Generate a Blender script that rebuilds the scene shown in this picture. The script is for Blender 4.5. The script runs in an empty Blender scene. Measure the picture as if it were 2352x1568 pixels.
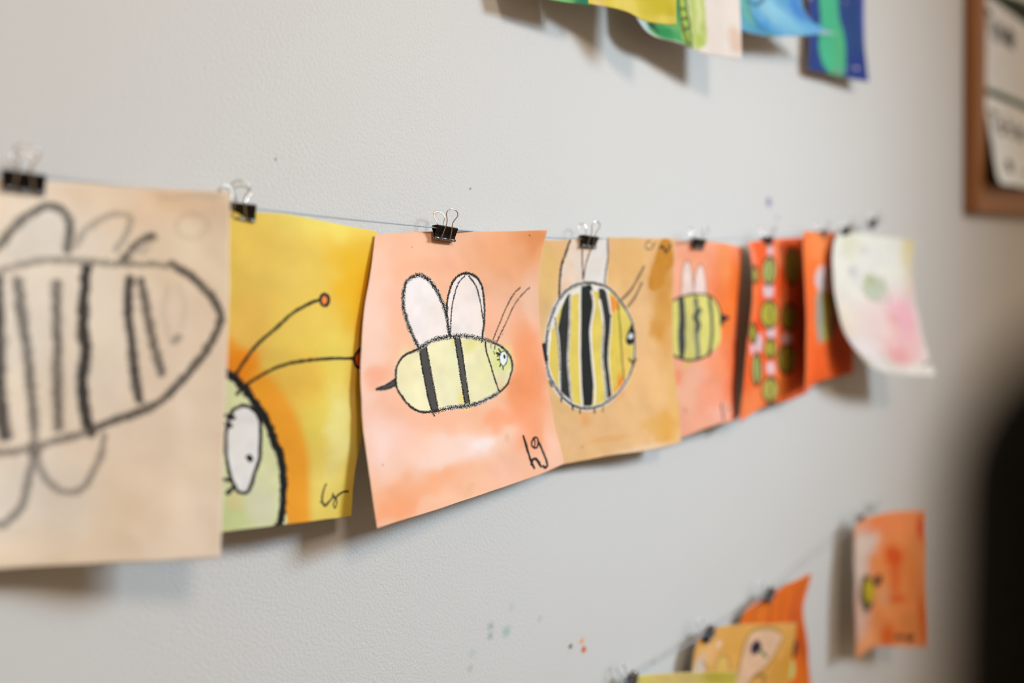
import bpy, bmesh, math, random
import numpy as np
from mathutils import Vector, Matrix
random.seed(3)
rng = np.random.default_rng(7)
C = bpy.context.scene.collection
sc = bpy.context.scene

# ------------------------------------------------------------ camera, light, exposure
WALL_DIST, EYE = 0.47, 1.35
BETA, PITCH = 0.708538, 0.039979
cd = bpy.data.cameras.new('camera'); cam = bpy.data.objects.new('camera', cd); C.objects.link(cam)
cam.location = (0, -WALL_DIST, EYE)
cam.rotation_euler = (math.pi / 2 - PITCH, 0, -BETA)
cd.sensor_width = 36; cd.lens = 36 * 1600 / 2352
cd.clip_start = 0.01; cd.clip_end = 50
cd.dof.use_dof = True; cd.dof.focus_distance = 0.545; cd.dof.aperture_fstop = 1.45
sc.camera = cam

w = bpy.data.worlds.new('room_light'); sc.world = w; w.use_nodes = True
w.node_tree.nodes['Background'].inputs[0].default_value = (1.0, 0.76, 0.53, 1)
w.node_tree.nodes['Background'].inputs[1].default_value = 0.35
def area(name, loc, target, size, power, col):
    l = bpy.data.lights.new(name, 'AREA'); l.shape = 'RECTANGLE'; l.size, l.size_y = size
    l.energy = power; l.color = col
    o = bpy.data.objects.new(name, l); C.objects.link(o); o.location = loc
    o.rotation_euler = (Vector(target) - Vector(loc)).to_track_quat('-Z', 'Y').to_euler()
    return o
key = area('window_daylight', (2.25, -2.8, 2.85), (0.50, 0, 1.20), (0.8, 0.8), 5.4, (0.715, 0.87, 1.0))
key.data.spread = math.radians(36)
area('warm_room_lamp', (0.1, -2.1, 2.75), (0.4, 0, 1.3), (0.4, 0.4), 17.5, (1.0, 0.81, 0.66))
sc.view_settings.view_transform = 'Standard'; sc.view_settings.look = 'None'
sc.view_settings.gamma = 1; sc.view_settings.use_curve_mapping = False
sc.view_settings.exposure = 0.36

# ------------------------------------------------------------ helpers
def lin(c):
    c = np.asarray(c, float) / 255
    return np.where(c <= .04045, c / 12.92, ((c + .055) / 1.055) ** 2.4)
def L(r, g, b): return tuple(float(x) for x in lin((r, g, b))) + (1,)
def mat(name, col, rough=.6, metal=0, bump=None, vary=0):
    m = bpy.data.materials.new(name); m.use_nodes = True; nt = m.node_tree; b = nt.nodes['Principled BSDF']
    b.inputs['Base Color'].default_value = col; b.inputs['Roughness'].default_value = rough; b.inputs['Metallic'].default_value = metal
    tc = nt.nodes.new('ShaderNodeTexCoord')
    if bump:
        n = nt.nodes.new('ShaderNodeTexNoise'); n.inputs['Scale'].default_value = bump[0]; nt.links.new(tc.outputs['Object'], n.inputs['Vector'])
        bp = nt.nodes.new('ShaderNodeBump'); bp.inputs['Strength'].default_value = bump[1]; bp.inputs['Distance'].default_value = bump[2]
        nt.links.new(n.outputs['Fac'], bp.inputs['Height']); nt.links.new(bp.outputs['Normal'], b.inputs['Normal'])
    if vary:
        n = nt.nodes.new('ShaderNodeTexNoise'); n.inputs['Scale'].default_value = 14; nt.links.new(tc.outputs['Object'], n.inputs['Vector'])
        mx = nt.nodes.new('ShaderNodeMix'); mx.data_type = 'RGBA'; mx.inputs['A'].default_value = col
        mx.inputs['B'].default_value = tuple(x * (1 - vary) for x in col[:3]) + (1,)
        nt.links.new(n.outputs['Fac'], mx.inputs['Factor']); nt.links.new(mx.outputs['Result'], b.inputs['Base Color'])
    return m
def link(name, bm, m, parent=None, smooth=False):
    me = bpy.data.meshes.new(name); bmesh.ops.recalc_face_normals(bm, faces=bm.faces); bm.to_mesh(me); bm.free()
    me.materials.append(m)
    if smooth:
        for p in me.polygons: p.use_smooth = True
    o = bpy.data.objects.new(name, me); C.objects.link(o)
    if parent: o.parent = parent
    return o
def box(bm, lo, hi, mtx=None, bevel=0):
    r = bmesh.ops.create_cube(bm, size=1)
    vs = r['verts']
    for v in vs: v.co = Vector([lo[i] + (v.co[i] + .5) * (hi[i] - lo[i]) for i in range(3)])
    if bevel:
        es = list({e for v in vs for e in v.link_edges})
        bmesh.ops.bevel(bm, geom=es, offset=bevel, segments=2, affect='EDGES')
    if mtx is not None:
        for v in bm.verts:
            if not v.tag: v.co = mtx @ v.co
    for v in bm.verts: v.tag = True
def tube(bm, pts, r, seg=8, closed=False):
    pts = [Vector(p) for p in pts]; n = len(pts); rings = []
    up = Vector((0, 0, 1)); t0 = (pts[1] - pts[0]).normalized()
    nrm = t0.cross(up); nrm = nrm.normalized() if nrm.length > 1e-3 else t0.cross(Vector((1, 0, 0))).normalized()
    for i, p in enumerate(pts):
        a = pts[max(i - 1, 0)]; b = pts[min(i + 1, n - 1)]; t = (b - a).normalized()
        nrm = (nrm - t * nrm.dot(t)).normalized(); bn = t.cross(nrm)
        rr = r[i] if isinstance(r, (list, tuple)) else r
        rings.append([bm.verts.new(p + (nrm * math.cos(2 * math.pi * k / seg) + bn * math.sin(2 * math.pi * k / seg)) * rr) for k in range(seg)])
    for i in range(n - 1):
        for k in range(seg):
            bm.faces.new((rings[i][k], rings[i][(k + 1) % seg], rings[i + 1][(k + 1) % seg], rings[i + 1][k]))
    bm.faces.new(rings[0][::-1]); bm.faces.new(rings[-1])
def spline(P, n):
    P = np.asarray(P, float)
    if len(P) == 2:
        t = np.linspace(0, 1, n)[:, None]; return P[0] * (1 - t) + P[1] * t
    Q = np.concatenate([[2 * P[0] - P[1]], P, [2 * P[-1] - P[-2]]]); m = len(P) - 1
    t = np.linspace(0, m, n); i = np.minimum(t.astype(int), m - 1); u = (t - i).reshape((-1,) + (1,) * (P.ndim - 1))
    a, b, c, d = Q[i], Q[i + 1], Q[i + 2], Q[i + 3]
    return .5 * (2 * b + (c - a) * u + (2 * a - 5 * b + 4 * c - d) * u * u + (3 * b - a - 3 * c + d) * u ** 3)
def empty(name, loc, label, cat, group=None):
    o = bpy.data.objects.new(name, None); C.objects.link(o); o.location = loc; o.empty_display_size = .02
    o['label'] = label; o['category'] = cat
    if group: o['group'] = group
    return o
def tag(o, label, cat, group=None):
    o['label'] = label; o['category'] = cat
    if group: o['group'] = group
def struct(o): o['kind'] = 'structure'; return o

# ------------------------------------------------------------ setting
SPOTS = [[0.1898,1.4552,0.0009,0.35,[120,120,130]],[0.8377,1.4932,0.0044,0.8,[96,100,140]],[0.8601,1.4751,0.0028,0.35,[130,130,160]],[0.8496,1.4573,0.0028,0.3,[130,130,160]],[0.378,1.075,0.0031,0.3,[130,152,145]],[0.3775,1.0665,0.0027,0.3,[125,142,142]],[0.3961,1.0648,0.004,0.38,[140,172,165]],[0.4023,1.085,0.0032,0.18,[150,180,175]],[0.3578,1.0573,0.0034,0.18,[150,172,165]],[0.3554,1.0447,0.0027,0.2,[140,145,142]],[0.4778,1.0254,0.0017,0.7,[110,95,70]],[0.4937,1.0257,0.0022,0.6,[220,150,90]],[0.4969,1.0163,0.0022,0.95,[196,90,26]],[0.3566,1.4547,0.0009,0.6,[110,110,110]],[0.4371,1.0649,0.0025,0.15,[150,150,150]],[0.6073,0.9669,0.0029,0.2,[140,140,140]],[0.3213,1.4308,0.0021,0.25,[205,175,155]]]
def wall_material():
    m = bpy.data.materials.new('painted_plaster'); m.use_nodes = True; nt = m.node_tree; N = nt.nodes; K = nt.links
    b = N['Principled BSDF']; b.inputs['Roughness'].default_value = .62
    tc = N.new('ShaderNodeTexCoord')
    def noise(scale, detail=2, rough=.5):
        n = N.new('ShaderNodeTexNoise'); n.inputs['Scale'].default_value = scale; n.inputs['Detail'].default_value = detail
        n.inputs['Roughness'].default_value = rough; K.new(tc.outputs['Object'], n.inputs['Vector']); return n
    def math_(op, a, b_=None, clamp=False):
        x = N.new('ShaderNodeMath'); x.operation = op; x.use_clamp = clamp
        for i, v in enumerate((a, b_)):
            if v is None: continue
            if isinstance(v, (int, float)): x.inputs[i].default_value = v
            else: K.new(v, x.inputs[i])
        return x.outputs[0]
    def mixc(fac, A, B):
        x = N.new('ShaderNodeMix'); x.data_type = 'RGBA'
        for s, v in (('Factor', fac), ('A', A), ('B', B)):
            if isinstance(v, (int, float, tuple)): x.inputs[s].default_value = v
            else: K.new(v, x.inputs[s])
        return x.outputs['Result']
    col = mixc(math_('MULTIPLY', noise(6).outputs['Fac'], 1.0), (.560, .558, .542, 1), (.538, .535, .521, 1))
    # stains left by painting hands: warped round spots at their places on the wall
    wn = noise(420, 3); sub = N.new('ShaderNodeVectorMath'); sub.operation = 'SUBTRACT'; sub.inputs[1].default_value = (.5, .5, .5); K.new(wn.outputs['Color'], sub.inputs[0])
    scl = N.new('ShaderNodeVectorMath'); scl.operation = 'SCALE'; scl.inputs['Scale'].default_value = .004; K.new(sub.outputs[0], scl.inputs[0])
    add = N.new('ShaderNodeVectorMath'); add.operation = 'ADD'; K.new(tc.outputs['Object'], add.inputs[0]); K.new(scl.outputs[0], add.inputs[1])
    gr = noise(900, 2)
    for x, z, r, a, c in SPOTS:
        d = N.new('ShaderNodeVectorMath'); d.operation = 'DISTANCE'; d.inputs[1].default_value = (x, 0, z); K.new(add.outputs[0], d.inputs[0])
        f = math_('MULTIPLY', math_('SUBTRACT', 1.3, math_('DIVIDE', d.outputs['Value'], r * 1.35), True), 2.6 * a, True)
        if r > .0025: f = math_('MULTIPLY', f, math_('MULTIPLY', gr.outputs['Fac'], 1.5), True)
        col = mixc(f, col, L(*c))
    K.new(col, b.inputs['Base Color'])
    mp = N.new('ShaderNodeMapping'); mp.inputs['Rotation'].default_value = (0, .6, 0); mp.inputs['Scale'].default_value = (1, 1, .8); K.new(tc.outputs['Object'], mp.inputs['Vector'])
    n1 = noise(500, 4, .62); n2 = noise(1500, 2); K.new(mp.outputs[0], n1.inputs['Vector'])
    h = math_('ADD', n1.outputs['Fac'], math_('MULTIPLY', n2.outputs['Fac'], .22))
    bp = N.new('ShaderNodeBump'); bp.inputs['Strength'].default_value = .55; bp.inputs['Distance'].default_value = .0013
    K.new(h, bp.inputs['Height']); K.new(bp.outputs['Normal'], b.inputs['Normal'])
    return m
bm = bmesh.new(); box(bm, (-2.5, 0, 0), (5.0, .12, 3.2)); struct(link('wall_back', bm, wall_material()))
bm = bmesh.new(); box(bm, (-2.5, -4.5, -.05), (5.0, .12, 0)); struct(link('floor', bm, mat('oak_floor', L(176, 140, 100), .45, vary=.3)))
bm = bmesh.new(); box(bm, (-2.5, -.014, 0), (5.0, 0.0, .08), bevel=.003); struct(link('baseboard_back', bm, mat('white_trim', L(225, 222, 215), .4, bump=(30, .1, .001))))

# ------------------------------------------------------------ painted sheets
def smooth_noise(x, y, cell, seed):
    g = np.random.default_rng(seed).random((64, 64))
    fx, fy = x / cell + 7.3, y / cell + 3.1
    ix, iy = np.floor(fx).astype(int), np.floor(fy).astype(int); u, v = fx - ix, fy - iy
    u, v = u * u * (3 - 2 * u), v * v * (3 - 2 * v)
    a = g[iy % 64, ix % 64]; b = g[iy % 64, (ix + 1) % 64]; c = g[(iy + 1) % 64, ix % 64]; d = g[(iy + 1) % 64, (ix + 1) % 64]
    return (a * (1 - u) + b * u) * (1 - v) + (c * (1 - u) + d * u) * v
def seg_dist(X, Y, pts):
    D = np.full(X.shape, 1e9)
    for (ax, ay), (bx, by) in zip(pts[:-1], pts[1:]):
        dx, dy = bx - ax, by - ay; l2 = dx * dx + dy * dy + 1e-9
        t = np.clip(((X - ax) * dx + (Y - ay) * dy) / l2, 0, 1)
        D = np.minimum(D, np.hypot(X - ax - t * dx, Y - ay - t * dy))
    return D
def window(X, Y, pts, pad):
    p = np.asarray(pts); x0, y0 = p.min(0) - pad; x1, y1 = p.max(0) + pad
    cols = np.nonzero((X[0] >= x0) & (X[0] <= x1))[0]; rows = np.nonzero((Y[:, 0] >= y0) & (Y[:, 0] <= y1))[0]
    if len(cols) == 0 or len(rows) == 0: return None
    return np.s_[rows[0]:rows[-1] + 1, cols[0]:cols[-1] + 1]
ALB = 1.04
def paint(S, X, Y, seed):
    col = np.ones(X.shape + (3,)) * lin(S['base'])
    ink = np.zeros(X.shape + (3,))
    n1 = smooth_noise(X, Y, 22, seed); n2 = smooth_noise(X, Y, 8, seed + 1); n3 = smooth_noise(X, Y, 3, seed + 2); n4 = smooth_noise(X, Y, .8, seed + 3); n5 = smooth_noise(X, Y, .45, seed + 9)
    wx = (smooth_noise(X, Y, 12, seed + 4) - .5) * 9 + (n3 - .5) * 3; wy = (smooth_noise(X, Y, 12, seed + 5) - .5) * 9 + (n2 - .5) * 4
    for it in S['items']:
        k = it[0]
        if k == 'b':
            _, cx, cy, rx, ry, c, a = it
            wf = min(1, min(rx, ry) / 9)
            q = np.hypot((X - cx + wx * wf) / rx, (Y - cy + wy * wf) / ry)
            al = (a / (1 + np.exp(np.clip((q - 1) * 5, -30, 30))))[..., None]
            col = col * (1 - al) + lin(c) * al
        elif k == 'f':
            _, c, soft, pts = it
            pts = [tuple(p) for p in spline(pts + [pts[0]], len(pts) * 4 + 1)]
            w_ = window(X, Y, pts, soft * 2)
            if w_ is None: continue
            x, y = X[w_], Y[w_]; D = seg_dist(x, y, pts); ins = np.zeros(x.shape, bool)
            for (ax, ay), (bx, by) in zip(pts[:-1], pts[1:]):
                if ay == by: continue
                hit = ((ay > y) != (by > y)) & (x < (bx - ax) * (y - ay) / (by - ay) + ax)
                ins ^= hit
            sd = np.where(ins, D, -D) + (n3[w_] - .5) * soft * .6
            al = np.clip(sd / soft + .5, 0, 1)[..., None]
            cc = lin(c) * (1 + (n2[w_][..., None] - .5) * .10)
            col[w_] = col[w_] * (1 - al) + cc * al
        else:
            pts = it[-1]; wd = it[2] if k == 'c' else it[1]
            pts = [tuple(p) for p in spline(pts, max(2, (len(pts) - 1) * 4 + 1))]
            w_ = window(X, Y, pts, wd * 1.3)
            if w_ is None: continue
            D = seg_dist(X[w_], Y[w_], pts)
            if k == 'c':
                al = (np.clip((wd / 2 - D) / (wd * .25) + .5, 0, 1) * it[3])[..., None]
                col[w_] = col[w_] * (1 - al) + lin(it[1]) * al
            elif k == 'w':
                al = np.clip((wd / 2 - D) / (wd * .3) + .5, 0, 1) * np.clip((n4[w_] * .6 + n5[w_] * .4 - (1 - it[2])) * 5 + .5, 0, 1)
                al = al[..., None]; col[w_] = col[w_] * (1 - al) + lin((232, 228, 222)) * al
            else:
                _, wd, op, grain, _p = it
                wv = wd * 1.2 * (1 + (n3[w_] - .5) * .5)
                c = np.clip(1 - D / wv, 0, 1); cur = ink[w_]; m = c > cur[..., 0]
                cur[m] = np.stack([c[m], np.full(m.sum(), grain), np.full(m.sum(), op)], -1); ink[w_] = cur
    mod = 1 + (n1 - .5) * .05 + (n2 - .5) * .035 + (n3 - .5) * .02
    col = col * mod[..., None] * (1 + (n1 - .5)[..., None] * np.array([0, -.02, -.08]))
    col = col * ALB; col = col * np.minimum(1, .94 / col.max(-1, keepdims=True))
    return np.clip(col, 0.004, .94), ink
def painted_paper():
    m = bpy.data.materials.new('painted_paper'); m.use_nodes = True; nt = m.node_tree; N = nt.nodes; K = nt.links
    b = N['Principled BSDF']; b.inputs['Roughness'].default_value = .8; b.inputs['Specular IOR Level'].default_value = .25
    a = N.new('ShaderNodeAttribute'); a.attribute_name = 'paint'
    i = N.new('ShaderNodeAttribute'); i.attribute_name = 'ink'
    sp = N.new('ShaderNodeSeparateColor'); K.new(i.outputs['Color'], sp.inputs[0])
    tc = N.new('ShaderNodeTexCoord')
    n = N.new('ShaderNodeTexNoise'); n.inputs['Scale'].default_value = 1500; n.inputs['Detail'].default_value = 2; K.new(tc.outputs['Object'], n.inputs['Vector'])
    def M(op, x, y, clamp=False):
        q = N.new('ShaderNodeMath'); q.operation = op; q.use_clamp = clamp
        for s, v in enumerate((x, y)):
            if isinstance(v, (int, float)): q.inputs[s].default_value = v
            else: K.new(v, q.inputs[s])
        return q.outputs[0]
    thr = M('MULTIPLY', M('MULTIPLY', M('SUBTRACT', n.outputs['Fac'], .46), 6.5), sp.outputs[1])
    thr = M('MAXIMUM', thr, -.07)
    f = M('MULTIPLY', M('SUBTRACT', M('SUBTRACT', sp.outputs[0], .46), thr), 7.0)
    f = M('ADD', f, .5, True)
    gate = M('MULTIPLY', sp.outputs[0], 12.0, True)
    f = M('MULTIPLY', M('MULTIPLY', f, gate), sp.outputs[2])
    mx = N.new('ShaderNodeMix'); mx.data_type = 'RGBA'; K.new(f, mx.inputs['Factor']); K.new(a.outputs['Color'], mx.inputs['A']); mx.inputs['B'].default_value = (.016, .016, .018, 1)
    K.new(mx.outputs['Result'], b.inputs['Base Color'])
    n2 = N.new('ShaderNodeTexNoise'); n2.inputs['Scale'].default_value = 700; n2.inputs['Detail'].default_value = 3; K.new(tc.outputs['Object'], n2.inputs['Vector'])
    bp = N.new('ShaderNodeBump'); bp.inputs['Strength'].default_value = .12; bp.inputs['Distance'].default_value = .0006; K.new(n2.outputs['Fac'], bp.inputs['Height']); K.new(bp.outputs['Normal'], b.inputs['Normal'])
    t = N.new('ShaderNodeBsdfTranslucent'); K.new(mx.outputs['Result'], t.inputs['Color'])
    ms = N.new('ShaderNodeMixShader'); ms.inputs[0].default_value = .24
    K.new(b.outputs[0], ms.inputs[1]); K.new(t.outputs[0], ms.inputs[2]); K.new(ms.outputs[0], N['Material Output'].inputs['Surface'])
    return m
PAPER = painted_paper()
BACK = mat('paper_back', L(226, 214, 196), .85, bump=(500, .15, .0005))
def sheet(name, S, seed, thick=.0003):
    W_, H_ = S['size']; cell = S['cell']; nu = int(W_ / cell / 8 + 1) * 8 + 1; nv = int(H_ / cell / 8 + 1) * 8 + 1
    G = np.asarray(S['grid']) / 1000
    P = spline(G, nv); P = np.swapaxes(spline(np.swapaxes(P, 0, 1), nu), 0, 1)
    X, Y = np.meshgrid(np.linspace(0, W_, nu), np.linspace(0, H_, nv))
    # paper cockles a little where the wash dried
    P[..., 1] += (smooth_noise(X, Y, 30, seed + 21) - .5) * .0022 + (smooth_noise(X, Y, 11, seed + 22) - .5) * .0006
    col, ink = paint(S, X, Y, seed)
    o0 = P.reshape(-1, 3).mean(0); Pf = P - o0
    du = np.gradient(P, axis=1); dv = np.gradient(P, axis=0); nr = np.cross(du, dv); nr /= np.linalg.norm(nr, axis=-1, keepdims=True)
    if nr[..., 1].mean() < 0: nr = -nr            # towards the wall
    B = Pf + nr * thick
    s = 8; ci = np.arange(0, nv, s); cj = np.arange(0, nu, s); Bc = B[np.ix_(ci, cj)]
    idx = np.arange(nv * nu).reshape(nv, nu)
    q = np.stack([idx[:-1, :-1], idx[1:, :-1], idx[1:, 1:], idx[:-1, 1:]], -1).reshape(-1, 4)
    bi = nv * nu + np.arange(len(ci) * len(cj)).reshape(len(ci), len(cj))
    qb = np.stack([bi[:-1, :-1], bi[:-1, 1:], bi[1:, 1:], bi[1:, :-1]], -1).reshape(-1, 4)
    loop = np.concatenate([idx[0, :-1], idx[:-1, -1], idx[-1, :0:-1], idx[:0:-1, 0]])
    lb = np.concatenate([B[0, :-1], B[:-1, -1], B[-1, :0:-1], B[:0:-1, 0]])
    ri = nv * nu + bi.size + np.arange(len(loop)); r2 = np.roll(ri, -1); l2 = np.roll(loop, -1)
    qr = np.stack([loop, l2, r2, ri], -1)
    V = np.concatenate([Pf.reshape(-1, 3), Bc.reshape(-1, 3), lb]); F = np.concatenate([q, qb, qr])
    me = bpy.data.meshes.new(name); me.vertices.add(len(V)); me.vertices.foreach_set('co', V.astype(np.float32).ravel())
    me.loops.add(len(F) * 4); me.loops.foreach_set('vertex_index', F.astype(np.int32).ravel())
    me.polygons.add(len(F)); me.polygons.foreach_set('loop_start', np.arange(0, len(F) * 4, 4, dtype=np.int32))
    me.materials.append(PAPER); me.materials.append(BACK)
    mi = np.zeros(len(F), np.int32); mi[len(q):] = 1; me.update(calc_edges=True)
    me.polygons.foreach_set('material_index', mi); me.polygons.foreach_set('use_smooth', np.ones(len(F), bool))
    for nm, arr in (('paint', col), ('ink', ink)):
        at = me.color_attributes.new(nm, 'FLOAT_COLOR', 'POINT'); full = np.ones((len(V), 4), np.float32); full[:, :3] = .7 if nm == 'paint' else 0
        full[:nv * nu, :3] = arr.reshape(-1, 3); at.data.foreach_set('color', full.ravel())
    o = bpy.data.objects.new(name, me); o.location = o0; C.objects.link(o)
    return o
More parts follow.
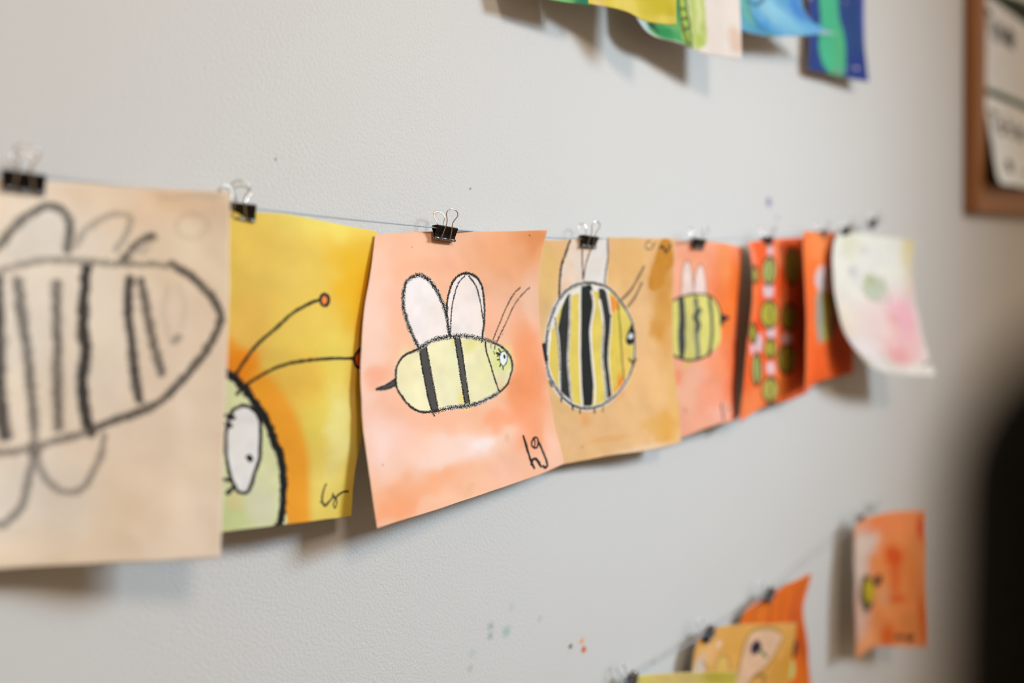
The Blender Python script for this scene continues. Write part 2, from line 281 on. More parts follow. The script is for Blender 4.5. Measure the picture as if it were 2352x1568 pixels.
SHEETS = {"tan":{"size":[177.54,200.91],"cell":0.8,"base":[245,228,206],"grid":[[[-29.2,-20.0,1414.9],[-14.3,-20.0,1415.9],[0.6,-20.0,1417.0],[15.4,-20.0,1418.3],[30.3,-19.4,1419.7],[45.1,-18.8,1421.0],[60.0,-20.0,1421.6],[74.4,-24.2,1421.6],[88.0,-29.3,1421.3],[101.4,-36.0,1421.0],[114.2,-43.3,1420.7],[127.2,-50.1,1420.5],[139.7,-58.0,1420.1]],[[-30.1,-18.1,1399.0],[-15.2,-18.8,1399.8],[-0.4,-19.4,1400.7],[14.4,-20.0,1401.7],[29.3,-20.0,1403.0],[44.1,-19.9,1404.0],[58.9,-21.5,1404.5],[73.3,-25.8,1404.4],[86.9,-30.9,1404.1],[100.3,-37.5,1403.8],[113.2,-44.5,1403.4],[126.2,-51.1,1403.1],[138.9,-58.7,1402.6]],[[-31.0,-16.5,1383.1],[-16.2,-17.7,1383.7],[-1.4,-18.8,1384.3],[13.4,-20.0,1385.2],[28.3,-20.5,1386.2],[43.1,-20.9,1387.1],[57.8,-22.8,1387.4],[72.2,-27.2,1387.2],[85.8,-32.3,1386.9],[99.1,-38.7,1386.5],[112.2,-45.6,1386.1],[125.3,-52.0,1385.7],[138.1,-59.4,1385.2]],[[-31.9,-14.5,1367.3],[-17.1,-16.5,1367.6],[-2.4,-18.2,1368.0],[12.4,-20.0,1368.7],[27.2,-21.2,1369.5],[42.0,-22.0,1370.1],[56.8,-24.4,1370.3],[71.0,-28.9,1370.0],[84.6,-33.9,1369.7],[98.0,-40.2,1369.3],[111.1,-46.9,1368.8],[124.3,-53.0,1368.4],[137.3,-60.1,1367.8]],[[-32.7,-12.7,1351.4],[-18.0,-15.3,1351.5],[-3.3,-17.5,1351.7],[11.4,-20.0,1352.1],[26.2,-21.8,1352.7],[41.0,-23.1,1353.1],[55.6,-25.8,1353.1],[69.9,-30.5,1352.9],[83.4,-35.5,1352.5],[96.8,-41.7,1352.1],[110.0,-48.2,1351.5],[123.3,-54.0,1351.0],[136.3,-60.8,1350.4]],[[-33.5,-11.3,1335.4],[-18.8,-14.4,1335.4],[-4.2,-17.1,1335.4],[10.5,-20.0,1335.6],[25.2,-22.2,1335.9],[40.0,-23.9,1336.1],[54.6,-27.0,1336.0],[68.8,-31.7,1335.6],[82.2,-36.7,1335.3],[95.6,-42.8,1334.8],[108.9,-49.1,1334.2],[122.2,-54.8,1333.7],[135.4,-61.4,1333.0]],[[-34.1,-10.0,1319.5],[-19.5,-13.6,1319.2],[-5.0,-16.6,1319.0],[9.7,-20.0,1319.0],[24.4,-22.6,1319.2],[39.0,-24.7,1319.1],[53.6,-28.0,1318.8],[67.7,-32.9,1318.4],[81.1,-37.9,1318.0],[94.5,-44.0,1317.6],[107.8,-50.2,1316.9],[121.2,-55.6,1316.3],[134.4,-62.0,1315.6]],[[-34.5,-9.2,1303.5],[-20.0,-13.0,1303.0],[-5.6,-16.4,1302.6],[9.0,-20.0,1302.4],[23.6,-22.9,1302.3],[38.2,-25.2,1302.1],[52.7,-28.7,1301.7],[66.7,-33.8,1301.2],[80.0,-38.9,1300.8],[93.4,-44.9,1300.3],[106.8,-51.0,1299.6],[120.1,-56.3,1298.9],[133.4,-62.5,1298.1]],[[-34.8,-8.8,1287.4],[-20.4,-12.8,1286.8],[-6.0,-16.2,1286.2],[8.4,-20.0,1285.7],[22.9,-23.0,1285.5],[37.5,-25.4,1285.1],[51.8,-29.1,1284.5],[65.8,-34.3,1283.9],[79.0,-39.5,1283.5],[92.3,-45.6,1283.0],[105.8,-51.6,1282.2],[119.1,-56.7,1281.6],[132.5,-62.8,1280.7]],[[-35.0,-8.5,1271.4],[-20.7,-12.6,1270.6],[-6.5,-16.1,1269.8],[7.9,-20.0,1269.1],[22.4,-23.1,1268.7],[36.8,-25.6,1268.0],[51.1,-29.4,1267.3],[64.9,-34.7,1266.7],[78.1,-40.0,1266.3],[91.4,-46.2,1265.7],[104.8,-52.2,1264.9],[118.2,-57.2,1264.2],[131.6,-63.1,1263.3]],[[-35.1,-8.4,1255.4],[-21.0,-12.5,1254.4],[-6.8,-16.1,1253.4],[7.4,-20.0,1252.4],[21.8,-23.2,1251.8],[36.2,-25.7,1251.0],[50.4,-29.6,1250.1],[64.1,-35.1,1249.4],[77.2,-40.5,1249.0],[90.4,-46.8,1248.5],[103.9,-52.7,1247.6],[117.3,-57.6,1246.8],[130.8,-63.4,1245.8]],[[-35.3,-8.2,1239.3],[-21.2,-12.4,1238.2],[-7.2,-16.0,1237.0],[7.0,-20.0,1235.8],[21.3,-23.2,1235.0],[35.6,-25.8,1233.9],[49.7,-29.7,1232.9],[63.3,-35.4,1232.1],[76.3,-41.0,1231.8],[89.5,-47.4,1231.2],[103.0,-53.2,1230.2],[116.4,-58.0,1229.4],[129.9,-63.7,1228.4]],[[-35.4,-8.0,1223.3],[-21.5,-12.3,1221.9],[-7.6,-15.9,1220.5],[6.5,-20.0,1219.2],[20.7,-23.3,1218.1],[35.0,-26.0,1216.9],[48.9,-30.0,1215.7],[62.4,-35.8,1214.9],[75.3,-41.5,1214.5],[88.5,-48.0,1213.9],[102.0,-53.7,1212.9],[115.4,-58.5,1212.0],[129.0,-64.0,1211.0]]],"items":[["b",89.2,65.5,45.15,59.35,[238,233,223],0.75],["b",80.1,166.7,32.9,24.8,[238,233,223],0.8],["b",136.4,162.0,28.8,25.5,[240,223,201],0.5],["b",159.9,49.0,20.8,52.55,[246,232,210],0.7],["b",136.1,9.4,44.6,9.6,[238,208,174],0.6],["b",167.8,158.0,9.2,18.9,[246,234,212],0.6],["b",114.2,13.1,19.2,9.5,[246,234,212],0.5],["b",78.5,189.1,23.2,9.0,[238,221,199],0.4],["f",[234,229,219],6,[[65.9,42.9],[72.7,24.8],[86.6,13.8],[94.6,19.2],[95.3,40.0],[77.0,42.9]]],["b",150.3,73.1,13.6,21.3,[232,212,192],0.35],["k",3.2,0.68,0.5,[[24.8,86.1],[40.5,62.4],[55.5,51.8],[66.1,47.9],[79.9,43.3],[94.3,41.7],[115.1,42.6],[137.0,42.1],[148.3,42.7]]],["k",4.0,0.85,0.25,[[147.1,41.8],[157.6,47.9],[167.1,57.0],[173.2,67.5],[172.3,75.9],[165.7,89.3],[154.7,103.7],[143.7,115.5],[132.9,121.5],[118.0,127.1],[107.3,131.9]]],["k",3.4,0.72,0.35,[[107.3,131.9],[91.2,136.7],[81.5,139.8],[68.4,140.9],[47.1,139.7],[30.1,125.7],[24.8,86.1]]],["k",3.8,0.8,0.3,[[55.5,51.8],[60.4,40.7],[65.6,33.9],[72.6,23.6],[81.8,15.2],[87.6,13.1],[93.6,16.9],[95.8,23.7],[95.1,36.1]]],["k",3.2,0.42,0.4,[[98.1,34.1],[103.9,24.4],[114.3,16.7],[121.9,15.5],[125.2,18.4],[123.3,26.8],[118.1,34.6]]],["k",4.5,0.85,0.4,[[122.0,41.6],[125.8,35.7],[130.0,30.3],[136.1,26.9]]],["k",4,0.35,0.6,[[125.8,36.2],[132.3,34.7],[133.3,31.1]]],["k",4.2,0.8,0.35,[[73.6,52.5],[75.3,65.6],[78.4,85.9],[80.8,106.1],[83.2,127.5]]],["k",4.2,0.8,0.35,[[90.4,54.0],[91.3,70.0],[92.3,88.2],[92.2,99.5],[94.0,128.9]]],["k",4.6,0.95,0.15,[[104.5,44.7],[103.5,60.5],[103.5,78.9],[105.2,91.5],[104.0,106.3],[106.2,122.3],[109.0,131.9]]],["k",4.2,0.93,0.25,[[125.8,50.9],[125.3,64.5],[128.0,85.5],[130.4,104.1],[132.7,115.0]]],["k",4.2,0.8,0.3,[[131.7,51.4],[134.3,64.2],[138.2,82.9],[143.5,100.6]]],["k",5,0.9,0.2,[[64.8,51.9],[66.8,87.8],[68.0,114.6],[70.5,132.5]]],["k",4,0.85,0.3,[[53.9,55.1],[56.7,87.4],[58.4,136.2]]],["k",3.2,0.6,0.35,[[83.1,141.6],[84.6,147.1],[89.6,157.0],[97.7,162.9],[106.0,161.0],[111.1,152.1],[114.6,143.1],[115.6,133.5]]],["k",3.4,0.65,0.3,[[82.9,128.6],[83.1,142.1],[80.8,155.5],[78.2,168.8],[72.6,176.3],[68.8,178.3],[57.8,171.7],[52.4,144.6]]],["k",5,0.8,0.2,[[82.7,138.0],[83.3,143.2]]],["k",3,0.13,0.5,[[156.8,13.1],[163.9,15.2],[165.8,19.9],[160.6,26.2],[151.3,25.4],[148.9,19.5],[153.4,13.8]]],["k",3,0.13,0.5,[[140.5,4.4],[147.4,5.2],[156.6,2.8],[170.7,3.2]]],["k",3,0.12,0.5,[[145.2,54.3],[143.3,66.2],[146.0,80.3]]],["k",3,0.1,0.5,[[150.8,52.9],[154.5,63.5],[152.6,75.4]]],["k",4,0.5,0.3,[[149.5,83.3],[151.2,81.3]]]]},
"yellow":{"size":[151.7,206.03],"cell":0.5,"base":[234,206,97],"grid":[[[104.0,-16.0,1416.0],[117.0,-17.3,1416.0],[130.0,-18.5,1416.0],[142.9,-20.0,1415.4],[155.8,-22.2,1414.6],[168.6,-24.2,1414.6],[181.5,-26.0,1414.9],[194.5,-27.2,1414.1],[207.5,-27.7,1412.8],[220.5,-27.0,1411.7],[233.3,-24.3,1410.8],[245.8,-20.9,1410.3],[258.3,-17.0,1409.8]],[[102.7,-15.4,1398.9],[115.7,-17.1,1399.0],[128.7,-18.5,1399.1],[141.7,-20.5,1398.6],[154.5,-23.3,1397.9],[167.4,-25.9,1397.9],[180.2,-28.3,1398.2],[193.3,-29.7,1397.4],[206.3,-30.3,1396.2],[219.3,-29.8,1395.0],[232.0,-27.1,1394.1],[244.5,-23.7,1393.5],[257.0,-19.7,1392.8]],[[101.5,-14.9,1381.9],[114.4,-16.9,1382.1],[127.3,-18.6,1382.2],[140.2,-21.0,1381.8],[153.0,-24.3,1381.3],[165.7,-27.4,1381.3],[178.6,-30.3,1381.5],[191.5,-32.0,1380.7],[204.5,-32.7,1379.6],[217.5,-32.2,1378.5],[230.2,-29.5,1377.5],[242.6,-26.1,1376.7],[255.0,-22.1,1375.9]],[[100.2,-14.4,1364.9],[112.9,-16.7,1365.1],[125.7,-18.7,1365.3],[138.4,-21.5,1365.0],[151.0,-25.4,1364.7],[163.6,-29.1,1364.8],[176.3,-32.4,1365.0],[189.1,-34.4,1364.2],[202.0,-35.3,1363.2],[214.8,-34.9,1362.0],[227.4,-32.2,1361.0],[239.5,-28.8,1360.1],[251.8,-24.7,1359.2]],[[98.9,-14.0,1347.9],[111.4,-16.6,1348.2],[124.1,-18.9,1348.4],[136.6,-22.0,1348.3],[149.0,-26.3,1348.1],[161.4,-30.4,1348.2],[173.9,-34.1,1348.3],[186.6,-36.3,1347.7],[199.3,-37.4,1346.7],[212.0,-37.1,1345.5],[224.4,-34.6,1344.4],[236.3,-31.1,1343.4],[248.4,-27.1,1342.4]],[[97.7,-13.8,1330.9],[110.0,-16.7,1331.2],[122.5,-19.2,1331.5],[134.8,-22.5,1331.5],[147.0,-26.9,1331.5],[159.2,-31.1,1331.6],[171.6,-34.9,1331.8],[184.1,-37.4,1331.1],[196.6,-38.7,1330.2],[209.1,-38.7,1329.1],[221.4,-36.4,1327.9],[233.1,-33.1,1326.8],[245.0,-29.2,1325.6]],[[96.6,-13.8,1313.8],[108.7,-16.9,1314.2],[121.0,-19.5,1314.6],[133.2,-23.0,1314.7],[145.2,-27.4,1314.8],[157.3,-31.6,1315.1],[169.5,-35.5,1315.1],[181.9,-38.3,1314.5],[194.3,-40.0,1313.7],[206.7,-40.4,1312.6],[218.8,-38.3,1311.3],[230.4,-35.2,1310.1],[242.1,-31.6,1308.8]],[[95.6,-13.8,1296.8],[107.6,-17.1,1297.3],[119.7,-19.9,1297.6],[131.7,-23.5,1297.8],[143.7,-27.9,1298.2],[155.6,-31.9,1298.4],[167.7,-35.8,1298.4],[180.0,-38.8,1297.8],[192.3,-40.8,1297.0],[204.6,-41.5,1295.9],[216.6,-39.7,1294.6],[228.1,-36.8,1293.2],[239.7,-33.4,1291.9]],[[94.6,-14.0,1279.7],[106.5,-17.4,1280.3],[118.5,-20.3,1280.6],[130.4,-24.0,1281.0],[142.2,-28.3,1281.4],[154.1,-32.1,1281.7],[166.1,-36.0,1281.6],[178.3,-39.1,1281.1],[190.5,-41.2,1280.3],[202.8,-42.0,1279.2],[214.6,-40.2,1277.8],[226.0,-37.4,1276.2],[237.5,-34.0,1274.7]],[[93.7,-14.4,1262.7],[105.4,-17.8,1263.3],[117.3,-20.8,1263.7],[129.0,-24.5,1264.1],[140.6,-28.7,1264.7],[152.3,-32.5,1265.0],[164.1,-36.1,1264.9],[176.2,-39.1,1264.4],[188.3,-41.0,1263.7],[200.4,-41.6,1262.6],[212.1,-39.7,1261.1],[223.3,-36.6,1259.4],[234.6,-33.1,1257.8]],[[92.7,-14.9,1245.6],[104.2,-18.4,1246.3],[115.9,-21.4,1246.8],[127.5,-25.0,1247.3],[138.9,-29.1,1248.1],[150.4,-32.7,1248.4],[162.1,-36.1,1248.3],[174.0,-38.7,1247.8],[185.9,-40.3,1247.1],[197.9,-40.5,1246.1],[209.4,-38.1,1244.5],[220.4,-34.8,1242.7],[231.5,-30.8,1240.9]],[[91.8,-15.4,1228.6],[103.3,-18.9,1229.3],[115.0,-21.9,1229.8],[126.5,-25.5,1230.5],[138.0,-29.4,1231.4],[149.5,-32.9,1231.8],[161.2,-36.1,1231.5],[173.1,-38.3,1231.1],[185.1,-39.5,1230.5],[197.1,-39.3,1229.4],[208.7,-36.5,1227.8],[219.6,-32.8,1225.8],[230.8,-28.5,1223.9]],[[90.8,-16.0,1211.6],[102.4,-19.5,1212.3],[114.2,-22.5,1212.9],[125.9,-26.0,1213.6],[137.4,-29.8,1214.7],[149.0,-33.1,1215.1],[160.8,-36.0,1214.8],[172.9,-37.8,1214.4],[185.1,-38.7,1213.8],[197.2,-38.0,1212.7],[208.9,-34.8,1211.0],[219.9,-30.8,1208.9],[231.2,-26.0,1206.9]]],"items":[["b",110.3,-1.8,41.4,15.5,[240,228,118],0.8],["b",137.1,43.1,24.3,34.65,[233,182,29],1],["b",148.8,67.4,13.1,47.1,[230,159,26],0.9],["b",70.9,32.3,23.4,34.8,[235,203,101],0.6],["b",120.3,23.0,14.45,9.35,[233,188,42],0.5],["b",59.2,78.0,14.85,22.6,[240,195,97],0.7],["b",111.4,117.9,26.7,32.3,[233,217,95],0.7],["b",140.8,108.2,10.65,27.25,[228,174,42],0.7],["b",129.2,147.3,10.1,33.2,[236,224,143],0.9],["b",113.1,185.8,17.7,18.15,[238,217,116],0.6],["b",96.2,112.4,20.1,17.3,[240,186,74],0.6],["b",147.3,194.3,9.5,19.25,[232,201,63],0.6],["c",[244,167,44],26,0.95,[[45.8,94.4],[61.9,111.8],[75.7,126.5],[88.3,149.4],[96.3,172.8],[98.5,211.2]]],["b",57.5,103.2,10.0,11.2,[244,148,26],0.9],["f",[226,231,182],1,[[29.8,110.1],[50.4,107.9],[58.1,111.6],[63.5,116.1],[73.3,129.2],[82.7,147.8],[90.2,169.5],[91.8,186.9],[90.6,212.9],[33.8,208.0]]],["b",77.9,191.2,8.2,17.05,[226,228,201],0.8],["b",60.6,195.0,7.95,11.15,[209,224,159],0.7],["b",63.1,187.0,4.25,5.6,[232,217,159],0.7],["f",[240,240,242],0.5,[[62.1,125.8],[68.1,128.4],[72.9,134.7],[74.6,146.0],[75.2,160.0],[73.1,171.1],[70.1,180.7],[65.7,182.2],[61.0,177.8],[57.0,166.8],[54.2,152.8],[54.0,139.0],[56.7,129.5]]],["k",4.2,1,0.12,[[38.7,97.0],[46.3,101.3],[54.0,106.4],[62.1,114.6],[70.5,126.3],[76.9,136.3],[82.8,149.2],[88.3,160.8],[91.8,175.3],[92.4,189.9],[90.5,202.7],[88.6,207.4]]],["k",1.9,1,0.1,[[62.1,125.8],[68.1,128.4],[72.9,134.7],[74.6,146.0],[75.2,160.0],[73.1,171.1],[70.1,180.7],[65.7,182.2],[61.0,177.8],[57.0,166.8],[54.2,152.8],[54.0,139.0],[56.7,129.5],[62.1,125.8]]],["k",3,1,0,[[68.8,159.6],[69.5,161.1]]],["k",2.4,1,0.1,[[52.5,131.7],[57.2,133.7]]],["k",2.2,1,0.1,[[52.3,136.6],[56.0,138.6]]],["k",2.2,1,0.1,[[54.7,172.1],[58.2,173.1]]],["k",2.4,1,0.1,[[56.9,181.2],[61.0,177.3]]],["k",1.8,0.97,0.1,[[56.5,106.5],[60.9,97.8],[67.5,86.8],[76.8,77.0],[86.4,66.4],[97.0,58.7],[103.5,55.4]]],["k",1.8,0.97,0.1,[[62.5,113.5],[71.7,107.3],[84.2,100.5],[97.8,97.3],[116.1,95.0],[136.9,94.0]]],["k",2,1,0.1,[[58.6,118.6],[62.1,114.6]]],["f",[246,146,74],0.3,[[106.2,51.5],[108.8,52.4],[109.4,56.0],[107.8,58.9],[105.0,58.5],[103.8,55.4],[104.5,52.3]]],["k",1.9,1,0.1,[[106.2,51.2],[109.1,52.3],[109.7,55.9],[107.8,59.2],[105.0,58.5],[103.8,55.4],[104.5,52.3],[106.2,51.2]]],["f",[230,103,29],0.3,[[139.6,88.0],[144.0,88.4],[147.2,93.3],[146.0,98.9],[140.9,99.6],[137.0,94.9]]],["k",2,1,0.1,[[141.3,87.3],[137.8,90.6],[136.6,94.9],[139.6,99.7],[145.2,99.5],[148.1,93.2],[143.9,87.8],[141.3,87.3]]],["k",1.3,0.97,0.1,[[123.6,181.1],[121.5,185.8],[120.7,191.9],[123.2,196.1],[127.2,193.6],[131.3,189.5]]],["k",1,0.9,0.1,[[119.6,193.3],[121.2,193.1]]],["k",1.3,0.97,0.1,[[130.3,188.2],[132.8,191.1],[136.3,189.1],[141.1,187.2],[146.3,187.2]]],["k",1.2,0.97,0.1,[[134.1,190.2],[135.2,195.0],[133.5,198.4],[131.6,195.8],[133.3,192.1]]]]},
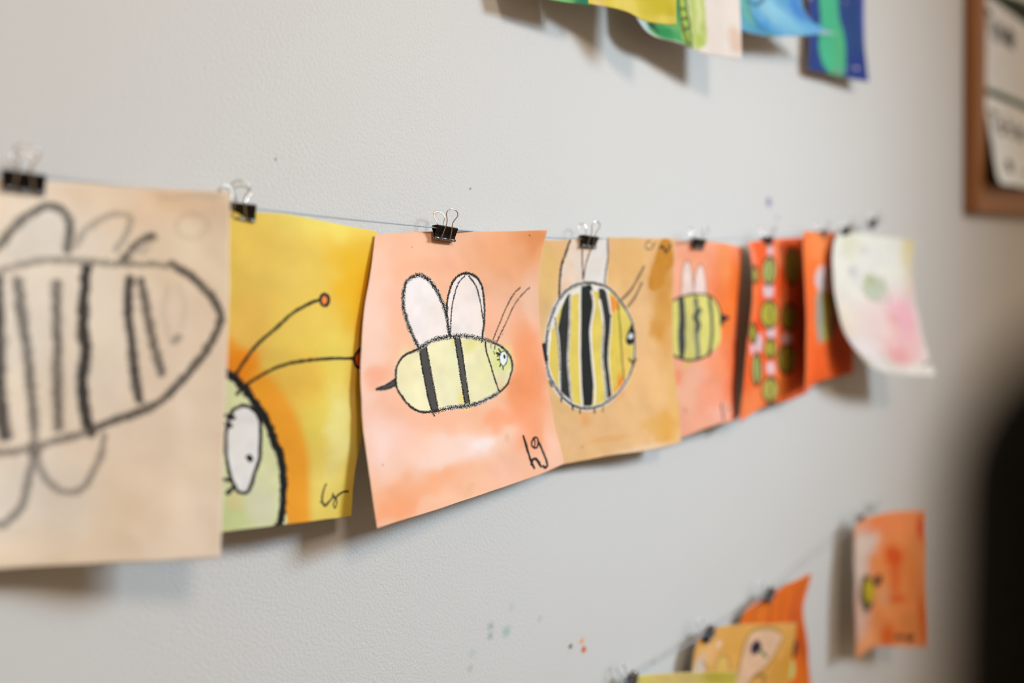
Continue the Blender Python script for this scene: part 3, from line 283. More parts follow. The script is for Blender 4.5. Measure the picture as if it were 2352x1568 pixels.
"peach":{"size":[189.41,211.9],"cell":0.37,"base":[248,196,163],"grid":[[[254.0,-22.0,1406.8],[267.6,-20.1,1408.8],[281.1,-18.3,1410.8],[294.7,-16.7,1412.5],[308.5,-16.0,1414.0],[322.2,-16.6,1415.1],[335.9,-18.1,1415.9],[349.6,-20.2,1416.7],[363.3,-21.9,1417.6],[376.9,-23.9,1418.7],[390.5,-26.0,1419.8],[404.1,-27.8,1421.0],[417.7,-30.0,1422.2]],[[249.1,-26.4,1390.6],[262.8,-23.9,1392.4],[276.4,-21.7,1394.1],[290.1,-19.4,1395.7],[304.0,-18.1,1397.0],[317.8,-18.1,1398.0],[331.6,-18.9,1398.8],[345.4,-20.2,1399.6],[359.1,-21.3,1400.4],[372.9,-22.6,1401.4],[386.6,-24.2,1402.6],[400.3,-25.5,1403.9],[414.0,-27.1,1405.2]],[[244.4,-30.3,1374.3],[258.3,-27.3,1375.9],[272.2,-24.6,1377.4],[286.2,-21.8,1378.7],[300.3,-20.0,1379.9],[314.4,-19.4,1380.8],[328.5,-19.5,1381.5],[342.5,-20.2,1382.2],[356.6,-20.8,1382.9],[370.6,-21.5,1383.9],[384.6,-22.5,1385.0],[398.6,-23.5,1386.3],[412.6,-24.5,1387.7]],[[239.2,-34.6,1358.2],[253.7,-31.0,1359.5],[268.1,-27.9,1360.8],[282.7,-24.5,1361.9],[297.3,-22.1,1362.9],[312.0,-20.9,1363.6],[326.6,-20.3,1364.2],[341.2,-20.2,1364.8],[355.8,-20.2,1365.5],[370.4,-20.4,1366.4],[385.0,-20.8,1367.5],[399.5,-21.3,1368.8],[414.1,-21.8,1370.2]],[[234.9,-38.1,1341.7],[250.0,-34.2,1342.8],[265.0,-30.7,1343.8],[280.1,-26.9,1344.7],[295.3,-24.0,1345.5],[310.5,-22.3,1346.1],[325.7,-21.2,1346.7],[340.9,-20.5,1347.3],[356.1,-20.0,1347.9],[371.3,-19.7,1348.8],[386.5,-19.7,1349.8],[401.6,-19.9,1351.2],[416.7,-19.9,1352.7]],[[231.9,-40.5,1324.7],[247.4,-36.3,1325.6],[262.9,-32.6,1326.4],[278.4,-28.6,1327.2],[294.1,-25.4,1327.9],[309.7,-23.5,1328.4],[325.4,-21.9,1328.9],[341.0,-20.9,1329.5],[356.7,-20.2,1330.1],[372.3,-19.6,1330.9],[388.0,-19.4,1332.0],[403.6,-19.4,1333.5],[419.2,-19.3,1335.1]],[[229.9,-42.6,1307.4],[245.8,-38.3,1308.2],[261.7,-34.5,1308.9],[277.6,-30.3,1309.5],[293.6,-26.9,1310.0],[309.7,-24.7,1310.5],[325.7,-22.9,1311.0],[341.8,-21.5,1311.6],[357.8,-20.5,1312.3],[373.9,-19.8,1313.1],[389.9,-19.5,1314.2],[405.9,-19.4,1315.8],[421.9,-19.2,1317.5]],[[229.6,-44.4,1290.0],[245.8,-40.0,1290.6],[261.9,-36.1,1291.2],[278.2,-31.9,1291.7],[294.5,-28.3,1292.1],[310.8,-26.0,1292.6],[327.1,-23.9,1293.1],[343.5,-22.3,1293.7],[359.8,-21.2,1294.4],[376.2,-20.4,1295.2],[392.6,-20.0,1296.4],[408.9,-19.9,1298.1],[425.1,-19.6,1299.9]],[[230.2,-45.9,1272.6],[246.6,-41.5,1273.1],[263.0,-37.6,1273.5],[279.5,-33.3,1273.9],[296.0,-29.8,1274.3],[312.6,-27.3,1274.7],[329.2,-25.1,1275.2],[345.7,-23.3,1275.8],[362.3,-22.0,1276.6],[379.0,-21.0,1277.4],[395.6,-20.6,1278.7],[412.1,-20.3,1280.5],[428.6,-20.0,1282.5]],[[231.5,-47.6,1255.2],[248.1,-43.3,1255.6],[264.7,-39.5,1255.9],[281.4,-35.3,1256.2],[298.1,-31.7,1256.4],[314.9,-29.2,1256.8],[331.7,-26.7,1257.4],[348.5,-24.7,1258.0],[365.3,-23.3,1258.8],[382.2,-22.1,1259.7],[399.0,-21.4,1261.0],[415.8,-21.0,1263.0],[432.5,-20.4,1265.1]],[[233.1,-49.2,1237.9],[249.9,-45.0,1238.1],[266.8,-41.4,1238.3],[283.7,-37.4,1238.5],[300.6,-33.8,1238.7],[317.6,-31.3,1239.0],[334.6,-28.7,1239.6],[351.6,-26.5,1240.3],[368.7,-24.9,1241.1],[385.8,-23.5,1242.1],[402.9,-22.5,1243.4],[419.9,-21.8,1245.5],[436.8,-20.9,1247.8]],[[234.9,-50.5,1220.5],[251.9,-46.5,1220.6],[269.0,-43.0,1220.7],[286.1,-39.1,1220.8],[303.3,-35.7,1220.9],[320.6,-33.1,1221.3],[337.8,-30.5,1221.9],[355.1,-28.2,1222.6],[372.4,-26.4,1223.5],[389.7,-24.8,1224.5],[407.1,-23.5,1226.0],[424.3,-22.6,1228.2],[441.5,-21.4,1230.7]],[[236.6,-52.0,1203.2],[253.8,-48.2,1203.2],[271.2,-44.9,1203.1],[288.5,-41.2,1203.1],[306.0,-37.9,1203.2],[323.4,-35.3,1203.5],[340.9,-32.5,1204.1],[358.4,-30.0,1204.9],[376.0,-28.1,1205.8],[393.6,-26.2,1206.9],[411.2,-24.7,1208.5],[428.7,-23.5,1210.8],[446.2,-22.0,1213.5]]],"items":[["b",160.1,17.1,46.55,20.7,[240,167,109],0.95],["b",177.2,6.3,21.0,11.65,[234,153,92],0.9],["b",126.9,25.4,44.5,21.9,[247,186,144],0.6],["b",18.9,8.6,23.8,10.75,[250,192,159],0.5],["b",169.2,120.4,21.8,40.75,[252,163,111],0.9],["b",157.6,137.4,18.75,18.3,[252,159,105],0.7],["b",159.1,172.3,18.55,22.0,[251,165,117],0.8],["b",7.6,81.4,16.65,63.8,[247,211,193],0.9],["b",23.5,151.2,23.15,24.2,[247,206,189],0.8],["b",86.4,172.3,46.6,11.5,[244,215,201],0.95],["b",107.9,173.7,12.2,6.8,[243,227,222],0.9],["b",11.6,152.2,11.15,17.9,[245,215,204],0.7],["b",39.0,192.5,45.8,8.6,[251,180,134],0.8],["b",17.5,203.3,17.8,7.45,[252,169,117],0.8],["b",39.0,131.7,28.7,10.85,[250,190,157],0.6],["b",132.8,196.9,26.8,10.65,[249,196,168],0.7],["b",86.7,204.7,7.5,4.55,[222,178,123],0.4],["b",180.8,194.7,5.85,22.7,[248,202,178],0.7],["b",183.1,65.1,10.65,18.9,[245,204,178],0.7],["b",16.8,107.0,12.05,7.65,[252,178,144],0.8],["b",65.8,28.2,43.0,7.0,[251,190,153],0.6],["b",70.9,146.0,29.65,6.5,[251,188,155],0.6],["b",132.1,155.6,18.1,8.85,[252,165,117],0.7],["b",134.2,76.1,9.75,14.3,[250,188,157],0.5],["b",26.7,57.3,11.45,13.4,[250,194,168],0.5],["b",133.8,172.6,2.7,3.55,[190,155,126],0.25],["f",[241,233,231],0.6,[[55.5,91.3],[45.0,74.0],[38.8,58.9],[38.2,45.9],[41.8,38.3],[52.2,35.4],[61.7,38.0],[71.5,46.2],[79.5,57.4],[84.7,68.6],[88.3,85.0]]],["f",[241,231,228],0.6,[[89.0,85.6],[86.2,74.1],[85.1,60.9],[87.2,48.7],[91.7,39.8],[100.2,35.4],[109.3,35.5],[119.1,40.2],[125.1,49.6],[126.8,62.3],[124.8,78.1],[121.9,90.9]]],["b",66.7,69.6,13.65,13.45,[238,227,222],0.5],["f",[238,232,193],0.6,[[32.3,110.4],[34.1,102.6],[41.2,96.2],[55.5,92.4],[69.7,87.1],[83.9,85.3],[98.5,85.0],[113.2,87.0],[125.7,90.0],[137.0,93.7],[145.7,99.1],[151.7,106.8],[152.4,115.1],[149.2,121.8],[144.1,129.4],[134.8,134.6],[121.5,138.0],[106.3,140.4],[92.0,140.0],[77.8,139.7],[64.1,140.0],[52.0,138.3],[43.3,132.9],[37.4,126.0],[32.9,118.4]]],["b",41.9,106.7,10.8,14.15,[238,227,178],0.7],["b",87.5,111.1,8.85,20.05,[236,235,191],0.8],["b",98.5,136.3,5.3,6.75,[234,221,115],0.7],["b",114.3,92.6,9.3,7.0,[228,219,126],0.7],["b",120.8,117.8,11.45,17.5,[233,229,172],0.6],["b",140.6,105.5,11.85,10.75,[216,225,136],0.8],["b",138.7,123.5,5.6,7.15,[228,219,178],0.8],["b",139.7,131.0,5.55,5.35,[244,196,147],0.6],["b",93.8,87.8,4.55,4.05,[228,221,84],0.5],["f",[78,77,74],0.5,[[58.1,91.5],[63.3,90.0],[66.5,101.6],[68.3,112.2],[70.2,132.4],[70.3,139.8],[64.1,140.0],[62.1,127.2],[60.1,111.4],[58.1,100.8]]],["f",[88,86,82],0.5,[[93.8,85.8],[98.5,85.6],[100.7,98.8],[101.7,120.9],[101.8,139.8],[98.0,140.1],[97.6,125.9],[96.2,103.9]]],["f",[75,76,76],0.4,[[31.5,112.3],[22.7,115.1],[13.7,116.9],[23.8,117.7],[32.4,116.4]]],["w",3,0.8,[[55.5,91.3],[45.0,74.0],[38.8,58.9],[38.2,45.9],[41.8,38.3]]],["w",3,0.7,[[52.2,35.4],[61.7,38.0],[71.5,46.2],[79.5,57.4],[84.7,68.6],[88.3,85.0]]],["w",3.2,0.9,[[55.5,92.4],[69.7,87.1],[83.9,85.3],[98.5,85.0],[113.2,87.0],[125.7,90.0]]],["w",2.4,0.6,[[137.0,93.7],[145.7,99.1],[151.7,106.8],[152.4,115.1],[149.2,121.8]]],["w",3.2,0.8,[[134.8,134.6],[121.5,138.0],[106.3,140.4],[92.0,140.0],[77.8,139.7]]],["k",3.1,1,0.42,[[55.5,91.3],[45.0,74.0],[38.8,58.9],[38.2,45.9],[41.8,38.3],[52.2,35.4],[61.7,38.0],[71.5,46.2],[79.5,57.4],[84.7,68.6],[88.3,85.0]]],["k",2.1,1,0.3,[[89.0,85.6],[86.2,74.1],[85.1,60.9],[87.2,48.7],[91.7,39.8],[100.2,35.4],[109.3,35.5],[119.1,40.2],[125.1,49.6],[126.8,62.3],[124.8,78.1],[121.9,90.9]]],["k",1.4,0.95,0.4,[[89.1,82.9],[89.9,68.8],[91.6,57.8],[96.5,43.2],[103.4,37.1]]],["k",1.3,0.95,0.3,[[108.0,37.2],[117.2,46.0],[122.2,57.5],[124.2,72.4]]],["k",2.9,1,0.58,[[55.5,92.4],[69.7,87.1],[83.9,85.3],[98.5,85.0],[113.2,87.0],[125.7,90.0],[137.0,93.7]]],["k",2,1,0.3,[[137.0,93.7],[145.7,99.1],[151.7,106.8],[152.4,115.1],[149.2,121.8],[144.1,129.4],[134.8,134.6],[121.5,138.0],[106.3,140.4]]],["k",2.8,1,0.58,[[134.8,134.6],[121.5,138.0],[106.3,140.4],[92.0,140.0],[77.8,139.7],[64.1,140.0]]],["k",1.8,1,0.25,[[77.8,139.7],[64.1,140.0],[52.0,138.3],[43.3,132.9],[37.4,126.0],[32.9,118.4],[32.3,110.4],[34.1,102.6],[41.2,96.2],[55.5,92.4]]],["k",1.5,1,0.4,[[57.2,91.5],[58.1,100.8],[60.1,111.4],[62.1,127.2],[64.1,138.9],[65.6,143.1]]],["k",1.6,0.95,0.6,[[63.3,90.0],[66.5,101.6],[68.4,113.2],[70.2,132.4],[70.4,141.4]]],["k",1.5,1,0.4,[[93.5,85.8],[95.9,103.9],[97.3,125.9],[97.8,140.9]]],["k",1.3,1,0.4,[[98.5,85.8],[100.7,98.8],[102.0,120.9],[102.3,140.4]]],["k",1.5,1,0.3,[[125.7,90.4],[125.9,98.5],[129.1,110.2],[131.7,122.0],[135.4,133.8]]],["k",1.3,1,0.3,[[32.2,111.8],[22.7,115.1],[13.7,116.9],[23.7,117.9],[32.4,116.4]]],["k",1.25,0.95,0.4,[[134.2,90.1],[142.8,76.9],[153.0,62.4],[160.4,53.5],[167.3,49.0]]],["k",1.25,0.95,0.5,[[137.8,92.7],[149.0,78.5],[161.0,63.0],[169.5,55.3],[178.8,50.0]]],["f",[240,249,250],0.25,[[144.4,101.1],[146.7,102.1],[147.8,105.5],[147.3,109.1],[144.9,111.8],[142.4,112.6],[140.4,110.2],[140.0,106.1],[141.4,102.3]]],["k",0.9,0.95,0.35,[[144.5,100.8],[147.2,102.1],[148.2,105.5],[147.2,109.5],[144.9,112.1],[142.3,113.0],[139.9,110.1],[139.5,106.1],[140.9,102.2],[144.5,100.8]]],["k",2,1,0,[[145.0,104.8],[145.1,106.3]]],["k",1.3,1,0.1,[[139.4,98.5],[141.5,101.6]]],["k",1.4,1,0.1,[[137.1,101.9],[140.3,103.3]]],["k",1.1,1,0.1,[[137.0,107.3],[139.4,107.2]]],["k",1.1,1,0.1,[[140.3,110.9],[139.0,112.9]]],["k",1.2,0.9,0.1,[[142.3,113.3],[141.9,115.8]]],["k",1,1,0.1,[[137.3,104.4],[140.4,102.6]]],["k",1.2,1,0.2,[[142.8,98.1],[145.2,99.0]]],["k",1.2,0.6,0.5,[[131.2,92.8],[131.4,96.7]]],["k",1.1,0.95,0.2,[[136.0,93.5],[135.1,98.1]]],["k",1,0.8,0.4,[[133.5,99.8],[134.7,102.0]]],["k",2.1,1,0.1,[[151.5,174.8],[153.1,187.6],[154.0,196.6],[155.8,204.8]]],["k",2.2,1,0.1,[[153.7,200.9],[156.6,197.3],[160.0,197.9],[161.9,201.4],[163.1,205.4]]],["k",1.5,1,0.1,[[161.6,179.7],[164.8,179.4],[167.1,181.5],[166.5,184.9],[163.9,188.3],[160.9,187.8],[158.8,185.3],[159.7,181.8],[162.1,180.5]]],["k",1.2,1,0.1,[[163.6,180.9],[162.5,185.0],[161.0,187.4]]],["k",2.0,1,0.1,[[166.7,183.1],[168.0,187.9],[169.3,194.8],[170.6,203.6],[169.9,207.3],[167.3,207.9],[165.6,206.2]]],["k",0.8,0.9,0,[[168.8,3.9],[169.8,4.5]]],["c",[220,93,63],1,0.7,[[41.9,11.9],[42.3,12.8]]],["c",[190,124,63],1,0.8,[[11.9,169.8],[12.6,170.3]]],["c",[200,113,52],1,0.7,[[145.3,86.3],[144.8,87.3]]]]},
"ochre":{"size":[188.58,210.08],"cell":0.5,"base":[231,189,135],"grid":[[[412.2,-12.0,1415.8],[428.5,-13.3,1415.9],[444.9,-14.5,1416.5],[461.1,-16.0,1418.1],[477.3,-18.0,1420.1],[493.4,-20.0,1421.7],[509.6,-22.0,1423.0],[525.9,-23.8,1424.0],[542.2,-25.1,1424.9],[558.6,-26.0,1425.7],[575.0,-25.7,1426.7],[591.3,-24.9,1427.8],[607.6,-24.0,1428.9]],[[413.3,-12.5,1398.8],[429.5,-13.9,1398.8],[445.6,-15.0,1399.5],[461.7,-16.5,1400.9],[477.7,-18.4,1402.8],[493.7,-20.1,1404.2],[509.7,-21.9,1405.4],[525.8,-23.5,1406.4],[541.9,-24.6,1407.2],[558.1,-25.4,1408.0],[574.3,-25.2,1409.0],[590.4,-24.6,1410.0],[606.6,-23.9,1411.0]],[[414.5,-13.0,1381.7],[430.5,-14.3,1381.8],[446.5,-15.5,1382.4],[462.4,-17.0,1383.7],[478.2,-18.7,1385.5],[494.0,-20.3,1386.8],[509.9,-21.9,1387.9],[525.8,-23.2,1388.8],[541.7,-24.1,1389.5],[557.7,-24.8,1390.2],[573.7,-24.7,1391.2],[589.7,-24.3,1392.2],[605.7,-23.9,1393.2]],[[415.5,-13.5,1364.6],[431.4,-14.9,1364.8],[447.2,-16.1,1365.3],[463.0,-17.5,1366.5],[478.7,-19.1,1368.2],[494.4,-20.5,1369.4],[510.2,-21.9,1370.4],[525.9,-22.9,1371.2],[541.7,-23.7,1371.8],[557.6,-24.2,1372.5],[573.5,-24.3,1373.4],[589.4,-24.1,1374.3],[605.2,-23.9,1375.3]],[[416.3,-14.0,1347.5],[432.1,-15.4,1347.7],[447.9,-16.6,1348.2],[463.6,-18.0,1349.4],[479.2,-19.5,1350.9],[494.8,-20.8,1352.0],[510.4,-22.0,1352.9],[526.1,-22.9,1353.5],[541.8,-23.5,1354.1],[557.6,-24.0,1354.7],[573.4,-24.2,1355.6],[589.2,-24.1,1356.5],[604.9,-24.0,1357.4]],[[417.0,-14.5,1330.4],[432.7,-15.9,1330.7],[448.4,-17.1,1331.2],[464.1,-18.5,1332.2],[479.7,-19.9,1333.5],[495.2,-21.2,1334.5],[510.8,-22.3,1335.3],[526.4,-23.2,1335.9],[542.1,-23.7,1336.3],[557.8,-24.1,1336.9],[573.5,-24.3,1337.8],[589.3,-24.2,1338.6],[605.0,-24.2,1339.5]],[[417.5,-15.1,1313.3],[433.2,-16.5,1313.6],[448.9,-17.7,1314.1],[464.6,-19.1,1315.0],[480.1,-20.5,1316.2],[495.7,-21.7,1317.1],[511.3,-22.9,1317.8],[526.9,-23.7,1318.3],[542.5,-24.1,1318.6],[558.2,-24.5,1319.2],[573.9,-24.6,1320.0],[589.7,-24.6,1320.8],[605.4,-24.5,1321.6]],[[418.2,-15.7,1296.3],[433.9,-17.1,1296.5],[449.6,-18.3,1297.0],[465.2,-19.7,1297.8],[480.8,-21.1,1298.9],[496.4,-22.3,1299.7],[511.9,-23.5,1300.3],[527.5,-24.3,1300.6],[543.1,-24.8,1300.9],[558.8,-25.2,1301.4],[574.5,-25.3,1302.2],[590.3,-25.2,1302.9],[606.0,-25.1,1303.7]],[[419.3,-16.0,1279.2],[434.9,-17.4,1279.5],[450.6,-18.6,1279.9],[466.2,-20.0,1280.6],[481.7,-21.5,1281.5],[497.3,-22.7,1282.2],[512.8,-24.0,1282.8],[528.4,-24.9,1283.0],[543.9,-25.5,1283.2],[559.6,-26.0,1283.7],[575.3,-26.1,1284.4],[590.9,-26.0,1285.1],[606.6,-25.9,1285.9]],[[420.9,-16.1,1262.1],[436.5,-17.5,1262.5],[452.1,-18.7,1262.9],[467.6,-20.1,1263.5],[483.1,-21.7,1264.3],[498.6,-23.1,1264.9],[514.0,-24.5,1265.3],[529.5,-25.7,1265.5],[545.0,-26.5,1265.6],[560.5,-27.2,1266.0],[576.1,-27.5,1266.7],[591.7,-27.5,1267.4],[607.4,-27.6,1268.1]],[[423.0,-16.1,1245.2],[438.4,-17.5,1245.5],[453.9,-18.7,1245.9],[469.3,-20.1,1246.4],[484.7,-21.8,1247.1],[500.1,-23.4,1247.6],[515.4,-25.0,1247.9],[530.7,-26.6,1248.0],[546.1,-27.8,1248.0],[561.5,-28.8,1248.4],[577.0,-29.4,1249.1],[592.5,-29.5,1249.6],[608.0,-29.7,1250.3]],[[425.2,-16.1,1228.2],[440.5,-17.4,1228.6],[455.7,-18.5,1228.9],[471.0,-20.1,1229.4],[486.2,-21.9,1229.9],[501.3,-23.6,1230.3],[516.5,-25.5,1230.5],[531.6,-27.4,1230.5],[546.8,-28.9,1230.5],[562.0,-30.3,1230.8],[577.3,-31.1,1231.4],[592.6,-31.4,1232.0],[607.9,-31.7,1232.6]],[[427.3,-16.0,1211.2],[442.3,-17.3,1211.7],[457.2,-18.5,1212.0],[472.2,-20.0,1212.3],[487.1,-22.0,1212.7],[501.9,-23.8,1213.0],[516.8,-26.0,1213.2],[531.6,-28.3,1213.0],[546.4,-30.2,1212.9],[561.3,-32.0,1213.2],[576.3,-33.0,1213.9],[591.3,-33.5,1214.4],[606.3,-34.0,1215.0]]],"items":[["b",19.7,35.6,10.95,32.05,[222,186,118],0.9],["b",23.2,84.1,12.7,24.25,[226,196,146],0.7],["b",114.7,23.1,23.55,25.2,[224,180,110],0.7],["b",173.1,76.4,19.0,52.95,[214,158,74],0.9],["b",168.3,41.0,20.5,30.75,[202,140,50],0.6],["f",[201,137,44],1.5,[[146.1,49.0],[147.0,40.4],[155.8,18.9],[163.6,2.4],[178.6,1.4],[185.7,12.5],[186.9,27.2],[176.8,34.6],[170.1,47.6],[154.6,52.7]]],["b",162.0,93.3,11.45,8.75,[206,140,52],0.8],["b",112.1,137.3,18.75,17.0,[236,190,136],0.8],["b",151.0,145.0,27.6,34.6,[232,186,128],0.7],["b",165.5,190.9,17.15,17.4,[222,166,76],0.95],["b",145.0,185.9,13.25,8.65,[224,172,88],0.7],["b",54.2,171.8,6.4,9.25,[233,168,100],0.7],["b",77.7,194.0,33.85,2.55,[230,172,110],0.7],["b",39.3,188.9,21.4,12.65,[235,193,142],0.7],["b",130.5,207.2,38.35,3.0,[236,210,180],0.7],["b",32.7,141.9,10.35,24.6,[226,190,130],0.5],["b",184.0,166.6,8.8,35.3,[226,182,100],0.6],["f",[232,212,192],1,[[44.9,0.6],[66.9,0.0],[59.4,37.7],[44.4,46.7],[29.4,56.0],[30.8,35.8],[35.8,19.7]]],["b",55.0,20.9,7.6,12.25,[226,214,206],0.7],["b",38.2,46.2,7.65,8.15,[236,190,150],0.7],["f",[226,222,216],1,[[60.3,39.8],[65.2,21.7],[73.6,0.7],[89.8,0.7],[90.3,22.7],[85.7,45.4],[69.8,42.5]]],["f",[226,206,98],0.5,[[61.3,41.6],[72.6,42.7],[89.0,47.6],[103.4,58.6],[115.6,71.6],[123.0,84.6],[126.1,104.0],[123.7,120.9],[115.5,135.4],[102.0,147.2],[86.4,155.6],[71.8,160.0],[55.1,160.5],[39.5,155.2],[27.2,145.5],[17.9,132.3],[12.8,117.8],[12.3,99.7],[15.8,81.7],[22.8,63.8],[32.7,52.0],[46.1,43.9],[61.3,41.6]]],["f",[235,232,226],0.6,[[61.3,42.4],[86.2,47.9],[88.9,52.6],[61.5,49.4],[37.6,56.4],[23.7,76.0],[15.1,111.9],[20.7,128.5],[12.9,115.8],[13.0,95.7],[20.6,67.8],[35.3,52.2]]],["f",[222,200,96],0.5,[[19.8,81.9],[23.8,84.1],[27.0,100.5],[26.0,124.8],[24.1,137.8],[18.1,128.3],[18.3,100.0]]],["f",[238,150,66],1,[[92.9,55.3],[101.0,59.8],[103.2,73.3],[93.6,77.0]]],["f",[222,200,88],1,[[93.7,72.9],[104.4,73.3],[107.2,136.9],[90.3,150.5]]],["b",101.9,140.8,5.45,9.3,[232,130,40],0.9],["b",94.0,148.7,5.9,5.9,[236,160,60],0.7],["b",113.1,124.6,7.6,17.0,[230,195,100],0.8],["f",[48,50,47],0.4,[[26.3,84.2],[33.8,60.2],[44.1,51.1],[41.3,85.3],[38.4,109.6],[37.9,126.0],[37.1,152.8],[27.2,145.5],[26.0,124.8],[26.5,100.4]]],["f",[34,38,35],0.4,[[57.1,42.4],[68.2,43.7],[70.3,59.1],[66.4,87.7],[66.1,104.2],[67.9,129.3],[65.1,145.7],[61.7,159.7],[51.5,158.4],[51.6,135.8],[55.0,86.6]]],["f",[46,46,44],0.4,[[77.3,47.9],[86.2,50.8],[92.6,72.8],[88.8,106.1],[88.3,139.7],[87.8,153.2],[79.5,155.8],[82.6,130.7],[80.7,105.5],[82.1,76.4],[78.1,59.5]]],["w",2.6,0.8,[[44.1,51.1],[40.8,85.2],[37.9,109.5],[37.7,130.0],[38.2,151.7]]],["w",2.6,0.75,[[56.0,43.5],[53.4,86.4],[51.1,127.4],[50.6,156.6]]],["w",2.8,0.75,[[69.0,50.7],[71.3,63.3],[66.4,87.7],[67.3,112.6],[67.9,137.7],[65.7,158.5]]],["w",3,0.8,[[78.1,59.5],[81.9,80.5],[80.7,105.5],[80.9,130.6],[81.4,153.9]]],["w",2,0.6,[[93.0,77.0],[89.9,106.2],[88.9,139.7],[89.8,150.4]]],["w",2.6,0.8,[[23.9,71.9],[27.4,92.4],[27.6,116.8],[25.6,139.1]]],["w",2.4,0.8,[[88.4,52.6],[92.6,72.8]]],["w",5.5,0.9,[[39.5,155.2],[27.2,145.5],[17.9,132.3],[12.8,117.8],[12.3,99.7],[15.8,81.7],[22.8,63.8],[32.7,52.0],[46.1,43.9],[61.3,41.6]]],["w",4.5,0.85,[[115.5,135.4],[102.0,147.2],[86.4,155.6],[71.8,160.0],[55.1,160.5],[39.5,155.2]]],["w",3.6,0.8,[[61.3,41.6],[72.6,42.7],[89.0,47.6],[103.4,58.6],[115.6,71.6],[123.0,84.6],[126.1,104.0],[123.7,120.9],[115.5,135.4]]],["k",2.1,1,0.25,[[61.3,41.6],[72.6,42.7],[89.0,47.6],[103.4,58.6],[115.6,71.6],[123.0,84.6],[126.1,104.0],[123.7,120.9],[115.5,135.4]]],["k",2.1,1,0.3,[[115.5,135.4],[102.0,147.2],[86.4,155.6],[71.8,160.0],[55.1,160.5],[39.5,155.2],[27.2,145.5],[17.9,132.3]]],["k",3.2,1,0.6,[[27.2,145.5],[17.9,132.3],[12.8,117.8],[12.3,99.7],[15.8,81.7],[22.8,63.8],[32.7,52.0],[46.1,43.9],[61.3,41.6]]],["k",1.5,0.95,0.7,[[23.9,71.9],[27.2,96.4],[27.8,120.9],[26.5,141.3]]],["k",1.4,1,0.3,[[103.4,60.7],[104.7,86.0],[107.1,111.5],[108.2,139.2]]],["k",1.4,0.8,0.8,[[44.1,51.1],[40.8,85.2],[37.9,109.5],[37.7,130.0],[38.2,151.7]]],["k",1.4,0.8,0.8,[[81.9,80.5],[80.7,105.5],[80.9,130.6],[81.4,153.9]]],["f",[38,36,36],0.4,[[121.1,83.2],[125.5,89.0],[126.5,96.3],[124.2,103.0],[117.6,104.4],[113.4,100.8],[115.0,93.2],[117.7,88.6]]],["f",[225,228,232],0.4,[[119.5,92.5],[123.3,94.4],[123.2,97.8],[119.3,98.1],[116.1,96.7]]],["k",1.8,1,0.1,[[118.0,118.0],[122.9,122.2],[127.1,118.6]]],["k",1.6,1,0.2,[[122.9,121.7],[123.3,125.2]]],["f",[38,38,38],0.4,[[6.6,95.4],[13.0,95.7],[14.2,110.2],[7.8,109.8]]],["w",2,0.7,[[13.0,95.7],[15.1,111.9]]],["k",2.4,1,0.35,[[44.9,0.6],[40.3,11.8],[35.1,22.9],[31.5,39.8],[29.6,52.7]]],["k",1.3,0.9,0.2,[[58.9,11.0],[58.9,25.4],[59.3,38.5]]],["k",1.3,0.9,0.2,[[69.2,10.4],[63.1,23.6],[59.9,37.8]]],["k",1.5,0.85,0.2,[[89.2,1.1],[90.3,18.5],[87.6,30.9],[85.2,43.3]]],["k",2.4,0.8,0.25,[[108.2,60.0],[121.7,50.5],[130.6,39.2],[138.2,28.2]]],["k",2.2,0.8,0.25,[[116.8,67.0],[126.9,57.9],[136.0,44.4]]],["k",1.5,0.7,0.2,[[146.7,2.9],[140.9,4.7],[139.3,8.6],[142.8,11.1],[148.8,10.7],[152.7,7.7]]],["k",1.3,0.6,0.2,[[147.8,7.2],[155.9,4.6]]],["k",2.4,0.9,0.1,[[162.1,9.8],[167.2,8.5],[174.4,13.8],[181.4,6.7]]],["k",1.6,1,0.1,[[26.1,146.6],[25.8,149.9]]],["k",1.6,1,0.1,[[38.0,154.1],[39.2,159.3]]],["k",1.6,1,0.1,[[48.3,158.8],[47.3,163.7]]],["k",1.6,1,0.1,[[65.6,160.1],[65.1,166.0]]],["k",1.2,0.7,0.1,[[76.9,159.7],[75.7,166.4]]],["k",2,0.8,0.1,[[14.5,130.4],[16.2,134.6]]],["k",1.2,0.35,0.3,[[45.8,197.1],[48.6,196.2]]]]},
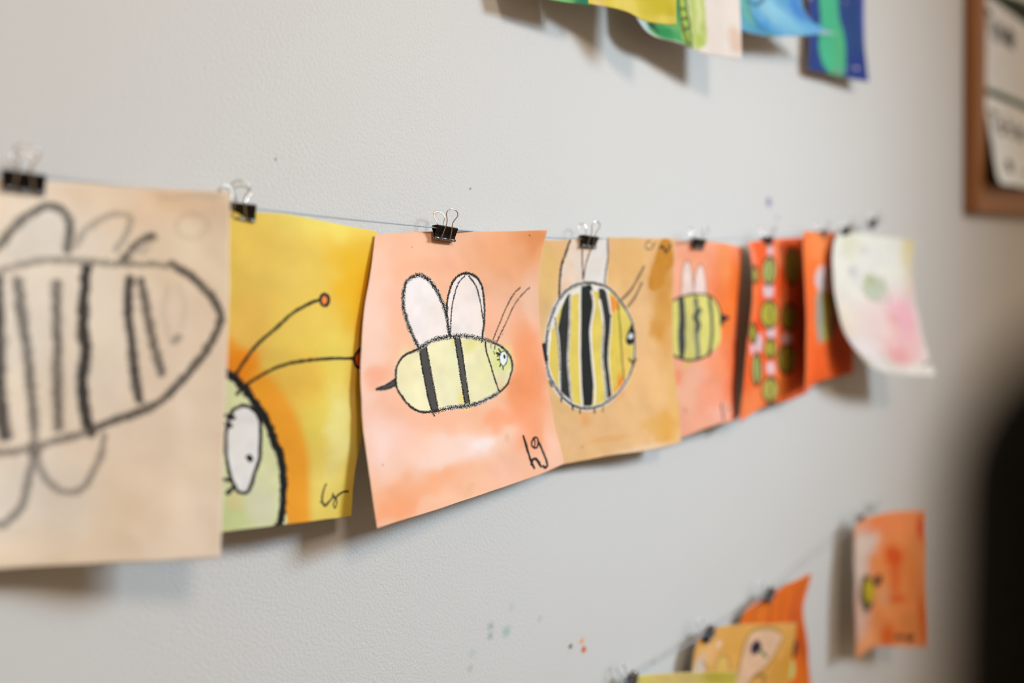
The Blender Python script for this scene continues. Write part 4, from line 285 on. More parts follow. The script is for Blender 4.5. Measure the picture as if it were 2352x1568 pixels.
"salmon":{"size":[160.7,211.3],"cell":0.8,"base":[250,182,150],"grid":[[[596.9,-12.0,1428.2],[611.2,-14.2,1428.5],[625.4,-16.0,1428.8],[639.7,-18.1,1429.3],[654.1,-20.1,1429.7],[668.2,-22.1,1429.8],[682.5,-24.6,1429.7],[696.8,-26.3,1429.2],[711.2,-26.1,1428.5],[725.1,-23.2,1428.5],[738.8,-18.2,1428.7],[752.5,-13.3,1428.9],[766.2,-8.0,1429.2]],[[597.8,-11.9,1410.3],[611.8,-14.4,1410.7],[625.8,-16.6,1411.1],[639.9,-19.0,1411.8],[654.0,-21.2,1412.4],[667.9,-23.3,1412.6],[682.0,-26.0,1412.7],[696.2,-27.6,1412.3],[710.3,-27.3,1411.6],[724.0,-24.1,1411.6],[737.5,-18.6,1411.7],[751.0,-13.3,1411.8],[764.5,-7.4,1412.0]],[[598.6,-11.9,1392.4],[612.4,-14.7,1392.9],[626.2,-17.1,1393.5],[640.0,-19.8,1394.3],[653.9,-22.2,1395.1],[667.6,-24.4,1395.5],[681.5,-27.2,1395.6],[695.5,-28.8,1395.4],[709.4,-28.4,1394.8],[722.9,-24.9,1394.7],[736.2,-19.0,1394.7],[749.6,-13.2,1394.7],[762.9,-6.9,1394.8]],[[599.5,-11.9,1374.5],[613.0,-14.9,1375.0],[626.5,-17.7,1375.8],[640.1,-20.7,1376.8],[653.7,-23.3,1377.8],[667.3,-25.6,1378.3],[681.0,-28.4,1378.6],[694.8,-30.1,1378.5],[708.6,-29.5,1377.9],[721.9,-25.7,1377.8],[735.0,-19.4,1377.7],[748.2,-13.2,1377.6],[761.3,-6.4,1377.6]],[[600.1,-12.0,1356.6],[613.5,-15.3,1357.2],[626.8,-18.2,1358.1],[640.1,-21.5,1359.3],[653.6,-24.2,1360.4],[667.1,-26.5,1361.1],[680.6,-29.3,1361.6],[694.3,-30.8,1361.6],[707.9,-30.1,1361.1],[721.1,-26.1,1360.9],[734.1,-19.5,1360.7],[747.1,-13.1,1360.5],[760.2,-6.0,1360.3]],[[600.5,-12.3,1338.7],[613.8,-15.7,1339.4],[626.9,-18.8,1340.5],[640.2,-22.0,1341.8],[653.6,-24.7,1343.1],[666.9,-27.0,1343.9],[680.4,-29.5,1344.5],[694.0,-30.8,1344.6],[707.5,-30.0,1344.2],[720.7,-25.9,1343.9],[733.6,-19.3,1343.6],[746.5,-12.8,1343.3],[759.5,-5.7,1343.1]],[[601.0,-12.9,1320.8],[614.2,-16.3,1321.6],[627.2,-19.3,1322.8],[640.3,-22.6,1324.3],[653.6,-25.2,1325.8],[666.9,-27.2,1326.8],[680.3,-29.4,1327.4],[693.8,-30.3,1327.7],[707.3,-29.2,1327.3],[720.4,-25.1,1327.0],[733.3,-18.6,1326.6],[746.1,-12.3,1326.1],[759.0,-5.4,1325.8]],[[601.5,-13.5,1302.9],[614.5,-16.9,1303.8],[627.3,-19.9,1305.1],[640.3,-23.2,1306.8],[653.5,-25.7,1308.4],[666.7,-27.4,1309.6],[680.0,-29.1,1310.4],[693.5,-29.6,1310.7],[706.8,-28.5,1310.4],[719.8,-24.4,1310.0],[732.6,-18.1,1309.5],[745.4,-12.1,1309.0],[758.2,-5.4,1308.5]],[[602.2,-14.0,1285.0],[615.0,-17.4,1286.0],[627.5,-20.4,1287.5],[640.3,-23.7,1289.4],[653.2,-26.1,1291.1],[666.3,-27.7,1292.4],[679.4,-29.1,1293.4],[692.7,-29.4,1293.9],[705.8,-28.1,1293.6],[718.7,-24.2,1293.1],[731.3,-18.2,1292.5],[743.8,-12.4,1291.9],[756.5,-6.0,1291.3]],[[603.1,-14.5,1267.1],[615.5,-17.9,1268.2],[627.7,-21.0,1269.9],[640.1,-24.2,1271.9],[652.7,-26.6,1273.9],[665.5,-28.1,1275.4],[678.3,-29.4,1276.5],[691.3,-29.6,1277.1],[704.1,-28.3,1276.9],[716.7,-24.6,1276.4],[729.0,-18.9,1275.7],[741.3,-13.5,1275.0],[753.6,-7.4,1274.4]],[[604.0,-15.0,1249.2],[616.0,-18.4,1250.5],[627.9,-21.5,1252.3],[639.9,-24.7,1254.6],[652.1,-27.1,1256.8],[664.6,-28.6,1258.4],[677.1,-29.9,1259.7],[689.7,-30.0,1260.5],[702.2,-28.9,1260.4],[714.5,-25.5,1259.8],[726.4,-20.2,1259.1],[738.4,-15.2,1258.3],[750.4,-9.6,1257.6]],[[604.9,-15.5,1231.3],[616.7,-18.9,1232.7],[628.3,-21.9,1234.7],[640.2,-25.2,1237.1],[652.2,-27.6,1239.5],[664.4,-29.0,1241.3],[676.8,-30.3,1242.7],[689.3,-30.5,1243.7],[701.6,-29.5,1243.6],[713.7,-26.3,1243.0],[725.5,-21.5,1242.2],[737.3,-16.8,1241.3],[749.1,-11.7,1240.5]],[[605.8,-16.0,1213.4],[617.4,-19.4,1214.9],[628.7,-22.5,1217.1],[640.3,-25.7,1219.7],[652.2,-28.1,1222.3],[664.3,-29.6,1224.3],[676.4,-30.8,1225.8],[688.7,-31.0,1226.9],[700.9,-30.1,1226.9],[712.8,-27.3,1226.3],[724.5,-22.9,1225.4],[736.1,-18.7,1224.4],[747.8,-14.0,1223.5]]],"items":[["b",118.9,50.4,49.7,52.4,[236,112,26],1],["b",156.2,145.6,64.75,74.35,[232,96,18],1],["b",94.3,92.6,20.25,30.65,[246,128,50],0.9],["b",92.7,21.2,10.8,30.85,[240,150,88],0.8],["b",75.5,147.2,24.25,20.25,[250,150,90],0.6],["b",46.8,152.6,20.2,12.55,[243,190,165],0.8],["b",33.8,169.1,19.55,14.2,[240,188,160],0.8],["b",68.9,171.3,23.75,25.0,[248,164,130],0.7],["b",21.8,147.9,7.4,9.3,[252,140,92],0.6],["b",33.2,132.4,4.8,6.6,[236,200,130],0.8],["b",94.5,200.6,26.0,10.35,[248,186,166],0.8],["b",50.8,13.2,24.95,9.7,[252,166,126],0.6],["f",[233,212,206],1,[[28.2,60.0],[30.3,36.7],[34.9,24.2],[39.1,22.8],[43.7,31.5],[43.8,57.3]]],["f",[233,212,208],1,[[45.0,57.3],[47.0,42.1],[53.2,29.7],[57.8,27.7],[61.4,33.6],[62.7,61.0]]],["c",[180,120,95],2,0.8,[[27.6,59.9],[29.7,36.7],[34.3,23.7],[39.2,21.9],[43.8,30.0],[44.9,46.8],[44.4,57.3]]],["c",[180,120,95],2,0.8,[[45.3,51.6],[47.7,39.7],[52.6,28.7],[57.9,25.8],[62.1,32.6],[64.0,47.3],[64.0,60.1]]],["f",[222,216,122],1,[[6.7,70.4],[24.6,61.2],[42.5,58.6],[64.7,60.6],[77.1,67.3],[83.8,79.9],[85.7,95.1],[85.2,112.7],[74.7,124.5],[57.1,130.0],[37.5,129.8],[22.6,124.7],[5.1,117.3]]],["b",37.1,98.5,4.75,28.35,[205,200,130],0.6],["f",[66,72,76],1,[[23.3,63.4],[30.5,61.1],[32.3,79.1],[31.7,102.5],[29.8,124.8],[23.2,123.9],[22.2,101.4],[24.6,83.0]]],["c",[105,112,112],7,0.8,[[47.1,66.1],[47.9,85.4],[46.3,99.6],[48.3,128.7]]],["c",[60,68,74],6,0.9,[[51.8,77.0],[44.2,84.0],[50.3,92.8],[47.6,98.8]]],["c",[66,68,66],5,0.95,[[67.8,63.1],[70.7,87.0],[70.8,106.8],[66.3,128.2]]],["c",[66,68,66],2.5,0.8,[[47.4,59.4],[48.2,71.0]]],["k",2.2,0.8,0.2,[[6.7,70.9],[15.5,64.8],[24.6,61.2],[42.5,59.1],[64.7,60.6],[77.1,67.3],[83.8,79.9],[85.7,95.1]]],["k",2.2,0.95,0.2,[[5.1,117.3],[13.6,121.3],[22.5,125.6],[37.5,130.3],[57.1,130.0],[71.2,124.2]]],["f",[45,36,40],0.8,[[83.1,76.4],[89.0,83.5],[103.0,86.3],[90.9,92.6],[85.9,97.6]]],["k",3,0.85,0.2,[[91.5,188.9],[93.5,197.9],[95.6,207.0]]],["k",2,0.5,0.2,[[101.7,191.0],[105.3,199.1],[114.0,192.9]]],["k",2,0.35,0.3,[[27.2,180.9],[31.4,186.6]]]]},
"vermilion":{"size":[210.63,214.41],"cell":1.0,"base":[238,100,38],"grid":[[[746.5,-26.0,1433.9],[762.0,-24.5,1436.0],[777.5,-23.3,1438.2],[793.0,-22.0,1440.3],[808.6,-21.4,1442.1],[824.3,-21.1,1443.8],[839.8,-20.0,1445.5],[855.3,-17.7,1447.1],[870.6,-15.2,1448.7],[886.0,-12.0,1450.3],[901.3,-8.6,1451.9],[916.6,-5.6,1453.6],[931.9,-2.0,1455.2]],[[750.1,-27.5,1416.5],[765.4,-25.7,1418.8],[780.7,-24.2,1421.1],[796.0,-22.7,1423.3],[811.4,-21.8,1425.2],[826.9,-21.3,1426.8],[842.3,-20.0,1428.2],[857.6,-17.5,1429.6],[872.8,-14.8,1431.1],[887.9,-11.6,1432.6],[903.0,-8.3,1434.2],[918.2,-5.4,1435.7],[933.3,-2.0,1437.3]],[[751.0,-28.9,1398.9],[766.3,-26.9,1401.4],[781.7,-25.1,1403.9],[797.1,-23.4,1406.2],[812.5,-22.2,1408.1],[828.0,-21.4,1409.6],[843.4,-19.9,1410.8],[858.8,-17.3,1412.1],[874.0,-14.5,1413.4],[889.2,-11.2,1414.9],[904.4,-8.0,1416.4],[919.6,-5.2,1417.9],[934.8,-2.0,1419.4]],[[749.7,-30.5,1381.3],[765.2,-28.2,1384.0],[780.7,-26.2,1386.6],[796.3,-24.1,1389.0],[812.0,-22.7,1390.9],[827.7,-21.6,1392.4],[843.4,-19.9,1393.4],[858.9,-17.0,1394.4],[874.4,-14.1,1395.7],[889.8,-10.8,1397.1],[905.2,-7.7,1398.5],[920.7,-5.0,1400.0],[936.1,-2.0,1401.5]],[[747.1,-32.0,1363.8],[762.9,-29.4,1366.6],[778.7,-27.2,1369.4],[794.6,-24.8,1371.9],[810.6,-23.1,1373.9],[826.6,-21.8,1375.2],[842.5,-19.9,1376.0],[858.4,-16.8,1376.9],[874.2,-13.8,1378.0],[889.9,-10.4,1379.3],[905.7,-7.3,1380.7],[921.4,-4.9,1382.2],[937.1,-2.0,1383.6]],[[743.7,-33.1,1346.4],[759.8,-30.3,1349.4],[776.0,-27.9,1352.3],[792.2,-25.4,1354.8],[808.5,-23.5,1356.9],[824.9,-22.0,1358.1],[841.2,-19.9,1358.7],[857.4,-16.7,1359.3],[873.6,-13.6,1360.3],[889.7,-10.1,1361.5],[905.8,-7.2,1362.9],[921.9,-4.8,1364.3],[938.0,-2.0,1365.7]],[[738.5,-34.0,1329.4],[755.1,-31.1,1332.5],[771.7,-28.7,1335.5],[788.4,-26.0,1338.1],[805.3,-23.9,1340.2],[822.1,-22.3,1341.3],[839.0,-20.0,1341.6],[855.7,-16.7,1342.0],[872.3,-13.5,1342.8],[889.0,-10.0,1343.9],[905.6,-7.1,1345.2],[922.2,-4.7,1346.5],[938.8,-2.0,1347.7]],[[733.1,-34.5,1312.5],[750.2,-31.6,1315.7],[767.4,-29.1,1318.8],[784.6,-26.5,1321.5],[802.0,-24.3,1323.5],[819.4,-22.6,1324.4],[836.7,-20.2,1324.5],[854.0,-16.9,1324.6],[871.2,-13.7,1325.3],[888.3,-10.1,1326.3],[905.5,-7.1,1327.4],[922.7,-4.8,1328.6],[939.8,-2.0,1329.8]],[[729.7,-34.6,1295.0],[747.2,-31.8,1298.4],[764.7,-29.4,1301.6],[782.3,-26.8,1304.4],[800.1,-24.6,1306.4],[817.8,-22.9,1307.3],[835.6,-20.5,1307.2],[853.2,-17.2,1307.1],[870.8,-13.9,1307.6],[888.4,-10.4,1308.5],[905.9,-7.3,1309.6],[923.5,-4.9,1310.8],[941.1,-2.0,1311.9]],[[727.2,-34.5,1277.4],[745.0,-31.9,1281.0],[762.8,-29.6,1284.4],[780.7,-27.1,1287.2],[798.8,-25.0,1289.3],[816.9,-23.3,1290.1],[835.0,-20.9,1289.8],[852.9,-17.6,1289.5],[870.9,-14.3,1289.9],[888.7,-10.8,1290.7],[906.6,-7.6,1291.8],[924.6,-5.0,1293.0],[942.5,-2.0,1294.0]],[[725.0,-34.3,1259.7],[743.0,-31.9,1263.5],[761.1,-29.8,1267.1],[779.4,-27.4,1270.0],[797.7,-25.4,1272.2],[816.1,-23.7,1272.9],[834.5,-21.3,1272.3],[852.8,-18.0,1271.9],[871.0,-14.8,1272.2],[889.2,-11.2,1272.9],[907.5,-7.9,1274.0],[925.7,-5.2,1275.1],[943.9,-2.0,1276.2]],[[722.8,-34.1,1242.1],[741.2,-31.8,1246.0],[759.5,-29.9,1249.8],[778.1,-27.7,1252.8],[796.7,-25.7,1255.0],[815.4,-24.0,1255.6],[834.1,-21.6,1254.9],[852.7,-18.4,1254.3],[871.3,-15.2,1254.5],[889.8,-11.6,1255.2],[908.3,-8.2,1256.2],[926.9,-5.3,1257.3],[945.4,-2.0,1258.3]],[[720.6,-34.0,1224.4],[739.2,-31.9,1228.6],[757.9,-30.1,1232.5],[776.7,-28.0,1235.6],[795.6,-26.1,1237.9],[814.7,-24.4,1238.4],[833.7,-22.0,1237.5],[852.5,-18.8,1236.7],[871.4,-15.7,1236.8],[890.3,-12.0,1237.4],[909.1,-8.5,1238.4],[928.0,-5.5,1239.4],[946.9,-2.0,1240.4]]],"items":[["b",6.0,13.0,10.5,20.5,[248,150,120],0.8],["b",87.5,18.1,19.35,16.9,[250,140,92],0.9],["b",2.8,75.6,15.15,32.7,[246,128,66],0.8],["b",28.7,203.6,29.35,22.05,[246,140,80],0.9],["b",108.7,190.0,36.4,19.9,[240,128,52],0.9],["b",105.5,81.1,20.9,17.3,[238,140,90],0.7],["b",94.9,132.8,11.5,34.5,[244,128,86],0.7],["b",187.1,115.1,21.65,118.15,[215,70,8],0.8],["b",31.6,105.1,15.05,14.75,[236,64,12],0.8],["b",87.8,63.5,14.45,22.9,[236,84,14],0.8],["f",[222,176,178],2.5,[[68.6,15.7],[67.1,19.7],[64.1,22.9],[60.2,24.5],[56.1,24.2],[52.6,22.2],[50.5,18.8],[50.5,14.7],[52.5,10.7],[56.0,7.6],[60.0,6.0],[63.9,6.2],[66.9,8.1],[68.6,11.5]]],["b",59.7,15.2,4.55,5.65,[220,206,212],0.8],["f",[222,176,178],2.5,[[73.2,66.7],[71.9,71.0],[67.2,74.2],[60.1,75.4],[51.7,74.5],[43.4,71.5],[37.5,67.2],[35.3,62.6],[37.0,58.6],[42.3,55.8],[50.1,54.7],[58.4,55.5],[65.8,58.1],[71.0,62.1]]],["b",54.9,65.0,9.45,6.1,[220,206,212],0.8],["f",[222,176,178],2.5,[[89.3,122.3],[88.2,126.3],[84.2,129.2],[78.3,130.5],[71.5,129.9],[64.9,127.3],[59.7,123.4],[57.1,119.1],[57.8,115.2],[61.6,112.6],[67.9,111.6],[75.1,112.4],[81.7,114.7],[86.9,118.2]]],["b",73.5,121.2,7.85,5.6,[220,206,212],0.8],["f",[222,176,178],2.5,[[48.9,131.7],[48.6,137.1],[45.8,140.9],[41.2,142.4],[35.7,141.2],[30.4,137.6],[26.1,132.4],[23.6,126.5],[23.2,121.0],[25.2,117.1],[29.5,115.5],[35.3,116.7],[41.5,120.3],[46.5,125.7]]],["b",36.0,129.2,6.35,7.85,[220,206,212],0.8],["f",[222,176,178],2.5,[[88.8,169.4],[87.5,173.2],[83.9,176.1],[78.7,177.3],[72.9,176.6],[67.4,174.0],[63.5,170.2],[61.8,166.1],[62.9,162.4],[66.5,159.9],[71.9,159.0],[77.8,159.7],[83.3,161.9],[87.3,165.3]]],["b",75.4,168.2,6.6,5.45,[220,206,212],0.8],["f",[222,176,178],2.5,[[151.7,133.9],[149.3,137.0],[142.4,139.0],[133.1,139.8],[123.1,139.2],[113.9,137.4],[107.5,134.6],[105.1,131.3],[106.8,128.2],[112.7,125.7],[122.0,124.6],[132.3,125.1],[141.9,127.3],[149.1,130.4]]],["b",127.8,132.2,11.5,4.45,[220,206,212],0.8],["f",[222,176,178],2.5,[[24.0,133.5],[24.1,137.2],[22.9,139.9],[20.6,141.0],[17.6,140.3],[14.5,137.9],[11.8,134.4],[10.1,130.3],[9.6,126.6],[10.7,123.9],[13.0,122.8],[16.3,123.5],[19.7,125.9],[22.4,129.5]]],["b",17.1,132.0,3.5,5.35,[220,206,212],0.8],["f",[170,176,104],1.5,[[75.8,41.4],[74.0,49.1],[68.7,55.0],[60.5,57.8],[51.0,56.9],[41.8,52.5],[35.7,45.7],[33.9,37.9],[36.8,30.7],[43.6,25.2],[52.6,22.5],[61.4,23.0],[68.9,26.9],[74.0,33.4]]],["c",[56,50,26],4.2,0.95,[[59.5,24.2],[58.6,56.3]]],["c",[66,40,24],4.0,0.9,[[75.8,41.4],[74.0,49.1],[68.7,55.0],[60.5,57.8],[51.0,56.9],[41.8,52.5],[35.7,45.7],[33.9,37.9],[36.8,30.7],[43.6,25.2],[52.6,22.5],[61.4,23.0],[68.9,26.9],[74.0,33.4],[75.8,41.4]]],["f",[156,140,46],1.5,[[177.6,39.1],[174.5,49.5],[164.9,57.6],[150.2,61.6],[133.8,60.8],[119.6,55.7],[109.5,47.2],[105.9,36.7],[109.0,26.5],[118.3,18.5],[131.6,14.2],[147.3,14.5],[162.9,19.5],[173.8,28.3]]],["c",[56,50,26],4.2,0.95,[[143.2,16.2],[145.8,59.6]]],["c",[66,40,24],4.0,0.9,[[177.6,39.1],[174.5,49.5],[164.9,57.6],[150.2,61.6],[133.8,60.8],[119.6,55.7],[109.5,47.2],[105.9,36.7],[109.0,26.5],[118.3,18.5],[131.6,14.2],[147.3,14.5],[162.9,19.5],[173.8,28.3],[177.6,39.1]]],["f",[186,172,84],1.5,[[21.0,40.9],[19.6,45.1],[16.3,48.2],[11.6,49.6],[6.4,49.0],[1.8,46.5],[-1.1,42.7],[-1.7,38.4],[0.0,34.3],[3.7,31.2],[8.5,29.8],[13.5,30.2],[17.7,32.6],[20.3,36.4]]],["c",[56,50,26],4.2,0.95,[[13.7,31.0],[11.9,48.9]]],["c",[66,40,24],4.0,0.9,[[21.0,40.9],[19.6,45.1],[16.3,48.2],[11.6,49.6],[6.4,49.0],[1.8,46.5],[-1.1,42.7],[-1.7,38.4],[0.0,34.3],[3.7,31.2],[8.5,29.8],[13.5,30.2],[17.7,32.6],[20.3,36.4],[21.0,40.9]]],["f",[182,172,62],1.5,[[90.2,99.2],[89.1,107.2],[82.7,113.3],[73.0,116.1],[60.8,114.6],[48.1,109.1],[37.5,101.0],[32.2,92.4],[33.5,84.9],[40.9,79.9],[52.8,78.1],[65.6,79.5],[77.1,84.0],[85.7,90.9]]],["c",[56,50,26],4.2,0.95,[[62.3,80.5],[69.4,114.3]]],["c",[66,40,24],4.0,0.9,[[90.2,99.2],[89.1,107.2],[82.7,113.3],[73.0,116.1],[60.8,114.6],[48.1,109.1],[37.5,101.0],[32.2,92.4],[33.5,84.9],[40.9,79.9],[52.8,78.1],[65.6,79.5],[77.1,84.0],[85.7,90.9],[90.2,99.2]]],["f",[156,140,46],1.5,[[170.9,106.7],[168.2,114.2],[159.2,119.6],[145.2,121.9],[130.2,120.9],[116.4,116.9],[106.1,110.6],[101.6,103.0],[102.8,95.4],[110.3,89.6],[123.7,86.7],[139.5,87.5],[155.7,91.8],[166.7,98.7]]],["c",[56,50,26],4.2,0.95,[[135.7,88.6],[141.1,120.3]]],["c",[66,40,24],4.0,0.9,[[170.9,106.7],[168.2,114.2],[159.2,119.6],[145.2,121.9],[130.2,120.9],[116.4,116.9],[106.1,110.6],[101.6,103.0],[102.8,95.4],[110.3,89.6],[123.7,86.7],[139.5,87.5],[155.7,91.8],[166.7,98.7],[170.9,106.7]]],["f",[170,176,104],1.5,[[49.3,165.1],[48.7,173.5],[45.5,179.6],[40.4,182.0],[34.3,180.4],[28.5,175.0],[23.8,167.1],[21.0,158.1],[21.0,149.9],[23.7,144.0],[28.7,141.5],[35.2,143.0],[41.9,148.2],[46.9,156.1]]],["c",[56,50,26],4.2,0.95,[[34.9,144.3],[39.7,180.3]]],["c",[66,40,24],4.0,0.9,[[49.3,165.1],[48.7,173.5],[45.5,179.6],[40.4,182.0],[34.3,180.4],[28.5,175.0],[23.8,167.1],[21.0,158.1],[21.0,149.9],[23.7,144.0],[28.7,141.5],[35.2,143.0],[41.9,148.2],[46.9,156.1],[49.3,165.1]]],["f",[182,172,62],1.5,[[91.6,144.1],[90.1,149.4],[85.2,153.4],[78.4,155.3],[70.8,154.4],[63.5,150.9],[58.0,145.8],[55.5,140.0],[56.7,134.9],[61.3,131.4],[68.4,130.1],[76.4,130.9],[83.8,133.9],[89.3,138.5]]],["c",[56,50,26],4.2,0.95,[[75.1,131.7],[77.0,154.2]]],["c",[66,40,24],4.0,0.9,[[91.6,144.1],[90.1,149.4],[85.2,153.4],[78.4,155.3],[70.8,154.4],[63.5,150.9],[58.0,145.8],[55.5,140.0],[56.7,134.9],[61.3,131.4],[68.4,130.1],[76.4,130.9],[83.8,133.9],[89.3,138.5],[91.6,144.1]]],["f",[156,140,46],1.5,[[165.3,163.3],[161.1,170.9],[150.2,176.2],[135.3,178.2],[120.3,177.0],[106.7,172.9],[98.2,166.3],[95.1,158.3],[97.6,150.5],[106.0,144.4],[120.1,141.4],[136.2,142.4],[151.8,147.3],[162.2,154.8]]],["c",[56,50,26],4.2,0.95,[[131.6,143.4],[131.1,176.4]]],["c",[66,40,24],4.0,0.9,[[165.3,163.3],[161.1,170.9],[150.2,176.2],[135.3,178.2],[120.3,177.0],[106.7,172.9],[98.2,166.3],[95.1,158.3],[97.6,150.5],[106.0,144.4],[120.1,141.4],[136.2,142.4],[151.8,147.3],[162.2,154.8],[165.3,163.3]]],["f",[186,172,84],1.5,[[98.9,198.1],[96.6,205.2],[90.1,210.5],[81.2,212.8],[71.6,211.4],[62.5,206.4],[55.8,199.2],[52.9,191.7],[54.6,185.2],[60.6,180.9],[69.7,179.5],[79.7,180.8],[89.2,184.8],[96.2,190.9]]],["c",[56,50,26],4.2,0.95,[[77.2,181.8],[78.6,211.3]]],["c",[66,40,24],4.0,0.9,[[98.9,198.1],[96.6,205.2],[90.1,210.5],[81.2,212.8],[71.6,211.4],[62.5,206.4],[55.8,199.2],[52.9,191.7],[54.6,185.2],[60.6,180.9],[69.7,179.5],[79.7,180.8],[89.2,184.8],[96.2,190.9],[98.9,198.1]]],["f",[182,172,62],1.5,[[26.7,115.2],[27.4,120.6],[25.6,124.3],[21.8,125.8],[16.8,124.7],[11.3,121.2],[6.1,115.9],[2.5,110.1],[1.6,104.8],[3.4,101.0],[7.5,99.6],[13.1,100.7],[18.9,104.1],[23.6,109.3]]],["c",[56,50,26],4.2,0.95,[[13.8,101.7],[21.9,124.9]]],["c",[66,40,24],4.0,0.9,[[26.7,115.2],[27.4,120.6],[25.6,124.3],[21.8,125.8],[16.8,124.7],[11.3,121.2],[6.1,115.9],[2.5,110.1],[1.6,104.8],[3.4,101.0],[7.5,99.6],[13.1,100.7],[18.9,104.1],[23.6,109.3],[26.7,115.2]]]]},
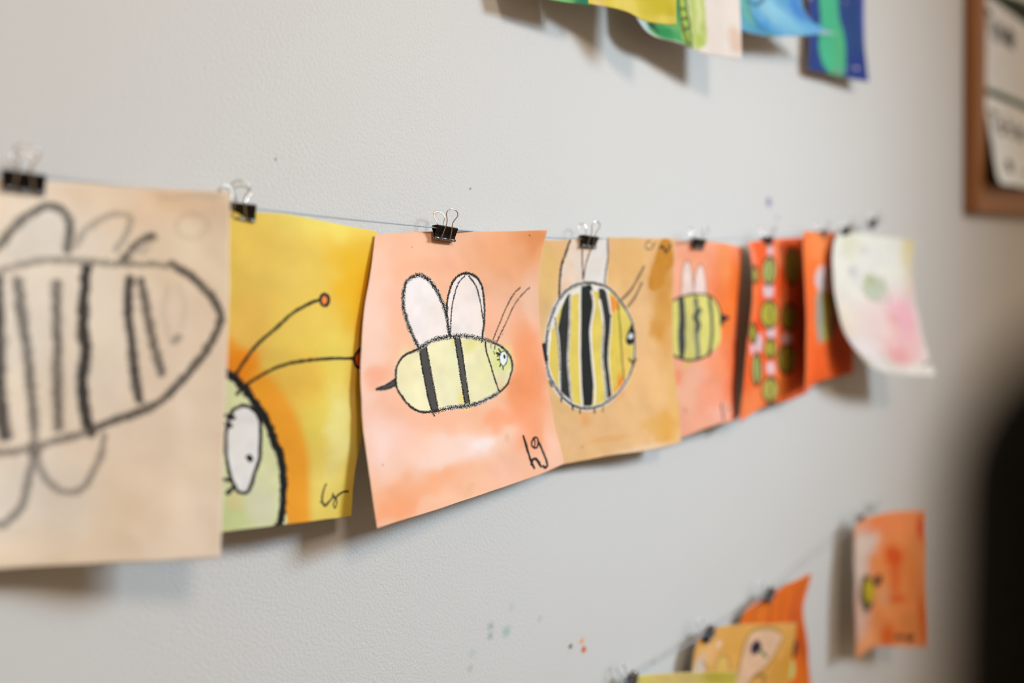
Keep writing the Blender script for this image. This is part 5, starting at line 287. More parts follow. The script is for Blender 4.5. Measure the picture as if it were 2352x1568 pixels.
"tangerine":{"size":[216.19,208.2],"cell":1.2,"base":[242,118,44],"grid":[[[836.3,-46.0,1451.7],[852.3,-42.9,1453.0],[868.3,-40.1,1454.3],[884.3,-37.0,1455.3],[900.3,-33.8,1456.0],[916.3,-31.0,1456.9],[932.3,-27.5,1458.3],[948.2,-24.3,1460.1],[964.2,-22.1,1462.0],[980.4,-20.4,1464.0],[996.6,-19.5,1465.8],[1012.9,-18.8,1467.1],[1029.1,-18.0,1468.3]],[[838.5,-46.4,1435.1],[854.7,-43.1,1436.6],[871.0,-40.4,1438.1],[887.4,-37.1,1439.2],[903.7,-33.9,1439.9],[920.0,-30.9,1440.8],[936.2,-27.4,1442.1],[952.5,-24.1,1443.7],[968.8,-21.8,1445.5],[985.3,-19.9,1447.4],[1001.8,-18.6,1449.0],[1018.4,-17.7,1450.2],[1034.9,-16.5,1451.4]],[[840.8,-46.7,1418.6],[857.3,-43.4,1420.3],[873.8,-40.6,1422.0],[890.4,-37.2,1423.1],[907.0,-33.9,1423.8],[923.6,-30.9,1424.6],[940.1,-27.3,1425.8],[956.7,-23.9,1427.3],[973.3,-21.5,1428.9],[990.0,-19.3,1430.6],[1006.8,-17.8,1432.1],[1023.6,-16.6,1433.3],[1040.4,-15.2,1434.3]],[[842.7,-47.1,1402.0],[859.5,-43.7,1403.9],[876.3,-40.8,1405.8],[893.3,-37.4,1407.0],[910.2,-34.0,1407.7],[927.1,-30.9,1408.5],[944.0,-27.2,1409.6],[960.8,-23.7,1410.9],[977.8,-21.1,1412.4],[994.9,-18.8,1414.0],[1012.0,-16.9,1415.4],[1029.2,-15.4,1416.4],[1046.3,-13.6,1417.5]],[[844.0,-47.5,1385.3],[861.1,-44.0,1387.4],[878.3,-41.0,1389.5],[895.6,-37.5,1390.8],[912.8,-34.0,1391.6],[930.1,-30.8,1392.2],[947.4,-27.1,1393.2],[964.7,-23.5,1394.5],[982.0,-20.8,1395.8],[999.4,-18.2,1397.3],[1016.9,-16.0,1398.6],[1034.5,-14.3,1399.6],[1052.0,-12.2,1400.5]],[[844.8,-47.8,1368.6],[862.3,-44.2,1370.9],[879.9,-41.1,1373.2],[897.5,-37.5,1374.6],[915.2,-33.9,1375.3],[932.8,-30.8,1376.0],[950.5,-27.0,1376.8],[968.1,-23.3,1378.0],[985.9,-20.5,1379.2],[1003.7,-17.7,1380.5],[1021.6,-15.3,1381.6],[1039.5,-13.4,1382.5],[1057.4,-11.0,1383.4]],[[845.5,-48.0,1351.9],[863.3,-44.3,1354.4],[881.2,-41.2,1356.8],[899.2,-37.5,1358.3],[917.2,-33.8,1359.1],[935.3,-30.6,1359.6],[953.3,-26.8,1360.4],[971.3,-23.0,1361.3],[989.4,-20.2,1362.4],[1007.6,-17.2,1363.5],[1025.8,-14.6,1364.6],[1044.1,-12.5,1365.4],[1062.4,-10.0,1366.2]],[[846.1,-48.1,1335.2],[864.2,-44.3,1337.8],[882.3,-41.1,1340.5],[900.6,-37.3,1342.0],[918.9,-33.6,1342.7],[937.3,-30.3,1343.1],[955.6,-26.5,1343.8],[973.9,-22.7,1344.6],[992.3,-19.8,1345.4],[1010.8,-16.8,1346.4],[1029.4,-14.1,1347.3],[1047.9,-11.9,1348.0],[1066.5,-9.3,1348.7]],[[846.5,-48.1,1318.5],[864.9,-44.3,1321.2],[883.2,-41.0,1324.0],[901.7,-37.1,1325.6],[920.3,-33.3,1326.3],[938.9,-30.0,1326.6],[957.5,-26.2,1327.1],[976.1,-22.4,1327.7],[994.8,-19.5,1328.4],[1013.6,-16.5,1329.2],[1032.4,-13.8,1329.9],[1051.2,-11.6,1330.5],[1070.1,-8.9,1331.1]],[[846.8,-48.1,1301.8],[865.3,-44.2,1304.7],[883.8,-40.8,1307.6],[902.5,-36.8,1309.2],[921.3,-32.9,1309.8],[940.2,-29.6,1310.0],[959.0,-25.8,1310.3],[977.8,-22.1,1310.8],[996.7,-19.2,1311.3],[1015.7,-16.1,1311.8],[1034.7,-13.5,1312.4],[1053.8,-11.3,1312.9],[1072.8,-8.6,1313.3]],[[846.9,-48.1,1285.1],[865.5,-44.0,1288.1],[884.2,-40.5,1291.1],[903.1,-36.5,1292.7],[922.0,-32.5,1293.3],[941.0,-29.2,1293.4],[960.0,-25.4,1293.5],[979.0,-21.7,1293.8],[998.1,-18.8,1294.1],[1017.2,-15.8,1294.4],[1036.4,-13.2,1294.8],[1055.7,-11.0,1295.1],[1074.9,-8.4,1295.4]],[[846.9,-48.0,1268.4],[865.7,-43.9,1271.5],[884.5,-40.3,1274.7],[903.5,-36.2,1276.3],[922.6,-32.2,1276.8],[941.8,-28.8,1276.8],[961.0,-25.0,1276.7],[980.1,-21.4,1276.8],[999.4,-18.5,1276.8],[1018.7,-15.6,1277.0],[1038.0,-12.9,1277.2],[1057.4,-10.8,1277.4],[1076.8,-8.3,1277.5]],[[847.0,-48.0,1251.7],[865.9,-43.7,1254.9],[884.9,-40.1,1258.2],[904.0,-35.9,1259.8],[923.3,-31.8,1260.3],[942.7,-28.5,1260.2],[962.0,-24.6,1259.9],[981.4,-21.0,1259.8],[1000.8,-18.2,1259.6],[1020.3,-15.2,1259.6],[1039.8,-12.6,1259.6],[1059.3,-10.5,1259.6],[1078.9,-8.0,1259.7]]],"items":[["b",73.2,15.7,55.9,24.45,[250,148,80],0.9],["b",124.6,40.4,31.75,15.4,[236,96,24],0.7],["b",56.7,186.1,39.3,37.55,[240,92,24],0.9],["b",156.7,186.8,48.2,37.9,[210,70,8],0.8],["b",11.7,130.7,18.8,69.35,[246,104,40],0.8],["b",97.3,208.0,78.25,18.8,[226,88,14],0.8],["f",[222,192,186],3,[[134.7,65.9],[128.5,74.4],[114.0,80.8],[93.6,84.0],[75.1,83.8],[58.5,79.8],[47.6,72.7],[44.8,64.3],[50.7,56.1],[64.6,49.3],[82.8,45.3],[104.0,45.4],[122.6,49.7],[132.8,57.1]]],["f",[206,196,200],3,[[88.5,70.8],[85.5,77.7],[80.1,83.3],[73.2,86.3],[65.6,86.2],[59.1,83.0],[55.1,77.4],[54.5,70.6],[57.5,63.8],[63.5,58.3],[71.3,55.2],[78.8,55.1],[84.8,58.2],[88.3,63.8]]],["f",[150,156,142],3,[[43.5,88.2],[69.7,84.2],[74.5,148.3],[49.8,147.7]]],["f",[186,168,66],2,[[74.1,83.0],[119.0,85.4],[127.5,115.9],[112.0,146.4],[74.6,149.5]]],["c",[120,115,80],3,0.7,[[83.2,89.3],[87.8,145.1]]],["f",[60,46,30],2,[[119.0,85.4],[143.3,91.5],[144.5,109.3],[128.8,105.9]]],["f",[150,104,80],2,[[128.8,105.9],[147.6,117.0],[133.3,144.5],[112.0,146.4]]]]},
"pink":{"size":[201.43,236.53],"cell":1.2,"base":[226,224,216],"grid":[[[973.9,-28.0,1464.4],[991.4,-29.6,1465.4],[1008.8,-30.9,1465.6],[1026.3,-32.5,1465.1],[1043.8,-34.1,1464.6],[1061.2,-35.3,1464.4],[1078.7,-36.8,1464.3],[1096.2,-38.3,1464.2],[1113.6,-39.9,1464.1],[1131.0,-42.2,1464.0],[1148.3,-44.9,1463.9],[1165.6,-47.3,1463.8],[1182.9,-50.0,1463.7]],[[957.4,-32.4,1452.5],[975.6,-33.6,1452.9],[993.8,-34.7,1452.4],[1012.0,-35.9,1451.5],[1030.2,-37.2,1450.6],[1048.4,-38.2,1450.0],[1066.7,-39.5,1449.5],[1084.9,-40.9,1449.0],[1103.1,-42.4,1448.5],[1121.3,-44.6,1448.1],[1139.4,-47.1,1447.6],[1157.5,-49.5,1447.1],[1175.6,-52.1,1446.6]],[[942.0,-36.3,1439.6],[960.8,-37.2,1439.4],[979.6,-37.9,1438.4],[998.4,-38.8,1437.0],[1017.3,-39.8,1435.9],[1036.2,-40.7,1434.9],[1055.1,-41.7,1434.1],[1074.0,-43.0,1433.4],[1092.9,-44.4,1432.6],[1111.8,-46.5,1431.9],[1130.6,-49.0,1431.1],[1149.4,-51.3,1430.4],[1168.2,-53.9,1429.6]],[[930.9,-40.6,1423.0],[950.0,-41.1,1422.4],[969.1,-41.6,1421.2],[988.3,-42.2,1419.8],[1007.6,-42.9,1418.6],[1026.9,-43.6,1417.6],[1046.2,-44.6,1416.7],[1065.5,-45.7,1415.9],[1084.9,-47.0,1415.2],[1104.1,-49.0,1414.4],[1123.4,-51.4,1413.7],[1142.6,-53.5,1413.0],[1161.9,-56.0,1412.2]],[[924.7,-44.1,1403.8],[944.0,-44.6,1403.1],[963.2,-45.0,1401.9],[982.6,-45.5,1400.4],[1002.0,-46.2,1399.4],[1021.5,-46.9,1398.5],[1041.0,-47.8,1397.8],[1060.5,-48.9,1397.1],[1080.0,-50.1,1396.6],[1099.5,-51.9,1396.0],[1119.0,-54.0,1395.4],[1138.4,-55.9,1394.8],[1157.9,-58.1,1394.2]],[[923.3,-46.5,1383.6],[942.9,-47.1,1382.8],[962.5,-47.7,1381.6],[982.3,-48.4,1380.3],[1002.1,-49.3,1379.4],[1022.1,-50.1,1378.7],[1042.0,-51.1,1378.2],[1062.0,-52.3,1377.8],[1081.9,-53.4,1377.5],[1101.9,-54.9,1377.1],[1121.8,-56.5,1376.8],[1141.7,-58.1,1376.5],[1161.7,-59.8,1376.1]],[[927.1,-48.5,1363.4],[946.8,-49.7,1362.6],[966.6,-50.7,1361.4],[986.4,-51.9,1360.3],[1006.4,-53.1,1359.6],[1026.5,-54.1,1359.2],[1046.6,-55.4,1358.9],[1066.8,-56.7,1358.8],[1086.9,-57.7,1358.7],[1107.1,-58.8,1358.7],[1127.2,-59.8,1358.6],[1147.4,-60.6,1358.6],[1167.5,-61.6,1358.5]],[[934.2,-50.3,1344.1],[953.7,-52.0,1343.2],[973.1,-53.5,1342.0],[992.7,-55.2,1340.9],[1012.4,-56.8,1340.4],[1032.2,-58.2,1340.1],[1052.1,-59.8,1339.9],[1072.0,-61.2,1339.9],[1091.9,-62.2,1340.0],[1111.8,-62.9,1340.1],[1131.8,-63.2,1340.3],[1151.6,-63.4,1340.4],[1171.6,-63.7,1340.5]],[[944.6,-51.9,1326.4],[963.4,-54.0,1325.2],[982.3,-55.9,1323.8],[1001.3,-58.0,1322.7],[1020.6,-59.9,1322.1],[1039.9,-61.5,1321.8],[1059.2,-63.3,1321.7],[1078.6,-64.8,1321.7],[1098.0,-65.8,1321.8],[1117.4,-66.2,1322.0],[1136.9,-66.2,1322.2],[1156.3,-66.0,1322.4],[1175.7,-65.9,1322.5]],[[958.5,-54.0,1311.4],[976.5,-56.5,1309.7],[994.4,-58.6,1307.9],[1012.6,-61.0,1306.5],[1031.0,-63.2,1305.8],[1049.4,-65.0,1305.3],[1067.9,-67.0,1305.0],[1086.4,-68.6,1304.8],[1105.1,-69.6,1304.8],[1123.7,-70.0,1304.8],[1142.3,-69.8,1304.8],[1160.9,-69.4,1304.8],[1179.5,-69.1,1304.8]],[[974.6,-56.1,1298.6],[991.7,-58.9,1296.4],[1008.7,-61.3,1294.0],[1025.9,-64.0,1292.2],[1043.4,-66.4,1291.1],[1060.9,-68.3,1290.3],[1078.5,-70.5,1289.6],[1096.2,-72.2,1289.1],[1114.0,-73.3,1288.7],[1131.7,-73.7,1288.4],[1149.5,-73.5,1288.2],[1167.2,-73.1,1287.9],[1185.0,-72.8,1287.5]],[[991.1,-57.9,1286.4],[1007.1,-60.9,1283.4],[1023.1,-63.5,1280.5],[1039.3,-66.4,1278.2],[1055.8,-69.0,1276.8],[1072.3,-71.1,1275.5],[1088.9,-73.3,1274.5],[1105.6,-75.2,1273.6],[1122.4,-76.3,1272.9],[1139.2,-76.9,1272.3],[1156.0,-76.7,1271.6],[1172.8,-76.4,1271.0],[1189.6,-76.2,1270.3]],[[1008.2,-60.0,1274.9],[1023.3,-63.3,1271.3],[1038.3,-66.1,1267.8],[1053.6,-69.3,1265.0],[1069.2,-72.1,1263.2],[1084.9,-74.3,1261.5],[1100.7,-76.8,1260.1],[1116.5,-78.7,1258.8],[1132.5,-79.9,1257.7],[1148.5,-80.6,1256.8],[1164.5,-80.5,1255.8],[1180.4,-80.2,1254.8],[1196.4,-80.0,1253.8]]],"items":[["b",187.7,15.8,20.55,32.1,[214,196,130],1],["b",196.0,54.6,15.4,30.3,[214,198,150],0.7],["b",34.6,27.9,18.65,26.15,[208,210,180],0.7],["b",129.8,46.4,55.4,45.6,[226,228,222],0.7],["b",16.6,143.2,29.35,34.8,[232,220,204],0.8],["b",132.1,161.8,64.0,51.9,[232,184,186],1],["b",164.6,127.5,30.5,28.1,[236,178,194],0.9],["b",128.1,137.4,14.05,9.35,[232,164,156],0.8],["b",77.5,140.5,41.75,33.65,[234,214,208],0.8],["b",99.4,200.3,31.2,16.8,[230,160,158],0.8],["b",198.3,90.9,16.25,17.6,[228,190,186],0.7],["b",29.1,186.3,32.75,23.35,[234,222,224],0.8],["b",162.0,221.5,51.65,9.85,[226,222,214],0.9],["b",204.3,127.6,10.7,44.25,[226,222,212],0.7],["f",[192,200,180],5,[[131.1,87.7],[125.0,95.9],[113.7,102.7],[100.2,106.6],[87.4,107.1],[77.6,104.3],[72.2,98.7],[71.9,91.4],[76.7,83.7],[86.2,76.8],[98.5,72.3],[111.7,71.2],[123.3,73.8],[130.5,79.8]]],["b",93.1,77.4,11.45,6.4,[178,184,128],0.8],["c",[150,155,150],4,0.7,[[129.8,74.6],[130.3,95.6],[131.1,107.4]]],["c",[160,166,155],4,0.6,[[76.1,88.1],[78.4,103.1],[89.6,108.7],[118.0,106.5]]],["c",[165,170,160],4,0.5,[[92.9,67.8],[107.7,82.7],[107.3,101.7]]],["b",48.9,72.5,11.15,6.15,[196,198,198],0.9],["b",74.7,31.2,13.2,8.35,[204,206,200],0.8],["c",[90,90,90],5,0.8,[[167.3,215.9],[201.6,210.1]]]]},
"lime":{"size":[96.84,107.95],"cell":1.5,"base":[64,150,104],"grid":[[[348.2,-15.0,1705.1],[357.5,-15.4,1708.0],[366.8,-15.8,1710.9],[376.1,-16.2,1713.8],[385.4,-16.7,1716.7],[394.7,-17.1,1719.6],[404.0,-17.5,1722.5],[413.2,-17.9,1725.5],[422.5,-18.3,1728.4],[431.8,-18.8,1731.3],[441.1,-19.2,1734.3],[450.4,-19.6,1737.2],[459.7,-20.0,1740.1]],[[351.8,-15.9,1697.7],[360.7,-16.4,1700.4],[369.7,-16.9,1703.1],[378.7,-17.4,1705.9],[387.7,-17.9,1708.6],[396.7,-18.4,1711.3],[405.7,-18.9,1714.0],[414.7,-19.3,1716.8],[423.7,-19.8,1719.5],[432.6,-20.3,1722.3],[441.6,-20.8,1725.0],[450.6,-21.3,1727.8],[459.6,-21.8,1730.6]],[[355.5,-16.6,1690.5],[364.2,-17.2,1693.0],[372.8,-17.8,1695.5],[381.5,-18.3,1698.0],[390.2,-18.9,1700.5],[398.8,-19.5,1703.0],[407.5,-20.0,1705.5],[416.2,-20.6,1708.1],[424.8,-21.2,1710.6],[433.5,-21.8,1713.2],[442.1,-22.3,1715.8],[450.8,-22.9,1718.4],[459.4,-23.5,1721.0]],[[359.1,-17.5,1683.1],[367.5,-18.2,1685.4],[375.8,-18.8,1687.8],[384.2,-19.5,1690.1],[392.5,-20.1,1692.4],[400.9,-20.8,1694.7],[409.2,-21.4,1697.0],[417.6,-22.1,1699.4],[425.9,-22.8,1701.8],[434.3,-23.4,1704.2],[442.6,-24.1,1706.6],[450.9,-24.7,1709.0],[459.3,-25.4,1711.4]],[[362.8,-18.4,1675.8],[370.8,-19.1,1677.9],[378.9,-19.8,1680.0],[386.9,-20.6,1682.2],[395.0,-21.3,1684.3],[403.0,-22.0,1686.4],[411.0,-22.8,1688.5],[419.1,-23.5,1690.7],[427.1,-24.3,1692.9],[435.1,-25.0,1695.1],[443.1,-25.7,1697.3],[451.1,-26.5,1699.6],[459.2,-27.2,1701.9]],[[366.3,-19.1,1668.5],[374.1,-19.9,1670.4],[381.8,-20.7,1672.3],[389.6,-21.5,1674.2],[397.3,-22.3,1676.1],[405.1,-23.1,1678.0],[412.8,-23.9,1680.0],[420.6,-24.7,1682.0],[428.3,-25.4,1684.0],[436.0,-26.2,1686.0],[443.8,-27.0,1688.1],[451.5,-27.8,1690.2],[459.2,-28.6,1692.2]],[[369.7,-20.0,1661.0],[377.2,-20.8,1662.7],[384.6,-21.7,1664.4],[392.1,-22.5,1666.1],[399.6,-23.3,1667.9],[407.1,-24.2,1669.6],[414.6,-25.0,1671.4],[422.1,-25.8,1673.2],[429.6,-26.7,1675.0],[437.1,-27.5,1676.8],[444.5,-28.3,1678.7],[452.0,-29.2,1680.7],[459.5,-30.0,1682.6]],[[372.8,-20.9,1653.5],[380.1,-21.7,1655.0],[387.4,-22.6,1656.5],[394.7,-23.4,1658.1],[402.0,-24.3,1659.6],[409.3,-25.1,1661.1],[416.5,-26.0,1662.7],[423.8,-26.8,1664.3],[431.1,-27.7,1665.9],[438.3,-28.5,1667.6],[445.6,-29.4,1669.4],[452.8,-30.2,1671.1],[460.1,-31.1,1672.9]],[[376.0,-21.6,1646.0],[383.1,-22.5,1647.3],[390.2,-23.3,1648.6],[397.3,-24.2,1649.9],[404.3,-25.0,1651.3],[411.4,-25.8,1652.6],[418.5,-26.7,1654.0],[425.5,-27.5,1655.4],[432.6,-28.4,1656.9],[439.7,-29.2,1658.4],[446.7,-30.1,1660.0],[453.7,-30.9,1661.6],[460.8,-31.7,1663.2]],[[379.1,-22.5,1638.4],[385.9,-23.3,1639.5],[392.8,-24.1,1640.6],[399.7,-25.0,1641.8],[406.6,-25.8,1642.9],[413.5,-26.6,1644.1],[420.4,-27.4,1645.3],[427.2,-28.3,1646.6],[434.1,-29.1,1647.8],[441.0,-29.9,1649.2],[447.8,-30.7,1650.6],[454.7,-31.6,1652.0],[461.5,-32.4,1653.5]],[[382.0,-23.4,1630.7],[388.7,-24.2,1631.7],[395.4,-25.0,1632.7],[402.1,-25.8,1633.6],[408.8,-26.6,1634.6],[415.5,-27.3,1635.6],[422.2,-28.1,1636.6],[428.9,-28.9,1637.6],[435.6,-29.7,1638.8],[442.3,-30.5,1639.9],[448.9,-31.3,1641.2],[455.6,-32.1,1642.5],[462.3,-32.9,1643.8]],[[385.0,-24.1,1623.1],[391.5,-24.9,1623.9],[398.0,-25.7,1624.7],[404.6,-26.4,1625.4],[411.1,-27.2,1626.2],[417.6,-28.0,1627.0],[424.1,-28.8,1627.9],[430.6,-29.5,1628.7],[437.1,-30.3,1629.7],[443.6,-31.1,1630.7],[450.1,-31.8,1631.8],[456.5,-32.6,1632.9],[463.0,-33.4,1634.0]],[[388.0,-25.0,1615.5],[394.4,-25.8,1616.1],[400.7,-26.5,1616.7],[407.0,-27.2,1617.3],[413.3,-28.0,1617.9],[419.6,-28.8,1618.5],[425.9,-29.5,1619.1],[432.2,-30.3,1619.8],[438.5,-31.0,1620.6],[444.8,-31.8,1621.4],[451.1,-32.5,1622.4],[457.4,-33.2,1623.3],[463.7,-34.0,1624.3]]],"items":[["b",58.6,106.1,18.65,5.25,[110,190,120],0.8],["b",86.4,105.8,12.75,4.35,[30,110,84],0.8],["b",36.7,101.0,29.8,7.7,[150,200,120],0.7]]},
"lemon":{"size":[125.56,149.67],"cell":1.2,"base":[230,216,92],"grid":[[[432.6,-20.0,1751.6],[444.3,-21.3,1755.1],[455.9,-22.5,1758.7],[467.6,-23.8,1762.3],[479.3,-25.1,1765.9],[490.9,-26.4,1769.4],[502.6,-28.0,1772.8],[514.3,-29.9,1776.2],[525.9,-31.6,1779.4],[537.6,-33.8,1782.6],[549.2,-36.0,1785.8],[560.8,-37.8,1789.0],[572.5,-40.0,1792.2]],[[434.4,-20.7,1741.3],[445.8,-22.3,1744.6],[457.2,-23.5,1747.9],[468.5,-25.0,1751.2],[479.9,-26.6,1754.6],[491.3,-28.0,1757.7],[502.6,-29.8,1760.8],[513.9,-31.9,1763.7],[525.1,-33.8,1766.5],[536.4,-36.1,1769.3],[547.7,-38.5,1772.2],[559.0,-40.6,1775.2],[570.2,-42.9,1778.2]],[[436.3,-21.4,1731.0],[447.3,-23.1,1734.1],[458.4,-24.5,1737.1],[469.4,-26.2,1740.2],[480.5,-27.9,1743.2],[491.5,-29.5,1746.1],[502.5,-31.5,1748.8],[513.4,-33.7,1751.2],[524.2,-35.7,1753.5],[535.2,-38.2,1756.1],[546.1,-40.8,1758.7],[557.0,-43.0,1761.4],[567.9,-45.5,1764.2]],[[438.2,-22.1,1720.8],[448.9,-24.0,1723.5],[459.6,-25.6,1726.3],[470.3,-27.5,1729.1],[481.1,-29.4,1731.9],[491.7,-31.2,1734.5],[502.4,-33.4,1736.8],[512.9,-35.8,1738.8],[523.2,-38.0,1740.6],[533.8,-40.7,1742.8],[544.3,-43.4,1745.2],[554.8,-45.8,1747.7],[565.3,-48.5,1750.3]],[[440.1,-22.8,1710.5],[450.4,-25.0,1713.0],[460.8,-26.7,1715.6],[471.2,-28.8,1718.1],[481.6,-30.9,1720.6],[491.9,-32.8,1722.9],[502.2,-35.2,1724.8],[512.3,-37.8,1726.3],[522.2,-40.2,1727.7],[532.4,-43.1,1729.6],[542.5,-46.0,1731.7],[552.6,-48.5,1734.0],[562.8,-51.4,1736.4]],[[442.1,-23.4,1700.3],[452.1,-25.7,1702.5],[462.2,-27.6,1704.8],[472.3,-29.8,1707.0],[482.4,-32.0,1709.3],[492.4,-34.1,1711.2],[502.4,-36.6,1712.8],[512.1,-39.4,1713.8],[521.6,-41.9,1714.7],[531.4,-44.9,1716.2],[541.1,-48.0,1718.1],[551.0,-50.6,1720.2],[560.7,-53.7,1722.4]],[[444.2,-24.0,1690.1],[453.9,-26.4,1692.0],[463.7,-28.4,1694.0],[473.5,-30.8,1695.9],[483.3,-33.2,1697.9],[493.1,-35.3,1699.5],[502.7,-38.0,1700.7],[512.0,-40.9,1701.2],[521.2,-43.6,1701.6],[530.6,-46.8,1702.8],[540.0,-50.0,1704.4],[549.4,-52.8,1706.2],[558.8,-56.0,1708.2]],[[446.5,-24.5,1679.9],[456.0,-27.0,1681.5],[465.5,-29.1,1683.2],[475.0,-31.5,1684.9],[484.6,-34.0,1686.5],[494.0,-36.3,1687.8],[503.3,-39.1,1688.6],[512.3,-42.1,1688.6],[521.0,-44.9,1688.5],[530.1,-48.2,1689.3],[539.2,-51.6,1690.6],[548.3,-54.5,1692.2],[557.4,-57.9,1693.9]],[[449.0,-24.8,1669.7],[458.2,-27.4,1671.0],[467.4,-29.5,1672.4],[476.7,-32.0,1673.8],[485.9,-34.6,1675.1],[495.1,-36.9,1676.1],[504.1,-39.7,1676.5],[512.7,-42.9,1675.9],[521.1,-45.7,1675.3],[529.8,-49.2,1675.8],[538.5,-52.7,1676.8],[547.4,-55.7,1678.1],[556.1,-59.2,1679.6]],[[451.6,-25.1,1659.6],[460.6,-27.7,1660.6],[469.5,-29.9,1661.7],[478.5,-32.4,1662.7],[487.5,-35.1,1663.8],[496.3,-37.4,1664.3],[505.1,-40.4,1664.4],[513.4,-43.6,1663.3],[521.4,-46.6,1662.1],[529.8,-50.1,1662.3],[538.2,-53.8,1663.0],[546.7,-56.9,1664.0],[555.1,-60.5,1665.2]],[[454.4,-25.4,1649.5],[463.0,-28.1,1650.2],[471.7,-30.3,1650.9],[480.4,-32.8,1651.7],[489.1,-35.5,1652.4],[497.7,-37.9,1652.6],[506.2,-40.9,1652.2],[514.1,-44.2,1650.6],[521.7,-47.3,1648.9],[529.9,-51.0,1648.7],[537.9,-54.7,1649.1],[546.1,-58.0,1649.8],[554.2,-61.7,1650.8]],[[457.1,-25.7,1639.4],[465.4,-28.4,1639.8],[473.8,-30.6,1640.2],[482.2,-33.2,1640.6],[490.7,-35.9,1641.0],[499.0,-38.3,1640.9],[507.2,-41.4,1640.1],[514.8,-44.8,1637.9],[522.0,-47.9,1635.7],[529.8,-51.7,1635.1],[537.5,-55.6,1635.2],[545.4,-58.9,1635.7],[553.1,-62.7,1636.5]],[[459.7,-26.0,1629.3],[467.8,-28.7,1629.3],[475.9,-31.0,1629.5],[484.1,-33.6,1629.6],[492.3,-36.4,1629.6],[500.3,-38.8,1629.2],[508.2,-42.0,1628.0],[515.4,-45.5,1625.3],[522.3,-48.7,1622.5],[529.7,-52.6,1621.6],[537.1,-56.6,1621.3],[544.7,-60.1,1621.6],[552.1,-64.0,1622.1]]],"items":[["b",107.3,133.3,21.7,14.85,[208,194,44],0.9],["b",86.2,127.6,13.95,15.3,[222,208,70],0.8],["b",39.7,142.4,28.4,12.85,[232,216,82],0.9],["b",112.4,146.0,16.65,3.7,[232,216,110],0.7],["b",62.1,142.2,17.55,6.65,[236,222,120],0.7],["b",25.5,146.4,7.9,3.5,[240,210,160],0.6]]},
